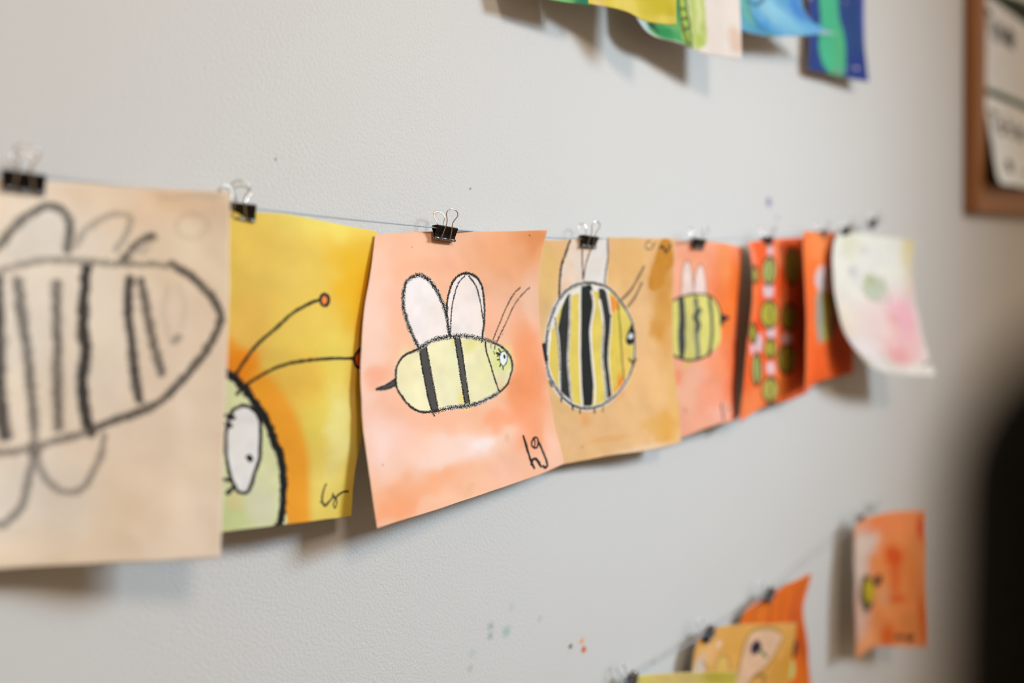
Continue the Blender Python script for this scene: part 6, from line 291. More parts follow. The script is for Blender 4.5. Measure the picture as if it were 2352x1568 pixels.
"leafy":{"size":[166.15,167.11],"cell":0.9,"base":[234,226,220],"grid":[[[533.6,-18.0,1770.4],[547.9,-19.5,1774.5],[562.1,-20.7,1778.6],[576.3,-22.2,1782.8],[590.6,-23.7,1786.9],[604.8,-24.8,1791.1],[619.0,-26.0,1795.5],[633.2,-26.9,1799.9],[647.3,-27.6,1804.4],[661.5,-28.2,1809.0],[675.7,-28.8,1813.7],[689.8,-29.4,1818.3],[704.0,-30.0,1822.9]],[[533.7,-18.7,1759.3],[547.6,-20.1,1762.4],[561.6,-21.4,1765.9],[575.6,-22.8,1769.7],[589.6,-24.3,1773.6],[603.7,-25.4,1777.5],[617.7,-26.7,1781.4],[631.6,-27.9,1785.4],[645.6,-28.9,1789.5],[659.5,-29.9,1793.8],[673.5,-31.0,1798.1],[687.4,-31.9,1802.3],[701.3,-33.0,1806.6]],[[533.8,-19.4,1748.2],[547.1,-20.8,1750.4],[560.8,-22.0,1753.3],[574.6,-23.4,1756.8],[588.4,-24.8,1760.4],[602.2,-26.0,1764.0],[616.0,-27.4,1767.5],[629.7,-28.8,1771.0],[643.4,-30.0,1774.7],[657.0,-31.5,1778.6],[670.7,-32.9,1782.6],[684.4,-34.2,1786.6],[698.0,-35.6,1790.6]],[[533.8,-20.1,1737.1],[546.7,-21.5,1738.3],[560.2,-22.6,1740.6],[573.7,-24.0,1743.8],[587.3,-25.3,1747.2],[600.9,-26.6,1750.5],[614.4,-28.1,1753.5],[627.9,-29.8,1756.5],[641.3,-31.4,1759.9],[654.7,-33.3,1763.4],[668.1,-35.2,1767.1],[681.5,-36.9,1770.8],[695.0,-38.8,1774.5]],[[533.9,-20.8,1726.0],[546.4,-22.2,1726.3],[559.6,-23.3,1728.0],[573.0,-24.5,1730.7],[586.3,-25.9,1734.0],[599.7,-27.2,1736.9],[613.0,-28.8,1739.4],[626.2,-30.8,1742.0],[639.4,-32.7,1745.0],[652.6,-35.0,1748.2],[665.8,-37.3,1751.5],[679.0,-39.4,1754.9],[692.2,-41.7,1758.3]],[[534.2,-21.4,1714.9],[546.2,-22.7,1714.2],[559.2,-23.8,1715.3],[572.4,-25.0,1717.7],[585.6,-26.3,1720.7],[598.7,-27.6,1723.3],[611.8,-29.4,1725.3],[624.8,-31.6,1727.4],[637.8,-33.6,1730.0],[650.8,-36.3,1732.9],[663.7,-39.0,1735.9],[676.6,-41.3,1738.9],[689.6,-43.9,1742.0]],[[534.6,-22.0,1703.8],[546.3,-23.3,1702.1],[559.1,-24.3,1702.6],[572.1,-25.5,1704.6],[585.1,-26.8,1707.3],[598.1,-28.1,1709.7],[611.0,-30.0,1711.2],[623.8,-32.3,1712.8],[636.6,-34.6,1715.0],[649.4,-37.5,1717.4],[662.1,-40.5,1720.1],[674.9,-43.1,1722.8],[687.7,-46.0,1725.6]],[[535.4,-22.5,1692.7],[546.8,-23.8,1690.0],[559.4,-24.8,1689.9],[572.3,-25.9,1691.5],[585.2,-27.2,1693.9],[598.1,-28.5,1695.9],[610.9,-30.5,1696.9],[623.6,-32.9,1698.0],[636.3,-35.3,1699.8],[648.9,-38.4,1701.9],[661.5,-41.6,1704.1],[674.1,-44.3,1706.5],[686.8,-47.4,1708.9]],[[536.5,-22.8,1681.7],[547.6,-24.1,1678.0],[560.1,-25.1,1677.1],[572.9,-26.2,1678.4],[585.7,-27.5,1680.5],[598.5,-28.8,1682.2],[611.2,-30.8,1682.7],[623.8,-33.3,1683.2],[636.4,-35.8,1684.6],[648.9,-38.9,1686.3],[661.4,-42.2,1688.2],[673.9,-45.0,1690.2],[686.4,-48.2,1692.2]],[[537.7,-23.1,1670.6],[548.5,-24.4,1665.9],[560.9,-25.4,1664.4],[573.7,-26.5,1665.3],[586.5,-27.8,1667.1],[599.2,-29.2,1668.4],[611.9,-31.1,1668.4],[624.4,-33.6,1668.4],[637.0,-36.1,1669.3],[649.4,-39.3,1670.6],[661.8,-42.7,1672.1],[674.3,-45.5,1673.8],[686.8,-48.8,1675.5]],[[539.0,-23.4,1659.6],[549.5,-24.7,1653.8],[561.9,-25.7,1651.7],[574.6,-26.8,1652.2],[587.4,-28.1,1653.7],[600.1,-29.4,1654.7],[612.7,-31.4,1654.1],[625.2,-33.9,1653.6],[637.7,-36.5,1654.1],[650.1,-39.7,1655.0],[662.5,-43.0,1656.1],[674.8,-45.9,1657.4],[687.3,-49.1,1658.8]],[[540.3,-23.7,1648.5],[550.6,-25.0,1641.8],[562.9,-25.9,1639.0],[575.6,-27.1,1639.1],[588.3,-28.4,1640.3],[601.0,-29.7,1640.9],[613.6,-31.7,1639.8],[626.0,-34.2,1638.8],[638.4,-36.7,1638.9],[650.8,-40.0,1639.4],[663.1,-43.3,1640.1],[675.4,-46.2,1641.1],[687.8,-49.5,1642.1]],[[541.5,-24.0,1637.5],[551.6,-25.3,1629.7],[563.7,-26.2,1626.3],[576.4,-27.4,1625.9],[589.1,-28.7,1626.9],[601.8,-30.0,1627.1],[614.3,-32.0,1625.6],[626.7,-34.6,1624.0],[639.0,-37.1,1623.7],[651.3,-40.4,1623.7],[663.5,-43.8,1624.1],[675.8,-46.7,1624.7],[688.1,-50.0,1625.4]]],"items":[["f",[86,172,106],2,[[-2.3,43.0],[73.2,32.9],[82.3,138.3],[87.3,166.0],[70.4,166.2],[37.3,165.9],[19.1,162.1],[13.0,150.4]]],["b",11.9,160.7,9.95,8.3,[214,232,230],1],["b",50.0,159.9,13.9,6.35,[36,140,78],0.9],["b",29.9,156.8,6.3,4.2,[30,70,60],0.8],["b",61.0,151.7,13.9,4.5,[120,190,110],0.7],["f",[190,206,118],2,[[86.3,31.8],[108.0,30.4],[111.9,117.0],[114.5,153.4],[107.6,160.9],[93.9,165.1],[89.6,136.7]]],["b",102.8,126.2,4.0,24.95,[222,228,170],0.8],["b",104.4,156.8,5.4,5.85,[176,196,84],0.8],["f",[176,206,90],1,[[72.2,79.3],[82.7,77.8],[89.1,145.2],[90.6,165.1],[77.3,164.6],[72.1,140.8]]],["k",5,0.9,0.55,[[72.8,79.2],[72.7,131.9],[76.3,148.4],[83.9,167.0]]],["k",4,0.85,0.6,[[83.3,77.8],[84.2,129.3],[87.1,145.7],[89.3,165.5]]],["k",3,0.8,0.3,[[72.7,131.9],[83.5,130.3]]],["k",3,0.8,0.3,[[74.0,142.9],[85.6,137.5]]],["k",3,0.8,0.3,[[75.3,153.0],[86.3,147.5]]],["k",5,0.6,0.3,[[27.3,155.3],[37.8,160.4]]],["b",157.5,149.8,13.5,7.8,[226,196,172],0.8],["b",138.0,131.5,15.85,15.9,[232,226,222],0.6]]},
"ocean":{"size":[197.18,203.0],"cell":1.2,"base":[96,168,214],"grid":[[[676.7,-20.0,1835.4],[690.7,-20.7,1840.0],[704.7,-21.4,1844.6],[718.8,-22.1,1849.2],[732.8,-22.8,1853.7],[746.9,-23.4,1858.2],[761.0,-24.0,1862.4],[775.2,-24.5,1866.5],[789.5,-24.8,1870.4],[803.8,-25.1,1874.2],[818.1,-25.4,1877.9],[832.4,-25.7,1881.6],[846.7,-26.0,1885.4]],[[678.9,-21.1,1821.6],[692.7,-21.8,1825.4],[706.4,-22.4,1829.3],[720.2,-23.2,1833.2],[733.9,-23.9,1837.3],[747.7,-24.5,1841.3],[761.5,-25.1,1845.1],[775.4,-25.6,1848.7],[789.3,-25.9,1852.2],[803.2,-26.3,1855.7],[817.2,-26.7,1859.1],[831.2,-27.0,1862.4],[845.1,-27.3,1865.7]],[[681.3,-22.0,1807.8],[694.8,-22.7,1810.8],[708.2,-23.3,1814.1],[721.7,-24.1,1817.3],[735.1,-24.8,1820.9],[748.5,-25.3,1824.4],[761.9,-25.9,1827.8],[775.5,-26.5,1831.0],[789.0,-26.9,1834.1],[802.6,-27.3,1837.2],[816.1,-27.7,1840.3],[829.7,-28.0,1843.2],[843.3,-28.5,1846.1]],[[683.5,-23.1,1793.9],[696.7,-23.8,1796.2],[709.9,-24.4,1798.8],[723.1,-25.1,1801.4],[736.2,-25.8,1804.4],[749.3,-26.4,1807.5],[762.5,-27.0,1810.5],[775.7,-27.5,1813.2],[789.0,-28.0,1815.9],[802.2,-28.4,1818.7],[815.4,-28.9,1821.4],[828.7,-29.3,1823.9],[842.0,-29.8,1826.4]],[[685.7,-24.2,1780.1],[698.7,-24.9,1781.6],[711.7,-25.5,1783.5],[724.7,-26.2,1785.5],[737.6,-26.9,1787.9],[750.5,-27.4,1790.6],[763.4,-28.1,1793.1],[776.4,-28.6,1795.4],[789.4,-29.1,1797.7],[802.3,-29.6,1800.2],[815.3,-30.1,1802.6],[828.3,-30.6,1804.7],[841.3,-31.1,1806.7]],[[688.1,-25.1,1766.3],[700.9,-25.8,1767.1],[713.8,-26.3,1768.2],[726.6,-27.0,1769.6],[739.3,-27.7,1771.5],[752.0,-28.3,1773.7],[764.7,-28.9,1775.8],[777.4,-29.6,1777.7],[790.2,-30.1,1779.6],[802.9,-30.7,1781.7],[815.6,-31.3,1783.7],[828.4,-31.8,1785.4],[841.2,-32.4,1787.1]],[[690.5,-26.0,1752.5],[703.3,-26.7,1752.5],[716.0,-27.3,1753.0],[728.7,-28.0,1753.7],[741.2,-28.7,1755.0],[753.7,-29.3,1756.8],[766.2,-30.0,1758.4],[778.8,-30.7,1759.9],[791.4,-31.3,1761.4],[803.9,-32.0,1763.2],[816.3,-32.7,1764.9],[828.9,-33.3,1766.2],[841.6,-34.0,1767.4]],[[693.3,-26.8,1738.7],[705.9,-27.6,1738.0],[718.5,-28.2,1737.7],[731.1,-28.9,1737.8],[743.6,-29.6,1738.6],[755.9,-30.3,1740.0],[768.3,-31.1,1741.1],[780.7,-31.9,1742.2],[793.1,-32.6,1743.3],[805.4,-33.4,1744.7],[817.7,-34.3,1746.1],[830.2,-35.0,1747.0],[842.7,-35.9,1747.8]],[[696.0,-27.4,1725.0],[708.7,-28.2,1723.5],[721.4,-28.9,1722.6],[734.1,-29.6,1722.0],[746.7,-30.4,1722.3],[759.1,-31.1,1723.3],[771.5,-32.0,1724.0],[784.0,-32.9,1724.7],[796.4,-33.7,1725.4],[808.7,-34.7,1726.5],[821.0,-35.7,1727.6],[833.5,-36.6,1728.1],[846.0,-37.6,1728.5]],[[698.9,-28.1,1711.2],[712.6,-29.0,1709.7],[726.3,-29.6,1708.7],[740.0,-30.4,1708.1],[753.4,-31.3,1708.6],[766.8,-32.0,1709.7],[780.1,-33.0,1710.7],[793.5,-34.1,1711.6],[806.9,-35.1,1712.6],[820.1,-36.3,1714.0],[833.3,-37.5,1715.4],[846.7,-38.5,1716.1],[860.1,-39.8,1716.8]],[[701.8,-28.8,1697.5],[716.9,-29.7,1696.6],[732.0,-30.4,1696.3],[747.1,-31.2,1696.4],[762.0,-32.1,1697.7],[776.7,-33.0,1699.8],[791.4,-34.0,1701.8],[806.2,-35.3,1703.6],[820.9,-36.4,1705.5],[835.4,-37.8,1708.0],[850.0,-39.3,1710.5],[864.7,-40.5,1712.2],[879.5,-42.0,1713.8]],[[704.7,-29.3,1683.7],[721.3,-30.3,1683.6],[737.8,-31.0,1684.2],[754.3,-31.9,1685.3],[770.6,-32.9,1687.7],[786.7,-33.8,1690.9],[802.8,-35.0,1694.0],[819.0,-36.3,1696.9],[835.1,-37.6,1700.1],[851.0,-39.2,1703.8],[866.9,-40.8,1707.5],[883.0,-42.3,1710.4],[899.2,-43.8,1713.1]],[[707.5,-30.0,1670.0],[725.6,-31.0,1670.7],[743.6,-31.8,1672.2],[761.5,-32.8,1674.3],[779.2,-33.8,1677.7],[796.7,-34.7,1682.1],[814.2,-36.0,1686.3],[831.8,-37.5,1690.4],[849.2,-39.0,1694.8],[866.5,-40.8,1699.8],[883.8,-42.6,1704.7],[901.3,-44.2,1708.8],[918.8,-46.0,1712.7]]],"items":[["b",99.6,159.4,37.1,23.35,[150,206,228],0.9],["b",121.8,181.0,30.65,20.65,[130,196,226],0.8],["b",43.8,189.4,27.65,12.85,[52,140,206],0.9],["b",173.4,140.6,23.0,22.15,[64,124,204],0.8],["b",159.7,191.7,24.4,13.8,[110,176,224],0.8],["b",26.9,169.1,14.55,26.5,[110,186,176],0.9],["b",60.6,199.2,17.4,5.8,[90,160,170],0.7],["c",[78,124,112],5,0.7,[[35.1,148.9],[36.3,175.4],[51.6,191.2],[68.6,200.3]]],["c",[96,150,146],5,0.7,[[19.7,171.4],[26.6,190.4],[44.1,199.1]]],["c",[44,84,96],5,0.7,[[35.8,154.3],[55.1,155.9],[85.9,140.6]]],["f",[170,190,196],3,[[174.9,191.0],[209.0,194.8],[191.4,210.9],[158.2,207.9]]]]},
"navy":{"size":[172.42,246.95],"cell":1.4,"base":[40,66,136],"grid":[[[890.7,-12.0,1898.0],[905.0,-12.3,1902.9],[919.3,-12.7,1907.7],[933.6,-13.0,1912.5],[947.9,-13.3,1917.4],[962.2,-13.7,1922.2],[976.5,-14.0,1927.0],[990.8,-14.3,1931.9],[1005.0,-14.7,1936.7],[1019.3,-15.0,1941.6],[1033.6,-15.3,1946.4],[1047.9,-15.7,1951.2],[1062.2,-16.0,1956.1]],[[894.9,-12.0,1879.7],[908.8,-12.4,1884.2],[922.8,-12.8,1888.7],[936.7,-13.2,1893.2],[950.6,-13.6,1897.8],[964.5,-14.0,1902.3],[978.4,-14.4,1906.7],[992.3,-14.8,1911.2],[1006.3,-15.1,1915.7],[1020.2,-15.6,1920.2],[1034.1,-16.0,1924.7],[1048.0,-16.3,1929.2],[1061.9,-16.7,1933.7]],[[899.3,-12.0,1861.4],[912.8,-12.5,1865.6],[926.4,-12.9,1869.8],[939.9,-13.4,1873.9],[953.4,-13.8,1878.1],[966.9,-14.2,1882.3],[980.5,-14.7,1886.5],[994.0,-15.2,1890.6],[1007.5,-15.6,1894.7],[1021.1,-16.1,1898.8],[1034.6,-16.5,1903.0],[1048.1,-16.9,1907.2],[1061.6,-17.4,1911.4]],[[903.4,-12.0,1843.1],[916.6,-12.5,1846.9],[929.8,-13.0,1850.8],[943.0,-13.6,1854.6],[956.1,-14.1,1858.5],[969.3,-14.6,1862.3],[982.5,-15.1,1866.2],[995.6,-15.7,1869.9],[1008.8,-16.1,1873.7],[1022.0,-16.6,1877.5],[1035.2,-17.2,1881.3],[1048.3,-17.6,1885.2],[1061.5,-18.1,1889.0]],[[906.9,-12.0,1824.6],[919.7,-12.6,1828.1],[932.6,-13.1,1831.7],[945.4,-13.8,1835.2],[958.3,-14.4,1838.7],[971.1,-14.9,1842.3],[984.0,-15.5,1845.8],[996.9,-16.1,1849.2],[1009.7,-16.6,1852.6],[1022.6,-17.2,1856.1],[1035.4,-17.8,1859.6],[1048.3,-18.3,1863.1],[1061.1,-18.8,1866.7]],[[909.2,-12.0,1806.0],[921.9,-12.7,1809.2],[934.5,-13.2,1812.4],[947.1,-13.9,1815.6],[959.7,-14.6,1818.9],[972.3,-15.1,1822.1],[985.0,-15.8,1825.3],[997.6,-16.4,1828.4],[1010.2,-17.0,1831.5],[1022.8,-17.6,1834.6],[1035.4,-18.2,1837.8],[1048.0,-18.8,1841.1],[1060.6,-19.4,1844.4]],[[910.8,-12.0,1787.3],[923.2,-12.7,1790.2],[935.6,-13.3,1793.1],[948.0,-14.0,1796.0],[960.5,-14.7,1799.0],[972.9,-15.3,1801.9],[985.3,-16.0,1804.8],[997.8,-16.7,1807.6],[1010.2,-17.3,1810.3],[1022.6,-18.0,1813.1],[1035.0,-18.7,1816.1],[1047.4,-19.3,1819.0],[1059.9,-20.0,1822.0]],[[911.7,-12.0,1768.5],[924.0,-12.7,1771.1],[936.3,-13.3,1773.7],[948.5,-14.0,1776.3],[960.8,-14.8,1779.0],[973.1,-15.4,1781.7],[985.3,-16.1,1784.3],[997.6,-16.9,1786.8],[1009.9,-17.5,1789.2],[1022.2,-18.3,1791.7],[1034.4,-19.0,1794.3],[1046.7,-19.7,1797.0],[1058.9,-20.5,1799.7]],[[912.4,-12.0,1749.7],[924.5,-12.7,1752.0],[936.7,-13.3,1754.3],[948.8,-14.0,1756.7],[960.9,-14.8,1759.1],[973.1,-15.4,1761.4],[985.2,-16.1,1763.8],[997.3,-16.9,1766.0],[1009.5,-17.6,1768.0],[1021.6,-18.4,1770.2],[1033.7,-19.3,1772.5],[1045.8,-20.0,1774.9],[1057.9,-20.8,1777.4]],[[912.9,-12.0,1730.9],[925.0,-12.7,1732.9],[937.1,-13.3,1734.9],[949.2,-14.0,1737.0],[961.2,-14.7,1739.1],[973.3,-15.4,1741.2],[985.4,-16.1,1743.2],[997.5,-16.9,1745.1],[1009.6,-17.7,1746.8],[1021.7,-18.6,1748.7],[1033.7,-19.5,1750.8],[1045.8,-20.2,1752.9],[1057.8,-21.1,1755.0]],[[913.0,-12.0,1712.1],[925.3,-12.7,1713.8],[937.6,-13.3,1715.6],[949.9,-14.0,1717.4],[962.1,-14.7,1719.2],[974.4,-15.3,1721.0],[986.7,-16.1,1722.8],[999.0,-16.9,1724.4],[1011.3,-17.7,1725.8],[1023.6,-18.7,1727.3],[1035.8,-19.6,1729.1],[1048.1,-20.5,1731.0],[1060.4,-21.4,1732.8]],[[912.8,-12.0,1693.3],[925.7,-12.7,1694.9],[938.6,-13.3,1696.4],[951.6,-13.9,1698.0],[964.5,-14.6,1699.7],[977.4,-15.2,1701.3],[990.4,-16.0,1702.9],[1003.3,-16.9,1704.3],[1016.2,-17.7,1705.5],[1029.2,-18.7,1706.8],[1042.1,-19.8,1708.4],[1055.0,-20.7,1710.1],[1067.8,-21.7,1711.8]],[[912.6,-12.0,1674.5],[926.2,-12.7,1675.9],[939.7,-13.2,1677.2],[953.3,-13.9,1678.7],[966.8,-14.6,1680.1],[980.4,-15.2,1681.6],[993.9,-16.0,1682.9],[1007.5,-16.9,1684.1],[1021.1,-17.8,1685.1],[1034.6,-18.9,1686.2],[1048.1,-20.0,1687.6],[1061.6,-20.9,1689.1],[1075.2,-22.0,1690.7]]],"items":[["b",151.8,175.0,34.9,34.7,[34,72,124],0.8],["b",173.1,156.8,13.25,34.7,[72,76,184],0.9],["b",3.8,159.5,12.65,36.9,[40,64,150],0.9],["b",156.7,231.9,27.5,17.6,[36,56,140],0.8],["f",[74,186,140],5,[[33.6,27.5],[87.8,25.7],[88.5,155.1],[106.3,189.4],[101.8,243.8],[57.7,247.0],[30.2,219.0],[32.4,170.0]]],["b",87.6,208.4,13.55,23.85,[90,180,120],0.7],["b",83.3,241.5,15.25,4.8,[130,150,130],0.7]]},
"olive":{"size":[184.38,170.4],"cell":1.5,"base":[206,186,110],"grid":[[[554.4,-20.0,977.6],[568.4,-21.0,974.8],[582.2,-21.9,970.9],[596.0,-22.9,967.0],[609.8,-23.9,963.1],[623.6,-24.8,959.1],[637.4,-26.0,955.1],[651.2,-27.3,951.1],[664.9,-28.5,947.1],[678.7,-29.9,943.2],[692.5,-31.3,939.4],[706.3,-32.6,935.6],[720.1,-34.0,931.8]],[[551.8,-21.5,964.2],[566.0,-22.5,961.2],[580.1,-23.3,957.3],[594.2,-24.2,953.3],[608.3,-25.2,949.3],[622.4,-26.0,945.3],[636.5,-27.1,941.2],[650.5,-28.3,937.1],[664.6,-29.3,933.0],[678.6,-30.6,928.9],[692.7,-32.0,925.0],[706.8,-33.1,921.1],[720.9,-34.4,917.1]],[[549.2,-22.9,950.8],[563.7,-23.8,947.7],[578.1,-24.5,943.6],[592.5,-25.4,939.6],[606.9,-26.3,935.5],[621.3,-27.1,931.4],[635.6,-28.1,927.2],[650.0,-29.2,923.1],[664.3,-30.1,918.9],[678.6,-31.3,914.7],[693.0,-32.5,910.6],[707.4,-33.5,906.6],[721.7,-34.7,902.5]],[[546.5,-24.5,937.4],[561.3,-25.3,934.1],[576.0,-26.0,930.0],[590.7,-26.8,925.9],[605.4,-27.6,921.7],[620.0,-28.4,917.5],[634.7,-29.2,913.3],[649.3,-30.2,909.0],[663.9,-31.1,904.7],[678.6,-32.1,900.4],[693.2,-33.2,896.3],[707.9,-34.1,892.1],[722.5,-35.1,887.9]],[[544.0,-26.0,924.0],[559.1,-26.7,920.5],[574.0,-27.4,916.3],[589.0,-28.1,912.2],[603.9,-28.9,907.9],[618.9,-29.5,903.7],[633.8,-30.3,899.3],[648.7,-31.2,895.0],[663.6,-32.0,890.6],[678.5,-32.9,886.2],[693.4,-33.8,881.9],[708.3,-34.6,877.6],[723.3,-35.5,873.3]],[[541.9,-27.1,910.5],[557.2,-27.8,906.9],[572.4,-28.4,902.6],[587.6,-29.1,898.4],[602.8,-29.8,894.0],[618.0,-30.4,889.7],[633.1,-31.2,885.3],[648.3,-32.0,880.9],[663.4,-32.6,876.4],[678.5,-33.4,871.9],[693.7,-34.3,867.5],[708.8,-35.0,863.1],[724.0,-35.8,858.7]],[[540.6,-28.0,896.8],[556.1,-28.7,893.0],[571.4,-29.3,888.7],[586.8,-30.0,884.4],[602.2,-30.7,880.1],[617.5,-31.3,875.7],[632.8,-32.0,871.2],[648.2,-32.7,866.7],[663.5,-33.3,862.2],[678.8,-34.0,857.6],[694.1,-34.7,853.1],[709.4,-35.3,848.6],[724.7,-36.0,844.1]],[[540.0,-28.5,883.1],[555.5,-29.2,879.2],[571.0,-29.8,874.8],[586.5,-30.6,870.5],[601.9,-31.3,866.1],[617.4,-31.9,861.7],[632.8,-32.6,857.1],[648.3,-33.2,852.6],[663.7,-33.8,847.9],[679.1,-34.4,843.3],[694.5,-35.0,838.7],[709.9,-35.5,834.1],[725.3,-36.1,829.4]],[[539.9,-28.6,869.3],[555.5,-29.4,865.3],[571.1,-30.0,860.9],[586.6,-30.8,856.5],[602.1,-31.6,852.0],[617.7,-32.3,847.6],[633.2,-32.9,843.0],[648.6,-33.6,838.4],[664.1,-34.1,833.7],[679.6,-34.6,828.9],[695.0,-35.1,824.2],[710.5,-35.6,819.5],[725.9,-36.1,814.8]],[[540.3,-28.5,855.6],[555.9,-29.4,851.4],[571.4,-30.1,847.0],[587.0,-31.0,842.5],[602.6,-31.8,838.0],[618.1,-32.5,833.5],[633.6,-33.2,828.9],[649.2,-33.9,824.2],[664.6,-34.3,819.4],[680.1,-34.8,814.6],[695.6,-35.3,809.8],[711.1,-35.6,805.0],[726.6,-36.1,800.2]],[[540.8,-28.3,841.8],[556.4,-29.2,837.5],[572.0,-30.1,833.0],[587.5,-31.1,828.5],[603.1,-32.0,824.0],[618.7,-32.7,819.4],[634.2,-33.5,814.7],[649.8,-34.1,810.0],[665.3,-34.5,805.1],[680.7,-34.9,800.2],[696.2,-35.3,795.3],[711.7,-35.7,790.4],[727.2,-36.1,785.6]],[[541.3,-28.1,828.1],[556.9,-29.1,823.6],[572.5,-30.0,819.1],[588.1,-31.1,814.5],[603.7,-32.1,809.9],[619.3,-32.9,805.4],[634.8,-33.7,800.6],[650.3,-34.3,795.8],[665.9,-34.7,790.9],[681.4,-35.1,785.9],[696.9,-35.4,780.9],[712.3,-35.7,775.9],[727.8,-36.0,770.9]],[[541.6,-28.0,814.3],[557.2,-29.1,809.7],[572.8,-30.1,805.2],[588.5,-31.2,800.6],[604.1,-32.3,795.9],[619.7,-33.2,791.3],[635.3,-34.0,786.5],[650.9,-34.6,781.6],[666.4,-34.9,776.6],[681.9,-35.2,771.6],[697.5,-35.5,766.5],[713.0,-35.7,761.4],[728.5,-36.0,756.3]]],"items":[["b",147.3,6.1,34.0,9.9,[184,166,58],1],["b",12.9,2.7,14.55,6.15,[214,196,100],0.8],["b",73.9,7.0,31.45,6.5,[200,176,110],0.8]]},
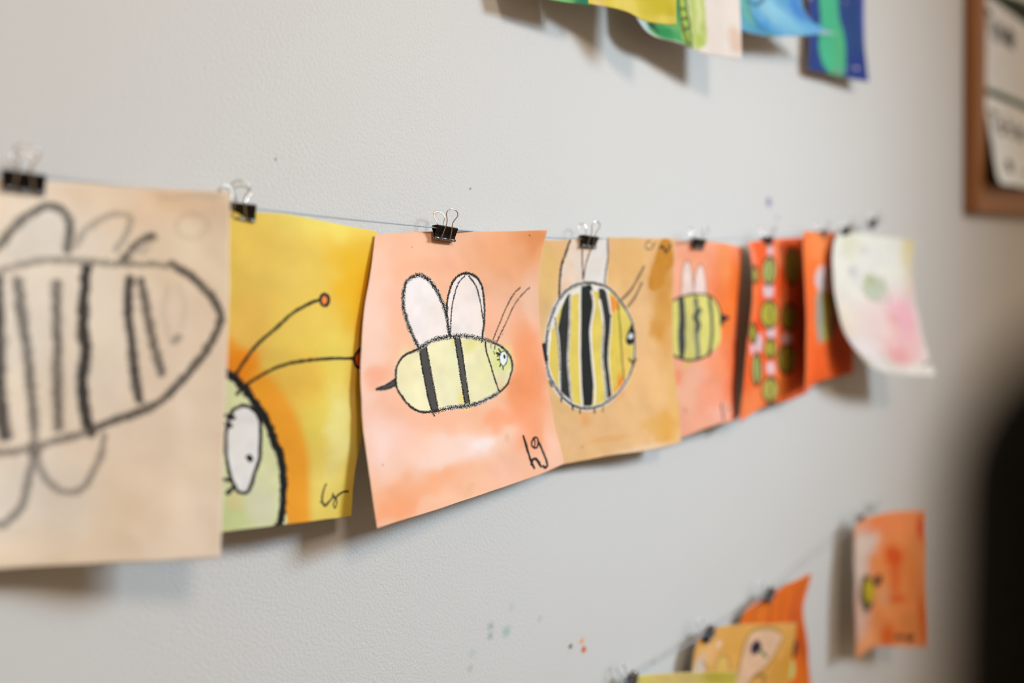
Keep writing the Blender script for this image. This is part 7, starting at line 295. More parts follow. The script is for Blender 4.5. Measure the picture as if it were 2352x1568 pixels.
"amber":{"size":[205.95,182.58],"cell":0.9,"base":[220,166,84],"grid":[[[667.6,-18.0,983.2],[683.6,-19.4,986.5],[700.0,-20.6,986.0],[716.2,-22.0,983.0],[732.2,-23.4,979.6],[748.2,-24.6,976.0],[764.2,-26.0,972.1],[780.1,-27.4,968.2],[796.1,-28.6,964.1],[812.0,-30.0,960.2],[827.9,-31.4,956.2],[843.9,-32.6,952.3],[859.8,-34.0,948.3]],[[659.9,-18.4,970.8],[676.4,-19.8,973.3],[693.1,-21.1,972.4],[709.7,-22.6,969.2],[726.1,-24.1,965.5],[742.5,-25.3,961.7],[758.9,-26.8,957.7],[775.2,-28.1,953.5],[791.5,-29.3,949.3],[807.9,-30.6,945.2],[824.2,-31.9,941.0],[840.6,-33.1,936.9],[856.9,-34.4,932.7]],[[655.1,-18.6,957.1],[671.7,-20.2,959.0],[688.6,-21.6,957.7],[705.3,-23.1,954.4],[721.9,-24.7,950.6],[738.4,-26.0,946.7],[755.0,-27.4,942.6],[771.4,-28.8,938.3],[787.9,-29.9,934.0],[804.4,-31.2,929.8],[820.9,-32.4,925.6],[837.4,-33.5,921.4],[853.9,-34.7,917.1]],[[652.1,-19.0,942.9],[668.6,-20.6,944.2],[685.3,-22.1,942.6],[701.9,-23.8,939.2],[718.4,-25.4,935.4],[734.8,-26.8,931.5],[751.2,-28.2,927.4],[767.6,-29.6,923.1],[784.0,-30.7,918.8],[800.4,-31.8,914.6],[816.8,-33.0,910.3],[833.2,-34.0,906.1],[849.6,-35.1,901.9]],[[649.6,-19.4,928.6],[665.9,-21.1,929.3],[682.4,-22.6,927.5],[698.8,-24.4,924.0],[715.1,-26.1,920.2],[731.4,-27.5,916.3],[747.6,-29.0,912.2],[763.8,-30.3,908.0],[780.0,-31.3,903.7],[796.2,-32.4,899.5],[812.4,-33.5,895.2],[828.6,-34.4,891.0],[844.8,-35.5,886.7]],[[647.5,-19.6,914.2],[663.8,-21.4,914.3],[680.3,-23.0,912.2],[696.6,-24.8,908.6],[712.9,-26.6,904.8],[729.2,-28.0,900.8],[745.5,-29.5,896.7],[761.7,-30.8,892.4],[777.9,-31.8,888.1],[794.1,-32.9,883.8],[810.3,-33.9,879.5],[826.6,-34.7,875.3],[842.8,-35.8,871.0]],[[645.4,-20.0,899.9],[661.8,-21.8,899.3],[678.3,-23.4,896.9],[694.8,-25.2,893.2],[711.2,-27.0,889.3],[727.6,-28.5,885.2],[743.9,-30.0,881.1],[760.3,-31.3,876.8],[776.6,-32.2,872.4],[792.9,-33.2,868.1],[809.2,-34.2,863.8],[825.5,-35.0,859.5],[841.9,-36.0,855.1]],[[643.4,-20.4,885.5],[660.0,-22.1,884.3],[676.6,-23.7,881.5],[693.2,-25.5,877.7],[709.7,-27.3,873.8],[726.2,-28.7,869.6],[742.7,-30.2,865.4],[759.2,-31.5,861.1],[775.6,-32.4,856.7],[792.1,-33.4,852.4],[808.5,-34.4,848.0],[825.0,-35.1,843.6],[841.5,-36.1,839.2]],[[641.6,-20.6,871.0],[658.3,-22.4,869.2],[675.1,-23.9,866.2],[691.8,-25.7,862.3],[708.4,-27.4,858.3],[725.1,-28.8,854.1],[741.7,-30.3,849.8],[758.3,-31.5,845.5],[774.9,-32.5,841.0],[791.6,-33.5,836.6],[808.2,-34.4,832.2],[824.8,-35.2,827.8],[841.4,-36.1,823.3]],[[639.9,-21.0,856.6],[656.7,-22.7,854.2],[673.6,-24.1,850.8],[690.5,-25.8,846.8],[707.3,-27.5,842.7],[724.1,-28.8,838.5],[740.9,-30.2,834.2],[757.6,-31.5,829.8],[774.4,-32.4,825.3],[791.2,-33.4,820.9],[807.9,-34.3,816.4],[824.7,-35.1,811.9],[841.4,-36.1,807.4]],[[638.3,-21.4,842.2],[655.3,-22.9,839.1],[672.3,-24.3,835.4],[689.3,-25.9,831.3],[706.2,-27.5,827.2],[723.2,-28.8,822.9],[740.1,-30.1,818.6],[757.0,-31.4,814.1],[773.9,-32.3,809.6],[790.9,-33.3,805.1],[807.8,-34.2,800.6],[824.7,-35.1,796.1],[841.6,-36.1,791.6]],[[636.7,-21.6,827.7],[653.8,-23.2,824.0],[670.9,-24.5,820.0],[688.0,-26.0,815.8],[705.2,-27.5,811.6],[722.2,-28.7,807.3],[739.3,-30.1,802.9],[756.4,-31.2,798.5],[773.5,-32.2,793.9],[790.5,-33.2,789.4],[807.6,-34.2,784.8],[824.6,-35.0,780.2],[841.7,-36.0,775.7]],[[635.0,-22.0,813.3],[652.3,-23.4,809.0],[669.5,-24.7,804.7],[686.7,-26.1,800.3],[704.0,-27.5,796.1],[721.2,-28.7,791.7],[738.5,-30.0,787.3],[755.7,-31.2,782.8],[772.9,-32.1,778.2],[790.1,-33.1,773.6],[807.3,-34.1,769.0],[824.5,-35.0,764.4],[841.7,-36.0,759.8]]],"items":[["b",25.1,28.1,16.6,15.1,[232,184,120],0.9],["b",12.7,46.4,11.25,15.25,[212,200,190],1],["b",68.6,22.2,25.85,14.7,[220,164,78],0.8],["b",197.8,52.0,16.95,26.1,[206,146,52],0.9],["b",178.1,56.2,31.15,15.45,[204,146,54],0.7],["b",43.2,20.0,4.95,4.85,[236,210,190],0.8],["b",51.9,45.3,11.45,9.6,[222,196,110],0.7],["f",[222,184,150],2,[[84.4,65.5],[89.6,42.6],[96.4,20.9],[109.6,7.8],[139.7,5.2],[166.0,8.7],[174.5,16.1],[163.0,35.3],[146.4,49.8],[120.0,63.4],[107.1,72.7],[97.5,122.1],[84.6,120.9]]],["c",[176,134,66],4,0.95,[[80.3,100.6],[84.4,65.5],[89.6,42.6],[96.4,20.9],[109.6,7.8],[139.6,4.7],[166.0,8.7],[175.7,17.2],[163.0,35.3],[146.4,49.8],[119.7,61.4],[104.4,72.5]]],["c",[150,110,60],4,0.9,[[119.7,60.9],[138.7,59.4],[147.4,64.8],[142.0,69.6]]],["c",[188,148,84],3.4,0.85,[[40.3,58.8],[41.4,44.6],[50.2,34.2],[61.0,34.9],[69.9,44.0],[75.6,65.0]]],["c",[188,150,90],3,0.85,[[17.9,35.0],[25.3,42.5],[31.3,50.6]]],["f",[58,38,66],2,[[106.4,26.6],[119.4,18.0],[132.2,25.3],[129.4,31.2],[115.2,35.7]]],["b",119.2,26.9,6.55,4.45,[24,16,36],0.9],["c",[76,110,62],4,0.9,[[128.2,30.2],[146.1,38.8]]]]},
"orange":{"size":[175.8,215.16],"cell":1.2,"base":[226,112,28],"grid":[[[762.9,-12.0,970.3],[771.1,-13.0,981.1],[782.4,-13.9,988.0],[795.8,-14.9,989.9],[809.3,-15.9,990.9],[822.8,-16.8,990.6],[836.2,-18.0,991.9],[849.6,-19.3,993.6],[863.0,-20.5,994.8],[876.5,-21.9,995.9],[889.9,-23.3,996.9],[903.3,-24.6,997.8],[916.8,-26.0,998.7]],[[763.7,-12.0,956.1],[771.4,-13.0,965.6],[782.0,-13.9,971.6],[794.5,-14.9,973.1],[807.1,-15.9,973.6],[819.7,-16.9,973.1],[832.3,-18.0,974.0],[844.8,-19.2,975.4],[857.4,-20.3,976.3],[869.9,-21.6,977.1],[882.5,-22.9,977.8],[895.1,-24.0,978.5],[907.7,-25.3,979.2]],[[764.6,-11.9,941.9],[771.9,-13.0,950.1],[781.8,-13.9,955.2],[793.3,-14.9,956.2],[805.0,-16.0,956.4],[816.7,-16.9,955.6],[828.4,-18.0,956.2],[840.0,-19.1,957.2],[851.7,-20.1,957.9],[863.4,-21.3,958.4],[875.1,-22.5,958.9],[886.8,-23.5,959.3],[898.5,-24.6,959.7]],[[765.6,-11.9,927.6],[773.3,-13.0,934.6],[783.4,-13.9,938.6],[795.0,-15.0,939.0],[806.7,-16.0,938.7],[818.5,-16.9,937.5],[830.2,-18.0,937.7],[841.9,-19.0,938.2],[853.7,-19.9,938.5],[865.5,-21.0,938.6],[877.3,-22.0,938.7],[889.1,-22.9,938.7],[900.9,-23.9,938.7]],[[766.3,-11.9,913.4],[775.0,-12.9,919.0],[785.7,-13.9,922.1],[797.8,-15.0,922.0],[810.0,-16.1,921.2],[822.2,-17.0,919.7],[834.4,-18.0,919.5],[846.7,-19.0,919.6],[859.0,-19.7,919.5],[871.3,-20.6,919.3],[883.6,-21.5,919.1],[895.9,-22.3,918.8],[908.2,-23.2,918.4]],[[766.7,-11.9,899.1],[776.3,-13.0,903.5],[787.6,-13.9,905.6],[800.1,-15.0,904.8],[812.7,-16.1,903.6],[825.4,-17.0,901.8],[838.1,-18.0,901.1],[850.9,-18.9,900.8],[863.6,-19.6,900.3],[876.4,-20.4,899.8],[889.2,-21.1,899.2],[902.0,-21.8,898.6],[914.7,-22.6,897.9]],[[766.8,-12.0,884.8],[777.2,-13.1,887.9],[789.1,-14.0,889.0],[802.1,-15.1,887.6],[815.1,-16.2,885.9],[828.2,-17.1,883.8],[841.4,-18.0,882.7],[854.6,-18.8,881.9],[867.8,-19.4,881.0],[881.0,-20.1,880.1],[894.3,-20.8,879.2],[907.5,-21.3,878.2],[920.7,-22.0,877.2]],[[766.6,-12.2,870.6],[777.8,-13.3,872.3],[790.3,-14.2,872.4],[803.6,-15.3,870.4],[817.0,-16.3,868.2],[830.5,-17.1,865.7],[844.1,-18.0,864.1],[857.7,-18.8,862.9],[871.4,-19.3,861.6],[885.0,-19.9,860.3],[898.7,-20.5,859.0],[912.3,-20.9,857.7],[926.0,-21.5,856.2]],[[766.2,-12.5,856.3],[778.1,-13.5,856.7],[791.1,-14.4,855.7],[804.8,-15.4,853.2],[818.6,-16.4,850.4],[832.4,-17.2,847.5],[846.3,-18.0,845.5],[860.3,-18.7,843.8],[874.3,-19.2,842.1],[888.3,-19.7,840.4],[902.4,-20.2,838.7],[916.4,-20.7,836.9],[930.4,-21.2,835.1]],[[765.5,-12.9,842.1],[778.3,-13.8,841.1],[791.7,-14.6,839.1],[805.7,-15.6,835.9],[819.8,-16.5,832.6],[833.9,-17.2,829.3],[848.2,-18.0,826.8],[862.5,-18.6,824.6],[876.8,-19.1,822.5],[891.2,-19.6,820.3],[905.6,-20.0,818.2],[920.0,-20.4,816.1],[934.3,-20.9,813.9]],[[764.9,-13.3,827.8],[778.3,-14.1,825.5],[792.2,-14.9,822.4],[806.5,-15.8,818.6],[820.9,-16.6,814.8],[835.3,-17.3,811.1],[849.9,-18.0,808.1],[864.6,-18.6,805.4],[879.2,-19.0,802.8],[894.0,-19.4,800.3],[908.7,-19.8,797.8],[923.4,-20.2,795.2],[938.1,-20.6,792.6]],[[764.3,-13.6,813.6],[778.4,-14.4,809.9],[792.8,-15.1,805.8],[807.4,-15.9,801.3],[822.0,-16.7,797.0],[836.8,-17.4,792.9],[851.7,-18.0,789.4],[866.6,-18.5,786.2],[881.7,-18.9,783.2],[896.7,-19.3,780.2],[911.7,-19.6,777.3],[926.8,-19.9,774.4],[941.8,-20.3,771.3]],[[763.7,-14.0,799.3],[778.5,-14.7,794.3],[793.4,-15.4,789.1],[808.2,-16.1,784.0],[823.2,-16.8,779.2],[838.3,-17.4,774.7],[853.5,-18.0,770.7],[868.8,-18.5,767.0],[884.1,-18.8,763.6],[899.5,-19.1,760.2],[914.9,-19.4,756.9],[930.2,-19.7,753.5],[945.6,-20.0,750.1]]],"items":[["b",161.4,12.4,23.05,11.3,[208,104,8],0.9],["b",150.4,37.9,18.0,22.1,[206,92,44],0.8],["b",53.5,21.5,22.35,17.6,[224,124,40],0.8],["c",[150,78,30],4,0.7,[[51.0,0.9],[42.0,12.5],[36.1,28.4]]],["c",[146,72,30],4,0.7,[[79.0,12.9],[79.8,37.8]]],["c",[170,84,40],5,0.6,[[111.8,14.0],[110.2,45.5]]],["b",165.3,87.4,11.9,33.7,[196,80,8],0.8],["b",163.1,127.8,16.55,22.15,[220,112,20],0.8],["f",[24,26,34],2,[[148.8,88.6],[146.4,94.2],[142.5,98.3],[137.8,100.0],[133.2,99.0],[129.6,95.5],[127.7,90.1],[128.0,84.0],[130.4,78.3],[134.4,74.3],[139.2,72.6],[143.8,73.6],[147.4,77.2],[149.1,82.5]]],["f",[196,206,120],2,[[137.6,113.8],[135.1,119.8],[130.2,124.0],[123.9,125.6],[117.4,124.2],[111.9,120.1],[108.6,114.0],[108.2,107.3],[110.7,101.2],[115.7,97.0],[122.2,95.5],[128.7,97.0],[134.1,101.1],[137.3,107.1]]],["c",[60,50,60],3,0.7,[[152.0,75.7],[152.0,96.4]]]]},
"coral":{"size":[185.27,211.82],"cell":1.2,"base":[228,142,78],"grid":[[[1050.2,-24.0,1036.3],[1062.8,-28.3,1041.6],[1075.6,-32.0,1044.2],[1089.1,-36.4,1045.6],[1102.3,-40.6,1046.8],[1115.8,-44.2,1047.4],[1129.8,-48.0,1047.0],[1143.7,-51.5,1046.1],[1157.6,-54.3,1044.7],[1171.7,-57.4,1042.8],[1185.6,-60.4,1041.0],[1199.6,-62.9,1039.0],[1213.7,-66.0,1037.2]],[[1048.3,-25.5,1020.0],[1061.1,-29.6,1025.3],[1074.2,-33.2,1028.0],[1088.0,-37.5,1029.2],[1101.4,-41.6,1030.0],[1115.1,-45.0,1030.3],[1129.2,-48.7,1029.6],[1143.3,-52.1,1028.4],[1157.4,-54.9,1026.8],[1171.6,-57.9,1024.7],[1185.8,-60.8,1022.6],[1199.9,-63.3,1020.5],[1214.1,-66.3,1018.4]],[[1046.7,-26.8,1003.7],[1059.8,-30.8,1009.0],[1073.1,-34.3,1011.8],[1087.0,-38.4,1012.8],[1100.7,-42.4,1013.2],[1114.6,-45.7,1013.2],[1128.9,-49.4,1012.1],[1143.1,-52.7,1010.7],[1157.4,-55.4,1008.8],[1171.7,-58.3,1006.5],[1186.0,-61.2,1004.2],[1200.3,-63.7,1001.9],[1214.7,-66.7,999.6]],[[1044.6,-28.4,987.5],[1057.9,-32.2,992.8],[1071.5,-35.6,995.7],[1085.7,-39.6,996.4],[1099.6,-43.4,996.5],[1113.7,-46.6,996.1],[1128.2,-50.1,994.8],[1142.6,-53.4,993.0],[1157.1,-56.0,990.9],[1171.6,-58.9,988.4],[1186.1,-61.7,985.9],[1200.6,-64.1,983.3],[1215.2,-67.0,980.8]],[[1042.7,-29.8,971.2],[1056.3,-33.6,976.5],[1070.1,-36.8,979.5],[1084.5,-40.6,980.0],[1098.7,-44.4,979.8],[1113.0,-47.4,979.0],[1127.7,-50.8,977.4],[1142.3,-54.0,975.3],[1157.0,-56.5,973.0],[1171.7,-59.4,970.2],[1186.3,-62.1,967.5],[1201.0,-64.5,964.7],[1215.8,-67.3,962.0]],[[1041.7,-31.0,954.8],[1055.5,-34.6,960.1],[1069.5,-37.8,963.3],[1084.1,-41.5,963.5],[1098.5,-45.1,962.9],[1113.0,-48.1,961.8],[1127.8,-51.4,959.9],[1142.6,-54.5,957.6],[1157.4,-57.0,955.0],[1172.3,-59.8,952.1],[1187.1,-62.5,949.1],[1202.0,-64.9,946.2],[1216.8,-67.7,943.2]],[[1040.8,-32.0,938.4],[1054.9,-35.6,943.7],[1069.1,-38.6,947.0],[1083.9,-42.2,947.1],[1098.5,-45.8,946.1],[1113.2,-48.7,944.6],[1128.2,-52.0,942.4],[1143.2,-55.0,939.9],[1158.2,-57.5,937.1],[1173.2,-60.2,933.9],[1188.2,-62.9,930.8],[1203.1,-65.3,927.6],[1218.2,-68.0,924.5]],[[1040.6,-32.7,922.0],[1054.9,-36.2,927.3],[1069.4,-39.3,930.7],[1084.4,-42.8,930.5],[1099.1,-46.3,929.2],[1114.0,-49.2,927.4],[1129.1,-52.5,925.0],[1144.3,-55.5,922.1],[1159.3,-57.9,919.2],[1174.5,-60.7,915.8],[1189.6,-63.3,912.4],[1204.7,-65.6,909.1],[1219.9,-68.3,905.7]],[[1040.9,-33.1,905.5],[1055.3,-36.6,910.8],[1070.0,-39.6,914.4],[1085.1,-43.2,914.0],[1100.1,-46.7,912.3],[1115.1,-49.6,910.2],[1130.3,-52.8,907.5],[1145.6,-55.8,904.4],[1160.8,-58.2,901.2],[1176.1,-61.0,897.6],[1191.3,-63.6,894.1],[1206.5,-65.9,890.6],[1221.8,-68.7,887.0]],[[1041.4,-33.4,889.0],[1056.0,-36.9,894.4],[1070.8,-39.9,898.0],[1086.1,-43.5,897.5],[1101.2,-47.0,895.5],[1116.3,-49.9,893.0],[1131.7,-53.1,890.0],[1147.0,-56.1,886.7],[1162.3,-58.6,883.3],[1177.6,-61.3,879.5],[1193.0,-64.0,875.8],[1208.3,-66.3,872.1],[1223.6,-69.0,868.3]],[[1042.0,-33.6,872.5],[1056.8,-37.1,877.9],[1071.7,-40.2,881.7],[1087.2,-43.7,881.0],[1102.4,-47.3,878.6],[1117.7,-50.2,875.8],[1133.1,-53.4,872.6],[1148.5,-56.4,868.9],[1163.9,-58.9,865.4],[1179.3,-61.6,861.4],[1194.7,-64.3,857.4],[1210.1,-66.6,853.6],[1225.5,-69.3,849.6]],[[1042.6,-33.7,856.1],[1057.5,-37.3,861.5],[1072.6,-40.4,865.4],[1088.2,-43.9,864.4],[1103.6,-47.5,861.7],[1119.0,-50.4,858.6],[1134.5,-53.7,855.1],[1150.0,-56.7,851.2],[1165.5,-59.2,847.4],[1181.0,-61.9,843.3],[1196.5,-64.6,839.1],[1212.0,-66.9,835.0],[1227.5,-69.7,830.9]],[[1043.0,-34.0,839.6],[1058.1,-37.6,845.0],[1073.4,-40.6,849.0],[1089.1,-44.2,847.9],[1104.7,-47.8,844.9],[1120.2,-50.7,841.4],[1135.8,-54.0,837.6],[1151.4,-57.0,833.5],[1167.0,-59.5,829.5],[1182.6,-62.2,825.1],[1198.2,-64.9,820.8],[1213.8,-67.3,816.5],[1229.4,-70.0,812.2]]],"items":[["b",102.6,17.5,68.45,20.1,[236,142,84],0.9],["b",39.3,16.4,30.7,11.1,[236,128,66],0.8],["b",10.6,75.8,20.2,67.45,[216,196,184],1],["b",28.7,38.3,26.25,17.85,[218,200,188],1],["b",9.5,151.3,21.9,41.75,[220,184,166],0.9],["b",23.8,202.2,19.7,21.15,[232,164,112],0.8],["b",97.4,71.0,24.95,16.15,[214,78,6],0.95],["b",98.6,101.5,13.5,27.3,[216,88,16],0.75],["b",103.8,136.6,23.0,6.95,[214,82,10],0.9],["b",80.4,58.0,10.85,6.7,[220,90,20],0.6],["b",171.3,26.3,10.2,18.55,[212,76,6],0.9],["b",168.2,166.6,12.75,41.35,[206,86,8],0.8],["b",75.2,193.8,15.1,18.4,[216,88,12],0.9],["b",66.6,131.1,15.1,16.8,[222,158,110],0.9],["b",127.0,174.2,31.1,20.85,[216,128,60],0.8],["b",143.0,98.4,22.25,40.6,[220,126,56],0.8],["f",[88,74,58],4,[[44.0,123.1],[41.9,135.8],[37.0,145.5],[30.0,149.5],[22.2,146.0],[15.3,136.7],[10.8,124.1],[9.5,110.7],[11.5,99.3],[16.7,91.8],[24.0,89.3],[31.9,92.0],[38.5,99.1],[42.8,110.0]]],["f",[184,164,30],3,[[45.1,119.7],[43.6,127.8],[39.8,134.0],[34.6,136.7],[28.7,135.0],[23.3,128.9],[19.7,120.6],[18.7,111.9],[20.3,104.5],[24.4,99.8],[30.0,98.2],[35.8,99.7],[40.8,104.2],[44.1,111.3]]],["f",[70,44,34],3,[[41.8,100.2],[59.4,94.1],[61.1,106.8],[46.4,113.5]]],["c",[130,110,100],4,0.6,[[14.7,143.6],[24.9,153.9],[35.3,148.9]]],["c",[50,26,20],8,0.95,[[96.6,196.7],[107.7,196.5]]],["c",[24,16,18],9,1,[[125.7,199.3],[140.0,197.5]]],["c",[110,50,20],6,0.7,[[107.7,196.5],[127.0,197.9]]]]},
"card_a":{"size":[455.05,280.87],"cell":2,"base":[238,243,246],"grid":[[[1585.1,-15.0,2229.1],[1621.3,-15.0,2241.2],[1657.4,-15.0,2253.3],[1693.6,-15.0,2265.4],[1729.8,-15.0,2277.5],[1766.0,-15.0,2289.6],[1802.2,-15.0,2301.8],[1838.4,-15.0,2314.0],[1874.5,-15.0,2326.2],[1910.7,-15.0,2338.4],[1946.8,-15.0,2350.6],[1983.0,-15.0,2362.8],[2019.1,-15.0,2375.0]],[[1586.8,-15.0,2208.5],[1623.1,-15.0,2220.2],[1659.4,-15.0,2231.9],[1695.7,-15.0,2243.6],[1732.0,-15.0,2255.3],[1768.3,-15.0,2266.9],[1804.6,-15.0,2278.6],[1840.9,-15.0,2290.4],[1877.1,-15.0,2302.1],[1913.4,-15.0,2313.8],[1949.7,-15.0,2325.6],[1986.0,-15.0,2337.3],[2022.2,-15.0,2349.1]],[[1588.5,-15.0,2188.0],[1625.0,-15.0,2199.2],[1661.4,-15.0,2210.5],[1697.8,-15.0,2221.8],[1734.2,-15.0,2233.0],[1770.6,-15.0,2244.3],[1807.0,-15.0,2255.5],[1843.4,-15.0,2266.7],[1879.8,-15.0,2278.0],[1916.2,-15.0,2289.3],[1952.6,-15.0,2300.5],[1989.0,-15.0,2311.8],[2025.4,-15.0,2323.1]],[[1590.3,-15.0,2167.4],[1626.8,-15.0,2178.2],[1663.3,-15.0,2189.1],[1699.8,-15.0,2199.9],[1736.4,-15.0,2210.8],[1772.9,-15.0,2221.6],[1809.4,-15.0,2232.4],[1845.9,-15.0,2243.1],[1882.5,-15.0,2253.9],[1919.0,-15.0,2264.7],[1955.5,-14.9,2275.5],[1992.0,-14.9,2286.3],[2028.5,-14.9,2297.1]],[[1592.0,-15.0,2146.8],[1628.7,-15.0,2157.2],[1665.3,-15.0,2167.7],[1701.9,-15.0,2178.1],[1738.5,-15.0,2188.5],[1775.2,-15.0,2198.9],[1811.8,-15.0,2209.2],[1848.4,-15.0,2219.5],[1885.1,-15.0,2229.9],[1921.7,-14.9,2240.2],[1958.3,-14.9,2250.5],[1995.0,-14.9,2260.8],[2031.6,-14.9,2271.1]],[[1593.8,-15.0,2126.2],[1630.5,-15.0,2136.2],[1667.2,-15.0,2146.3],[1703.9,-15.0,2156.3],[1740.7,-15.0,2166.3],[1777.4,-15.0,2176.2],[1814.1,-15.0,2186.1],[1850.9,-15.0,2195.9],[1887.6,-15.0,2205.8],[1924.4,-15.0,2215.6],[1961.1,-15.0,2225.5],[1997.8,-14.9,2235.3],[2034.6,-14.9,2245.2]],[[1595.5,-15.0,2105.6],[1632.3,-15.0,2115.2],[1669.1,-15.0,2124.9],[1705.9,-15.0,2134.5],[1742.7,-15.0,2144.0],[1779.5,-15.0,2153.5],[1816.4,-15.0,2162.9],[1853.2,-15.0,2172.3],[1890.0,-15.0,2181.7],[1926.8,-15.0,2191.0],[1963.7,-15.0,2200.4],[2000.5,-15.0,2209.8],[2037.3,-15.0,2219.2]],[[1597.3,-15.0,2085.0],[1634.1,-15.0,2094.2],[1671.0,-15.0,2103.5],[1707.8,-15.0,2112.6],[1744.7,-15.0,2121.8],[1781.6,-15.0,2130.8],[1818.5,-15.1,2139.7],[1855.4,-15.1,2148.6],[1892.3,-15.1,2157.5],[1929.1,-15.1,2166.4],[1966.0,-15.1,2175.3],[2002.9,-15.1,2184.2],[2039.8,-15.1,2193.1]],[[1599.0,-15.0,2064.5],[1635.9,-15.0,2073.2],[1672.8,-15.0,2082.0],[1709.7,-15.1,2090.8],[1746.6,-15.1,2099.5],[1783.5,-15.1,2108.1],[1820.5,-15.1,2116.5],[1857.4,-15.1,2125.0],[1894.4,-15.2,2133.4],[1931.3,-15.2,2141.8],[1968.3,-15.2,2150.2],[2005.2,-15.2,2158.6],[2042.2,-15.3,2167.1]],[[1600.8,-15.0,2043.9],[1637.7,-15.0,2052.2],[1674.6,-15.1,2060.6],[1711.5,-15.1,2069.0],[1748.5,-15.1,2077.2],[1785.4,-15.2,2085.3],[1822.4,-15.2,2093.4],[1859.4,-15.3,2101.3],[1896.4,-15.3,2109.3],[1933.4,-15.3,2117.2],[1970.4,-15.4,2125.1],[2007.4,-15.4,2133.1],[2044.4,-15.4,2141.0]],[[1602.5,-15.0,2023.3],[1639.5,-15.1,2031.2],[1676.4,-15.1,2039.2],[1713.3,-15.2,2047.1],[1750.3,-15.2,2054.9],[1787.3,-15.3,2062.6],[1824.3,-15.3,2070.2],[1861.4,-15.4,2077.7],[1898.4,-15.4,2085.1],[1935.4,-15.5,2092.6],[1972.5,-15.5,2100.0],[2009.5,-15.6,2107.5],[2046.5,-15.6,2114.9]],[[1604.2,-15.0,2002.7],[1641.2,-15.1,2010.2],[1678.2,-15.1,2017.8],[1715.2,-15.2,2025.3],[1752.2,-15.3,2032.7],[1789.2,-15.3,2039.9],[1826.3,-15.4,2047.0],[1863.3,-15.5,2054.0],[1900.4,-15.5,2061.0],[1937.5,-15.6,2068.0],[1974.5,-15.7,2074.9],[2011.6,-15.7,2081.9],[2048.7,-15.8,2088.9]],[[1606.0,-15.0,1982.1],[1643.0,-15.1,1989.2],[1680.0,-15.2,1996.4],[1717.0,-15.2,2003.4],[1754.0,-15.3,2010.4],[1791.1,-15.4,2017.2],[1828.2,-15.5,2023.8],[1865.3,-15.6,2030.3],[1902.4,-15.7,2036.9],[1939.5,-15.8,2043.3],[1976.6,-15.8,2049.8],[2013.8,-15.9,2056.3],[2050.9,-16.0,2062.8]]],"items":[["c",[34,110,74],10,0.95,[[-50.9,279.1],[176.1,279.0],[455.0,277.3],[1133.8,270.5]]]]},
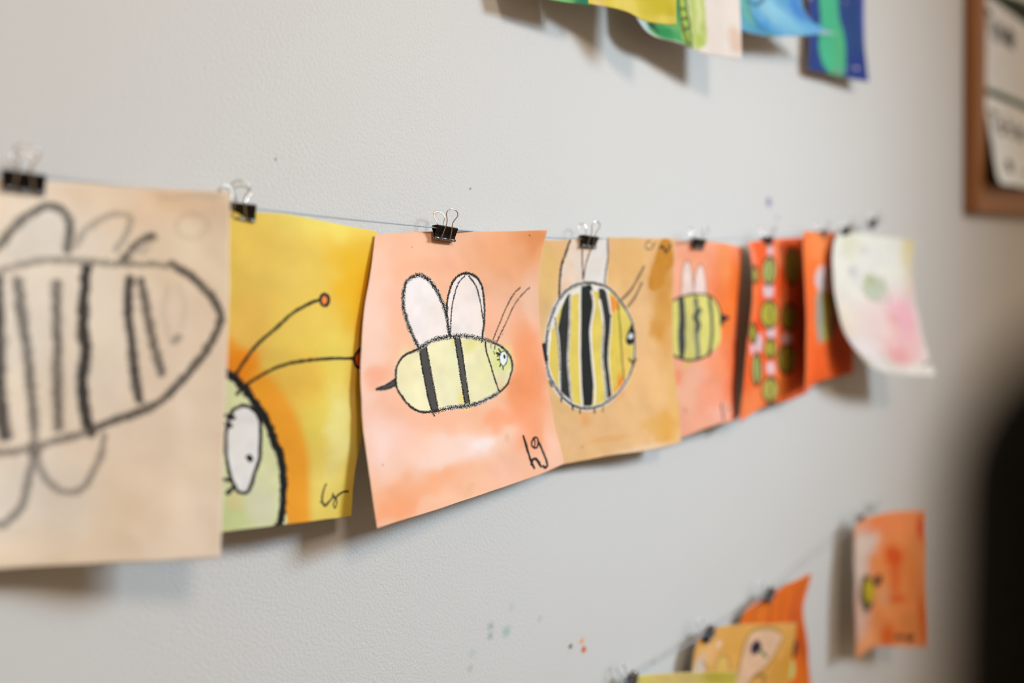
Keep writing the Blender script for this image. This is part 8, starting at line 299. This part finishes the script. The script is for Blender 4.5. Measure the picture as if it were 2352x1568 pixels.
"card_b":{"size":[449.25,185.31],"cell":1.5,"base":[236,241,246],"grid":[[[1606.1,-15.0,1980.5],[1643.5,-15.0,1982.6],[1680.8,-15.0,1984.8],[1718.1,-15.0,1987.0],[1755.5,-15.0,1989.1],[1792.8,-15.0,1991.3],[1830.1,-15.0,1993.3],[1867.5,-15.0,1995.5],[1904.8,-15.0,1998.1],[1942.1,-15.0,2000.8],[1979.4,-15.0,2003.6],[2016.7,-15.0,2006.4],[2053.9,-15.0,2009.1]],[[1607.4,-15.0,1965.0],[1644.8,-15.0,1967.2],[1682.2,-15.0,1969.4],[1719.6,-15.0,1971.6],[1756.9,-15.0,1973.8],[1794.3,-15.0,1976.0],[1831.7,-15.0,1978.1],[1869.1,-15.0,1980.3],[1906.4,-15.0,1982.8],[1943.8,-15.0,1985.6],[1981.1,-15.0,1988.3],[2018.4,-15.0,1991.1],[2055.8,-15.0,1993.9]],[[1608.8,-15.0,1949.5],[1646.2,-15.0,1951.8],[1683.6,-15.0,1954.0],[1721.0,-15.0,1956.3],[1758.4,-15.0,1958.5],[1795.9,-15.0,1960.7],[1833.3,-15.0,1962.8],[1870.7,-15.0,1965.1],[1908.1,-15.0,1967.6],[1945.5,-15.0,1970.3],[1982.9,-15.0,1973.1],[2020.3,-15.0,1975.9],[2057.7,-15.0,1978.7]],[[1610.1,-15.0,1934.0],[1647.5,-15.0,1936.3],[1685.0,-15.0,1938.6],[1722.5,-15.0,1940.9],[1759.9,-15.0,1943.2],[1797.4,-15.0,1945.4],[1834.9,-15.0,1947.6],[1872.4,-15.0,1949.9],[1909.8,-15.0,1952.4],[1947.2,-15.0,1955.1],[1984.7,-14.9,1957.9],[2022.1,-14.9,1960.7],[2059.5,-14.9,1963.5]],[[1611.4,-15.0,1918.5],[1648.9,-15.0,1920.9],[1686.4,-15.0,1923.2],[1723.9,-15.0,1925.6],[1761.4,-15.0,1927.9],[1798.9,-15.0,1930.1],[1836.4,-15.0,1932.3],[1874.0,-15.0,1934.6],[1911.5,-15.0,1937.2],[1948.9,-14.9,1939.9],[1986.4,-14.9,1942.7],[2023.9,-14.9,1945.5],[2061.4,-14.9,1948.3]],[[1612.7,-15.0,1903.0],[1650.2,-15.0,1905.4],[1687.8,-15.0,1907.9],[1725.3,-15.0,1910.2],[1762.8,-15.0,1912.6],[1800.4,-15.0,1914.8],[1837.9,-15.0,1917.1],[1875.5,-15.0,1919.4],[1913.0,-15.0,1921.9],[1950.5,-15.0,1924.6],[1988.0,-15.0,1927.4],[2025.5,-14.9,1930.3],[2063.1,-14.9,1933.1]],[[1614.0,-15.0,1887.5],[1651.6,-15.0,1890.0],[1689.1,-15.0,1892.5],[1726.7,-15.0,1894.9],[1764.2,-15.0,1897.2],[1801.8,-15.0,1899.5],[1839.4,-15.0,1901.8],[1876.9,-15.0,1904.1],[1914.5,-15.0,1906.7],[1952.0,-15.0,1909.4],[1989.5,-15.0,1912.2],[2027.0,-15.0,1915.0],[2064.6,-15.0,1917.8]],[[1615.3,-15.0,1872.0],[1652.9,-15.0,1874.5],[1690.4,-15.0,1877.1],[1728.0,-15.0,1879.5],[1765.5,-15.0,1881.9],[1803.1,-15.0,1884.2],[1840.6,-15.1,1886.5],[1878.2,-15.1,1888.8],[1915.7,-15.1,1891.4],[1953.3,-15.1,1894.1],[1990.8,-15.1,1896.9],[2028.3,-15.1,1899.7],[2065.8,-15.1,1902.5]],[[1616.6,-15.0,1856.5],[1654.2,-15.0,1859.1],[1691.7,-15.0,1861.7],[1729.2,-15.1,1864.2],[1766.7,-15.1,1866.6],[1804.3,-15.1,1868.9],[1841.8,-15.1,1871.2],[1879.3,-15.1,1873.6],[1916.9,-15.2,1876.1],[1954.4,-15.2,1878.9],[1991.9,-15.2,1881.6],[2029.4,-15.2,1884.5],[2066.9,-15.3,1887.2]],[[1618.0,-15.0,1841.0],[1655.4,-15.0,1843.6],[1692.9,-15.1,1846.3],[1730.4,-15.1,1848.8],[1767.9,-15.1,1851.2],[1805.4,-15.2,1853.6],[1842.9,-15.2,1855.9],[1880.4,-15.3,1858.3],[1917.9,-15.3,1860.9],[1955.4,-15.3,1863.6],[1992.9,-15.4,1866.4],[2030.4,-15.4,1869.2],[2067.9,-15.4,1871.9]],[[1619.3,-15.0,1825.5],[1656.7,-15.1,1828.2],[1694.2,-15.1,1830.9],[1731.6,-15.2,1833.5],[1769.1,-15.2,1835.9],[1806.6,-15.3,1838.3],[1844.0,-15.3,1840.6],[1881.5,-15.4,1843.0],[1919.0,-15.4,1845.6],[1956.4,-15.5,1848.3],[1993.8,-15.5,1851.1],[2031.3,-15.6,1853.9],[2068.7,-15.6,1856.6]],[[1620.6,-15.0,1810.0],[1658.0,-15.1,1812.7],[1695.4,-15.1,1815.5],[1732.8,-15.2,1818.1],[1770.2,-15.3,1820.6],[1807.7,-15.3,1822.9],[1845.1,-15.4,1825.3],[1882.5,-15.5,1827.7],[1920.0,-15.5,1830.3],[1957.4,-15.6,1833.0],[1994.8,-15.7,1835.8],[2032.2,-15.7,1838.6],[2069.6,-15.8,1841.3]],[[1621.9,-15.0,1794.5],[1659.3,-15.1,1797.3],[1696.6,-15.2,1800.1],[1734.0,-15.2,1802.7],[1771.4,-15.3,1805.2],[1808.8,-15.4,1807.6],[1846.2,-15.5,1810.0],[1883.6,-15.6,1812.4],[1921.0,-15.7,1815.0],[1958.4,-15.8,1817.7],[1995.8,-15.8,1820.5],[2033.2,-15.9,1823.3],[2070.5,-16.0,1826.1]]],"items":[["c",[50,116,86],13,0.95,[[-50.9,186.2],[115.4,184.4],[281.1,183.4],[535.0,182.1],[1080.7,168.9]]],["c",[34,110,74],7,0.85,[[8.0,-0.2],[176.2,0.0],[280.9,0.0],[535.2,-0.8]]],["k",11,0.9,0.1,[[8.0,32.5],[46.3,31.1]]],["k",11,0.9,0.1,[[27.0,31.8],[29.7,64.5]]],["k",10,0.9,0.1,[[60.3,46.7],[63.1,73.4]]],["k",10,0.9,0.1,[[83.1,76.5],[83.1,49.0],[97.6,47.9],[103.5,72.7]]],["k",10,0.9,0.1,[[103.5,50.2],[121.2,46.7],[127.2,71.8]]],["k",11,0.95,0.1,[[151.4,56.6],[201.5,56.1],[188.7,42.3],[154.5,45.4],[145.3,59.6],[163.7,70.4],[201.5,67.0]]]]},
"card_c":{"size":[420.48,195.88],"cell":1.5,"base":[240,245,246],"grid":[[[1616.2,-16.0,1787.1],[1653.5,-16.0,1789.6],[1690.7,-16.0,1792.1],[1728.0,-16.0,1794.7],[1765.3,-16.0,1797.2],[1802.6,-16.0,1799.8],[1839.9,-16.0,1802.4],[1877.1,-16.0,1805.0],[1914.4,-16.0,1807.6],[1951.7,-16.0,1810.3],[1988.9,-16.0,1813.1],[2026.2,-16.0,1815.8],[2063.5,-16.0,1818.6]],[[1615.3,-18.4,1770.9],[1652.4,-18.2,1773.5],[1689.6,-18.1,1776.1],[1726.7,-17.9,1778.7],[1763.9,-17.8,1781.3],[1801.0,-17.7,1783.9],[1838.1,-17.5,1786.5],[1875.3,-17.4,1789.1],[1912.4,-17.2,1791.8],[1949.5,-17.1,1794.5],[1986.7,-16.9,1797.3],[2023.8,-16.8,1800.0],[2060.9,-16.6,1802.8]],[[1615.7,-20.3,1754.7],[1652.7,-20.1,1757.3],[1689.6,-19.8,1760.0],[1726.5,-19.5,1762.6],[1763.5,-19.3,1765.3],[1800.4,-19.0,1767.9],[1837.4,-18.7,1770.5],[1874.3,-18.5,1773.1],[1911.3,-18.2,1775.8],[1948.2,-18.0,1778.6],[1985.2,-17.7,1781.4],[2022.1,-17.4,1784.1],[2059.0,-17.2,1786.9]],[[1616.3,-22.6,1738.5],[1653.0,-22.2,1741.2],[1689.7,-21.8,1743.9],[1726.4,-21.4,1746.6],[1763.2,-21.0,1749.3],[1799.9,-20.6,1752.0],[1836.6,-20.2,1754.6],[1873.3,-19.8,1757.2],[1910.1,-19.4,1759.9],[1946.8,-19.0,1762.7],[1983.5,-18.6,1765.5],[2020.2,-18.2,1768.3],[2056.9,-17.8,1771.1]],[[1619.4,-25.0,1722.5],[1655.6,-24.5,1725.3],[1691.9,-23.9,1728.1],[1728.2,-23.4,1730.8],[1764.4,-22.8,1733.5],[1800.7,-22.3,1736.1],[1837.0,-21.7,1738.8],[1873.2,-21.2,1741.4],[1909.5,-20.6,1744.1],[1945.8,-20.1,1746.9],[1982.0,-19.5,1749.7],[2018.3,-19.0,1752.5],[2054.6,-18.4,1755.3]],[[1621.5,-27.2,1706.6],[1657.3,-26.5,1709.4],[1693.2,-25.8,1712.3],[1729.0,-25.2,1715.1],[1764.8,-24.5,1717.8],[1800.7,-23.8,1720.4],[1836.5,-23.1,1723.1],[1872.4,-22.4,1725.7],[1908.2,-21.8,1728.4],[1944.0,-21.1,1731.2],[1979.9,-20.4,1734.0],[2015.7,-19.7,1736.8],[2051.6,-19.1,1739.6]],[[1624.3,-30.0,1690.7],[1659.6,-29.2,1693.6],[1694.9,-28.3,1696.5],[1730.2,-27.5,1699.3],[1765.5,-26.7,1702.1],[1800.9,-25.8,1704.8],[1836.2,-25.0,1707.4],[1871.5,-24.2,1710.1],[1906.8,-23.3,1712.8],[1942.2,-22.5,1715.6],[1977.5,-21.7,1718.4],[2012.8,-20.8,1721.2],[2048.1,-20.0,1724.0]],[[1623.6,-33.1,1674.8],[1658.6,-32.1,1677.8],[1693.5,-31.1,1680.8],[1728.5,-30.1,1683.8],[1763.5,-29.1,1686.6],[1798.5,-28.2,1689.3],[1833.4,-27.2,1692.0],[1868.4,-26.2,1694.7],[1903.4,-25.2,1697.5],[1938.4,-24.2,1700.3],[1973.4,-23.2,1703.1],[2008.3,-22.2,1706.0],[2043.3,-21.2,1708.8]],[[1619.9,-36.1,1659.5],[1654.7,-34.9,1662.6],[1689.5,-33.8,1665.6],[1724.3,-32.6,1668.6],[1759.1,-31.5,1671.5],[1794.0,-30.3,1674.3],[1828.8,-29.2,1677.0],[1863.6,-28.0,1679.7],[1898.5,-26.9,1682.5],[1933.3,-25.7,1685.4],[1968.1,-24.6,1688.2],[2003.0,-23.4,1691.1],[2037.8,-22.3,1694.0]],[[1615.9,-39.6,1644.2],[1650.5,-38.3,1647.3],[1685.1,-37.0,1650.5],[1719.8,-35.7,1653.6],[1754.4,-34.3,1656.5],[1789.1,-33.0,1659.3],[1823.8,-31.7,1662.1],[1858.4,-30.4,1664.8],[1893.1,-29.0,1667.7],[1927.8,-27.7,1670.6],[1962.4,-26.4,1673.5],[1997.1,-25.1,1676.4],[2031.7,-23.8,1679.3]],[[1611.6,-43.3,1629.0],[1646.1,-41.8,1632.3],[1680.5,-40.3,1635.5],[1715.0,-38.8,1638.7],[1749.5,-37.3,1641.7],[1784.0,-35.8,1644.5],[1818.5,-34.3,1647.3],[1853.0,-32.8,1650.1],[1887.5,-31.3,1653.0],[1922.0,-29.8,1655.9],[1956.5,-28.3,1658.8],[1991.0,-26.8,1661.8],[2025.5,-25.3,1664.7]],[[1612.2,-46.4,1613.8],[1646.1,-44.8,1617.2],[1680.0,-43.1,1620.5],[1713.9,-41.5,1623.7],[1747.8,-39.8,1626.8],[1781.7,-38.1,1629.7],[1815.7,-36.5,1632.5],[1849.6,-34.8,1635.4],[1883.5,-33.2,1638.3],[1917.5,-31.5,1641.2],[1951.4,-29.9,1644.2],[1985.3,-28.2,1647.2],[2019.2,-26.5,1650.2]],[[1622.7,-50.0,1602.1],[1655.2,-48.2,1605.2],[1687.7,-46.3,1608.3],[1720.2,-44.5,1611.4],[1752.8,-42.7,1614.2],[1785.3,-40.8,1616.8],[1817.9,-39.0,1619.4],[1850.4,-37.2,1622.0],[1883.0,-35.3,1624.7],[1915.5,-33.5,1627.4],[1948.1,-31.7,1630.1],[1980.6,-29.8,1632.8],[2013.2,-28.0,1635.5]]],"items":[["c",[50,116,86],9,0.8,[[-0.0,-0.0],[0.2,51.1],[-0.7,112.9],[-0.7,171.0],[-0.1,195.9]]],["c",[34,110,74],7,0.9,[[-2.5,197.1],[116.2,197.1],[253.9,197.1],[682.9,195.9],[1047.7,202.2]]],["k",9,0.8,0.1,[[23.5,35.9],[72.7,37.0]]],["k",9,0.8,0.1,[[47.8,36.4],[41.2,65.9]]],["k",9,0.85,0.1,[[104.8,44.3],[105.1,70.3],[74.0,71.6],[71.2,59.1],[103.8,53.7]]],["k",9,0.85,0.1,[[144.3,31.9],[142.3,72.2],[170.5,65.4],[169.3,52.0],[142.9,55.0]]],["k",9,0.85,0.1,[[202.1,36.5],[201.5,74.0]]],["k",9,0.85,0.1,[[222.2,59.9],[259.5,62.1],[248.9,49.1],[220.0,56.2],[222.5,71.9],[257.3,74.5]]],["k",24,1,0,[[104.4,145.5],[121.1,148.6]]],["k",8,0.7,0,[[226.9,154.5],[272.1,156.2]]]]}}
INFO = {"tan":["bee_painting","painting","beige painting of a large charcoal-outlined striped bee, leftmost on the upper string"],"yellow":["bee_painting","painting","bright yellow painting of half a bee face with a big white eye and long feelers"],"peach":["bee_painting","painting","peach painting of a side-on bee with three bands, two pale wings and black initials hg"],"ochre":["bee_painting","painting","ochre painting of a round bee with thick black and yellow stripes"],"salmon":["bee_painting","painting","salmon painting of a small round yellow bee with two pink wings"],"vermilion":["bee_painting","painting","red-orange painting covered with a swarm of tiny yellow bees"],"tangerine":["bee_painting","painting","orange painting of one slim upright bee, tucked behind the curled white and pink sheet"],"pink":["bee_painting","painting","white and pink painting curling off the wall at the right end of the upper string"],"lime":["painting","painting","green painting at the top edge, mostly hidden left of the lemon sheet"],"lemon":["painting","painting","plain lemon yellow painting hanging in at the top edge"],"leafy":["painting","painting","white painting with green and lime brush bands beside a black zigzag column"],"ocean":["painting","painting","sky blue painting whose lower corner curls out to a point"],"navy":["painting","painting","dark navy painting with a green vertical stripe, rightmost of the top row"],"olive":["painting","painting","olive yellow painting at the bottom edge, only its top strip showing"],"amber":["bee_painting","painting","amber painting with a large outlined wing holding a purple flower, on the lower string"],"orange":["bee_painting","painting","dark orange painting with a pointed top corner behind the amber sheet"],"coral":["bee_painting","painting","blotchy orange painting with a pale left margin at the upper end of the lower string"]}
GROUPS = {'tan yellow peach ochre salmon vermilion tangerine pink': 'paintings clipped along the upper string', 'lime lemon leafy ocean navy': 'paintings hanging in at the top edge', 'olive amber orange coral': 'paintings clipped along the lower string'}
for i, (k, (nm, cat, lab)) in enumerate(INFO.items()):
    o = sheet(nm, SHEETS[k], 100 + i * 31)
    tag(o, lab, cat, next(v for a, v in GROUPS.items() if k in a.split()))

# ------------------------------------------------------------ strings and hooks
def cord_material():
    m = mat('grey_twine', L(150, 160, 172), .55); nt = m.node_tree; b = nt.nodes['Principled BSDF']
    tc = nt.nodes.new('ShaderNodeTexCoord'); wv = nt.nodes.new('ShaderNodeTexWave'); wv.inputs['Scale'].default_value = 260; nt.links.new(tc.outputs['Object'], wv.inputs['Vector'])
    r = nt.nodes.new('ShaderNodeMix'); r.data_type = 'RGBA'; r.inputs['A'].default_value = L(112, 122, 134); r.inputs['B'].default_value = L(192, 206, 216)
    nt.links.new(wv.outputs['Fac'], r.inputs['Factor']); nt.links.new(r.outputs['Result'], b.inputs['Base Color']); return m
CORD = cord_material()
SLAB = ['thin grey twisted string sagging across the wall with eight bee paintings', 'thin grey string rising to the right along the lower paintings']
for pts, lb in zip([[[-0.0919,-0.018,1.4183],[-0.0292,-0.018,1.4202],[0.0458,-0.02,1.4231],[0.0972,-0.016,1.4238],[0.1482,-0.014,1.4249],[0.1521,-0.014,1.4231],[0.158,-0.022,1.4176],[0.1835,-0.02,1.4172],[0.2338,-0.02,1.4165],[0.3009,-0.021,1.4163],[0.3159,-0.021,1.4162],[0.401,-0.016,1.4173],[0.4319,-0.014,1.4182],[0.4618,-0.014,1.4195],[0.4799,-0.02,1.4203],[0.5592,-0.022,1.4248],[0.6519,-0.022,1.4298],[0.7185,-0.021,1.4364],[0.7637,-0.022,1.44],[0.7956,-0.022,1.4427],[0.8337,-0.023,1.4481],[0.8897,-0.026,1.4575],[0.9266,-0.028,1.4608],[0.9866,-0.033,1.4697],[1.0652,-0.024,1.4832],[1.1408,-0.01,1.4957]],[[0.3696,-0.012,0.9542],[0.544,-0.02,0.9775],[0.6115,-0.02,0.9814],[0.6795,-0.022,0.986],[0.7493,-0.02,0.9883],[0.8135,-0.022,0.9954],[0.9487,-0.02,1.0144],[1.0723,-0.024,1.0398],[1.1549,-0.012,1.0448]]], SLAB):
    bm = bmesh.new(); P = spline(pts, len(pts) * 10)
    tube(bm, P, .00062, 8); o = link('string', bm, CORD, smooth=True); tag(o, lb, 'string', 'strings across the wall')
WHITE = mat('white_plastic', L(228, 234, 238), .3, bump=(80, .05, .0004)); STEEL = mat('steel_wire', (.62, .62, .63, 1), .28, 1, bump=(200, .05, .0002))
HL = [('white plastic hook in the wall behind the right corner of the beige painting', WHITE, .0013), ('small steel hook where the upper string ends, right of the binder clips', STEEL, .0012), ('small steel hook at the upper end of the lower string', STEEL, .0014)]
for pts, (lb, m, r) in zip([[[0.1513,0.0,1.4228],[0.1502,-0.006,1.4253],[0.1489,-0.012,1.4282],[0.1504,-0.014,1.4303],[0.1533,-0.014,1.4301],[0.1552,-0.014,1.427],[0.1549,-0.014,1.4237],[0.1527,-0.013,1.422]],[[1.1561,-0.0,1.4905],[1.1395,-0.008,1.491],[1.1415,-0.011,1.4963],[1.1527,-0.011,1.5007],[1.1578,-0.011,1.4964],[1.1482,-0.011,1.4915]],[[1.1754,0.0,1.03],[1.1569,-0.008,1.038],[1.149,-0.013,1.0475],[1.1587,-0.013,1.0514],[1.169,-0.013,1.0467],[1.1659,-0.013,1.0402]]], HL):
    t = empty('wall_hook', pts[0], lb, 'hook', 'hooks holding the strings'); off = np.array(pts[0])
    bm = bmesh.new(); tube(bm, spline(np.array(pts) - off, 40), r, 10); link('hook_arm', bm, m, t, True)
    bm = bmesh.new(); bmesh.ops.create_cone(bm, cap_ends=True, segments=20, radius1=r * 3.2, radius2=r * 2.4, depth=.0025, matrix=Matrix.Translation((0, -.00125, 0)) @ Matrix.Rotation(math.pi / 2, 4, 'X')); link('hook_base', bm, m, t)

# ------------------------------------------------------------ binder clips
BLACK = mat('black_enamel', (.004, .004, .0045, 1), .30, bump=(400, .06, .0002)); LIP = mat('lip_highlight_metal', (.22, .25, .28, 1), .28, 1, bump=(300, .05, .0001)); WIRE = mat('nickel_wire', (.66, .63, .59, 1), .22, 1, bump=(300, .05, .0001))  # lip base colour is lightened and bluish, a highlight put into the metal
def clip_body():
    bm = bmesh.new(); w, d, h, t = .0095, .0046, .0094, .00045
    sec = [(-.0006, -h), (-.0013, -h * .7), (-d, -.0009), (-d + .0009, 0), (d - .0009, 0), (d, -.0009), (.0013, -h * .7), (.0006, -h)]
    inn = [(y - math.copysign(t, y) if abs(y) > .0011 else y * .3, z - (t if z > -.001 else 0)) for y, z in sec]
    rings = []
    for x in (-w, w):
        rings.append(([bm.verts.new((x, y, z)) for y, z in sec], [bm.verts.new((x, y, z)) for y, z in inn]))
    for i in range(len(sec) - 1):
        a, b = rings; bm.faces.new((a[0][i], b[0][i], b[0][i + 1], a[0][i + 1])); bm.faces.new((a[1][i], a[1][i + 1], b[1][i + 1], b[1][i]))
        for e in rings: bm.faces.new((e[0][i], e[0][i + 1], e[1][i + 1], e[1][i]))
    for i in (0, -1): bm.faces.new((rings[0][0][i], rings[1][0][i], rings[1][1][i], rings[0][1][i]))
    return bm
def clip_lips():
    bm = bmesh.new()
    for s in (-1, 1):
        for x0, x1 in ((-.0095, -.0045), (-.0033, .0033), (.0045, .0095)):
            if s == 1 and abs(x0) > .004: pass
            tube(bm, [(x0, s * .0014, -.0098), (x1, s * .0014, -.0098)], .00095, 10)
    return bm
def clip_handle(s):
    bm = bmesh.new()
    half = [(.0041, -.0098, .0013), (.0040, -.0086, .0024), (.0033, -.003, .0046), (.0027, .0022, .0062), (.0037, .0052, .0074), (.0052, .0080, .0085), (.0047, .0106, .0092), (.0025, .0122, .0096), (0, .0125, .0097)]
    pts = [(x, s * y, z) for x, z, y in half] + [(-x, s * y, z) for x, z, y in half[-2::-1]]
    tube(bm, spline(pts, 64), .00044, 8); return bm
def make_clip():
    t = empty('binder_clip', (0, 0, 0), 'x', 'clip', 'binder clips on the strings')
    link('clip_body', clip_body(), BLACK, t); link('clip_lip', clip_lips(), LIP, t, True)
    link('wire_handle', clip_handle(-1), WIRE, t, True); link('wire_handle', clip_handle(1), WIRE, t, True)
    return t
CLAB = {"tan":"large-looking black binder clip on the beige charcoal bee painting","yellow":"black binder clip on the yellow painting beside the beige sheet","peach":"black binder clip with two silver wire loops on the peach painting","ochre":"black binder clip at the wings of the ochre round-bee painting","salmon":"small black binder clip on the salmon painting","vermilion":"black binder clip on the red-orange swarm painting","tangerine":"small dark binder clip on the slim-bee orange painting","pink":"black binder clip at the left corner of the white and pink sheet","spare":"empty binder clip on the string end above the white and pink sheet","coral":"binder clip at the corner of the blotchy orange painting with pale margin","orange":"black binder clip on the dark orange painting with the pointed corner","amber":"black binder clip on the amber painting with the purple flower","olive":"black binder clip at the left end of the olive sheet, wire loop standing up"}
proto = make_clip(); first = True
for nm, x, y, z, roll, yaw in [["tan",0.0458,-0.02,1.4231,3,0],["yellow",0.158,-0.022,1.4181,4,-22],["peach",0.3159,-0.021,1.4165,4,0],["ochre",0.4799,-0.02,1.4211,2,0],["salmon",0.6519,-0.022,1.4303,2,0],["vermilion",0.7956,-0.022,1.4427,-3,0],["tangerine",0.9266,-0.028,1.4602,-6,0],["pink",0.9866,-0.033,1.4691,-14,0],["spare",1.0938,-0.024,1.4882,-28,0],["coral",1.0723,-0.024,1.0404,-30,0],["orange",0.8135,-0.022,0.996,-26,0],["amber",0.6795,-0.022,0.9865,-26,0],["olive",0.544,-0.02,0.9775,-26,0]]:
    if first: t = proto; first = False
    else:
        t = proto.copy(); C.objects.link(t)
        for ch in list(proto.children):
            c = ch.copy(); C.objects.link(c); c.parent = t
    t.location = (x, y, z + .0012); t.rotation_euler = (0, math.radians(roll), math.radians(yaw)); t['label'] = CLAB[nm]

# ------------------------------------------------------------ framed pin board with cards
WOOD = bpy.data.materials.new('oak_frame'); WOOD.use_nodes = True
nt = WOOD.node_tree; b = nt.nodes['Principled BSDF']; b.inputs['Roughness'].default_value = .5
tc = nt.nodes.new('ShaderNodeTexCoord'); mp = nt.nodes.new('ShaderNodeMapping'); mp.inputs['Scale'].default_value = (60, 60, 3); nt.links.new(tc.outputs['Object'], mp.inputs[0])
n = nt.nodes.new('ShaderNodeTexNoise'); n.inputs['Scale'].default_value = 1.5; nt.links.new(mp.outputs[0], n.inputs['Vector'])
mx = nt.nodes.new('ShaderNodeMix'); mx.data_type = 'RGBA'; mx.inputs['A'].default_value = L(122, 74, 30); mx.inputs['B'].default_value = L(152, 96, 46)
nt.links.new(n.outputs['Fac'], mx.inputs['Factor']); nt.links.new(mx.outputs['Result'], b.inputs['Base Color'])
FX, FZ, FW, FH, FB, FD = 1.571, 1.548, .75, .62, .060, .022
fr = empty('pin_board', (FX, 0, FZ), 'oak-framed black notice board high on the wall at the right edge', 'board'); fr.rotation_euler = (0, math.radians(-4), 0)
def prism(bm, poly, y0, y1):
    a = [bm.verts.new((x, y0, z)) for x, z in poly]; b_ = [bm.verts.new((x, y1, z)) for x, z in poly]
    bm.faces.new(a); bm.faces.new(b_[::-1]); n_ = len(poly)
    for i in range(n_): bm.faces.new((a[i], a[(i + 1) % n_], b_[(i + 1) % n_], b_[i]))
rails = [[(0, 0), (FW, 0), (FW - FB, FB), (FB, FB)], [(0, FH), (FW, FH), (FW - FB, FH - FB), (FB, FH - FB)], [(0, 0), (FB, FB), (FB, FH - FB), (0, FH)], [(FW, 0), (FW - FB, FB), (FW - FB, FH - FB), (FW, FH)]]
for r_ in rails:
    bm = bmesh.new(); prism(bm, r_, -FD, -.001)
    bmesh.ops.bevel(bm, geom=list(bm.edges), offset=.0025, segments=2, affect='EDGES'); link('frame_rail', bm, WOOD, fr)
bm = bmesh.new(); box(bm, (FB * .8, -.012, FB * .8), (FW - FB * .8, -.002, FH - FB * .8)); link('backing', bm, mat('black_felt', L(30, 34, 30), .9, bump=(300, .3, .001)), fr)
for k, lb in (('card_a', 'white card with a green lower border, topmost on the notice board'), ('card_b', 'white green-bordered card reading Time on the notice board'), ('card_c', 'white green-edged card reading Table, its lower corner bent out, on the notice board')):
    o = sheet('notice_card', SHEETS[k], 900 + len(k)); tag(o, lb, 'card', 'cards on the notice board')

# ------------------------------------------------------------ dark high-backed chair close to the lens
right = Vector((math.cos(BETA), -math.sin(BETA), 0)); fwd = Vector((math.sin(BETA), math.cos(BETA), 0))
org = Vector((0, -WALL_DIST, 0)) + right * (.0615 + .23) + fwd * .089
ch = empty('office_chair', (org.x, org.y, 0), 'black high-backed chair, only its blurred shoulder showing at the lower right edge', 'chair')
ch.rotation_euler = (0, 0, math.atan2(right.y, right.x))
LEATHER = mat('black_leather', (.005, .0035, .0018, 1), .9, bump=(120, .3, .002)); LEATHER.node_tree.nodes['Principled BSDF'].inputs['Specular IOR Level'].default_value = .08; DARKM = mat('dark_metal', (.05, .05, .05, 1), .4, .8, bump=(60, .05, .001))
def rslab(w, h, d, rad, z0, name, parent, axis='xz', seg=10, bev=.018):
    bm = bmesh.new(); pts = []
    for cx, cz, a0 in ((w / 2 - rad, h - rad, 0), (-w / 2 + rad, h - rad, 90), (-w / 2 + rad, rad, 180), (w / 2 - rad, rad, 270)):
        for i in range(seg + 1):
            a = math.radians(a0 + 90 * i / seg); pts.append((cx + rad * math.cos(a), cz + rad * math.sin(a)))
    layers = [(-d / 2, bev), (-d / 2 + bev * .3, bev * .3), (-d / 2 + bev, 0), (d / 2 - bev, 0), (d / 2 - bev * .3, bev * .3), (d / 2, bev)]
    rings = []
    for y, ins in layers:
        ring = []
        for x, z in pts:
            sx = (w / 2 - ins) / (w / 2); sz = (h / 2 - ins) / (h / 2); X_, Z_ = x * sx, (z - h / 2) * sz + h / 2
            ring.append(bm.verts.new((X_, y, z0 + Z_) if axis == 'xz' else (X_, Z_, z0 + y)))
        rings.append(ring)
    n_ = len(pts)
    for a, b_ in zip(rings[:-1], rings[1:]):
        for i in range(n_): bm.faces.new((a[i], a[(i + 1) % n_], b_[(i + 1) % n_], b_[i]))
    bm.faces.new(rings[0]); bm.faces.new(rings[-1][::-1])
    return link(name, bm, LEATHER, parent, True)
rslab(.46, .72, .03, .026, .632, 'backrest', ch, bev=.008)
rslab(.48, .24, .075, .05, .465, 'seat', ch, 'xy')
bm = bmesh.new(); tube(bm, [(0, .0, .70), (0, .0, .50), (0, .04, .43), (0, .12, .425)], .016, 10); link('back_bracket', bm, DARKM, ch, True)
bm = bmesh.new(); tube(bm, [(0, .12, .43), (0, .12, .10)], [.028, .022], 14); link('gas_column', bm, DARKM, ch, True)
for i in range(5):
    a = math.radians(72 * i + 18 + 72 * .5)
    ex, ey = .21 * math.cos(a), .12 + .21 * math.sin(a)
    bm = bmesh.new(); tube(bm, [(0, .12, .10), (ex * .5, .12 + (ey - .12) * .5, .09), (ex, ey, .062)], [.022, .018, .012], 10); leg = link('leg', bm, DARKM, ch, True)
    bm = bmesh.new(); tube(bm, [(ex - .016 * math.sin(a), ey + .016 * math.cos(a), .026), (ex + .016 * math.sin(a), ey - .016 * math.cos(a), .026)], .026, 16); link('caster', bm, DARKM, leg, True)
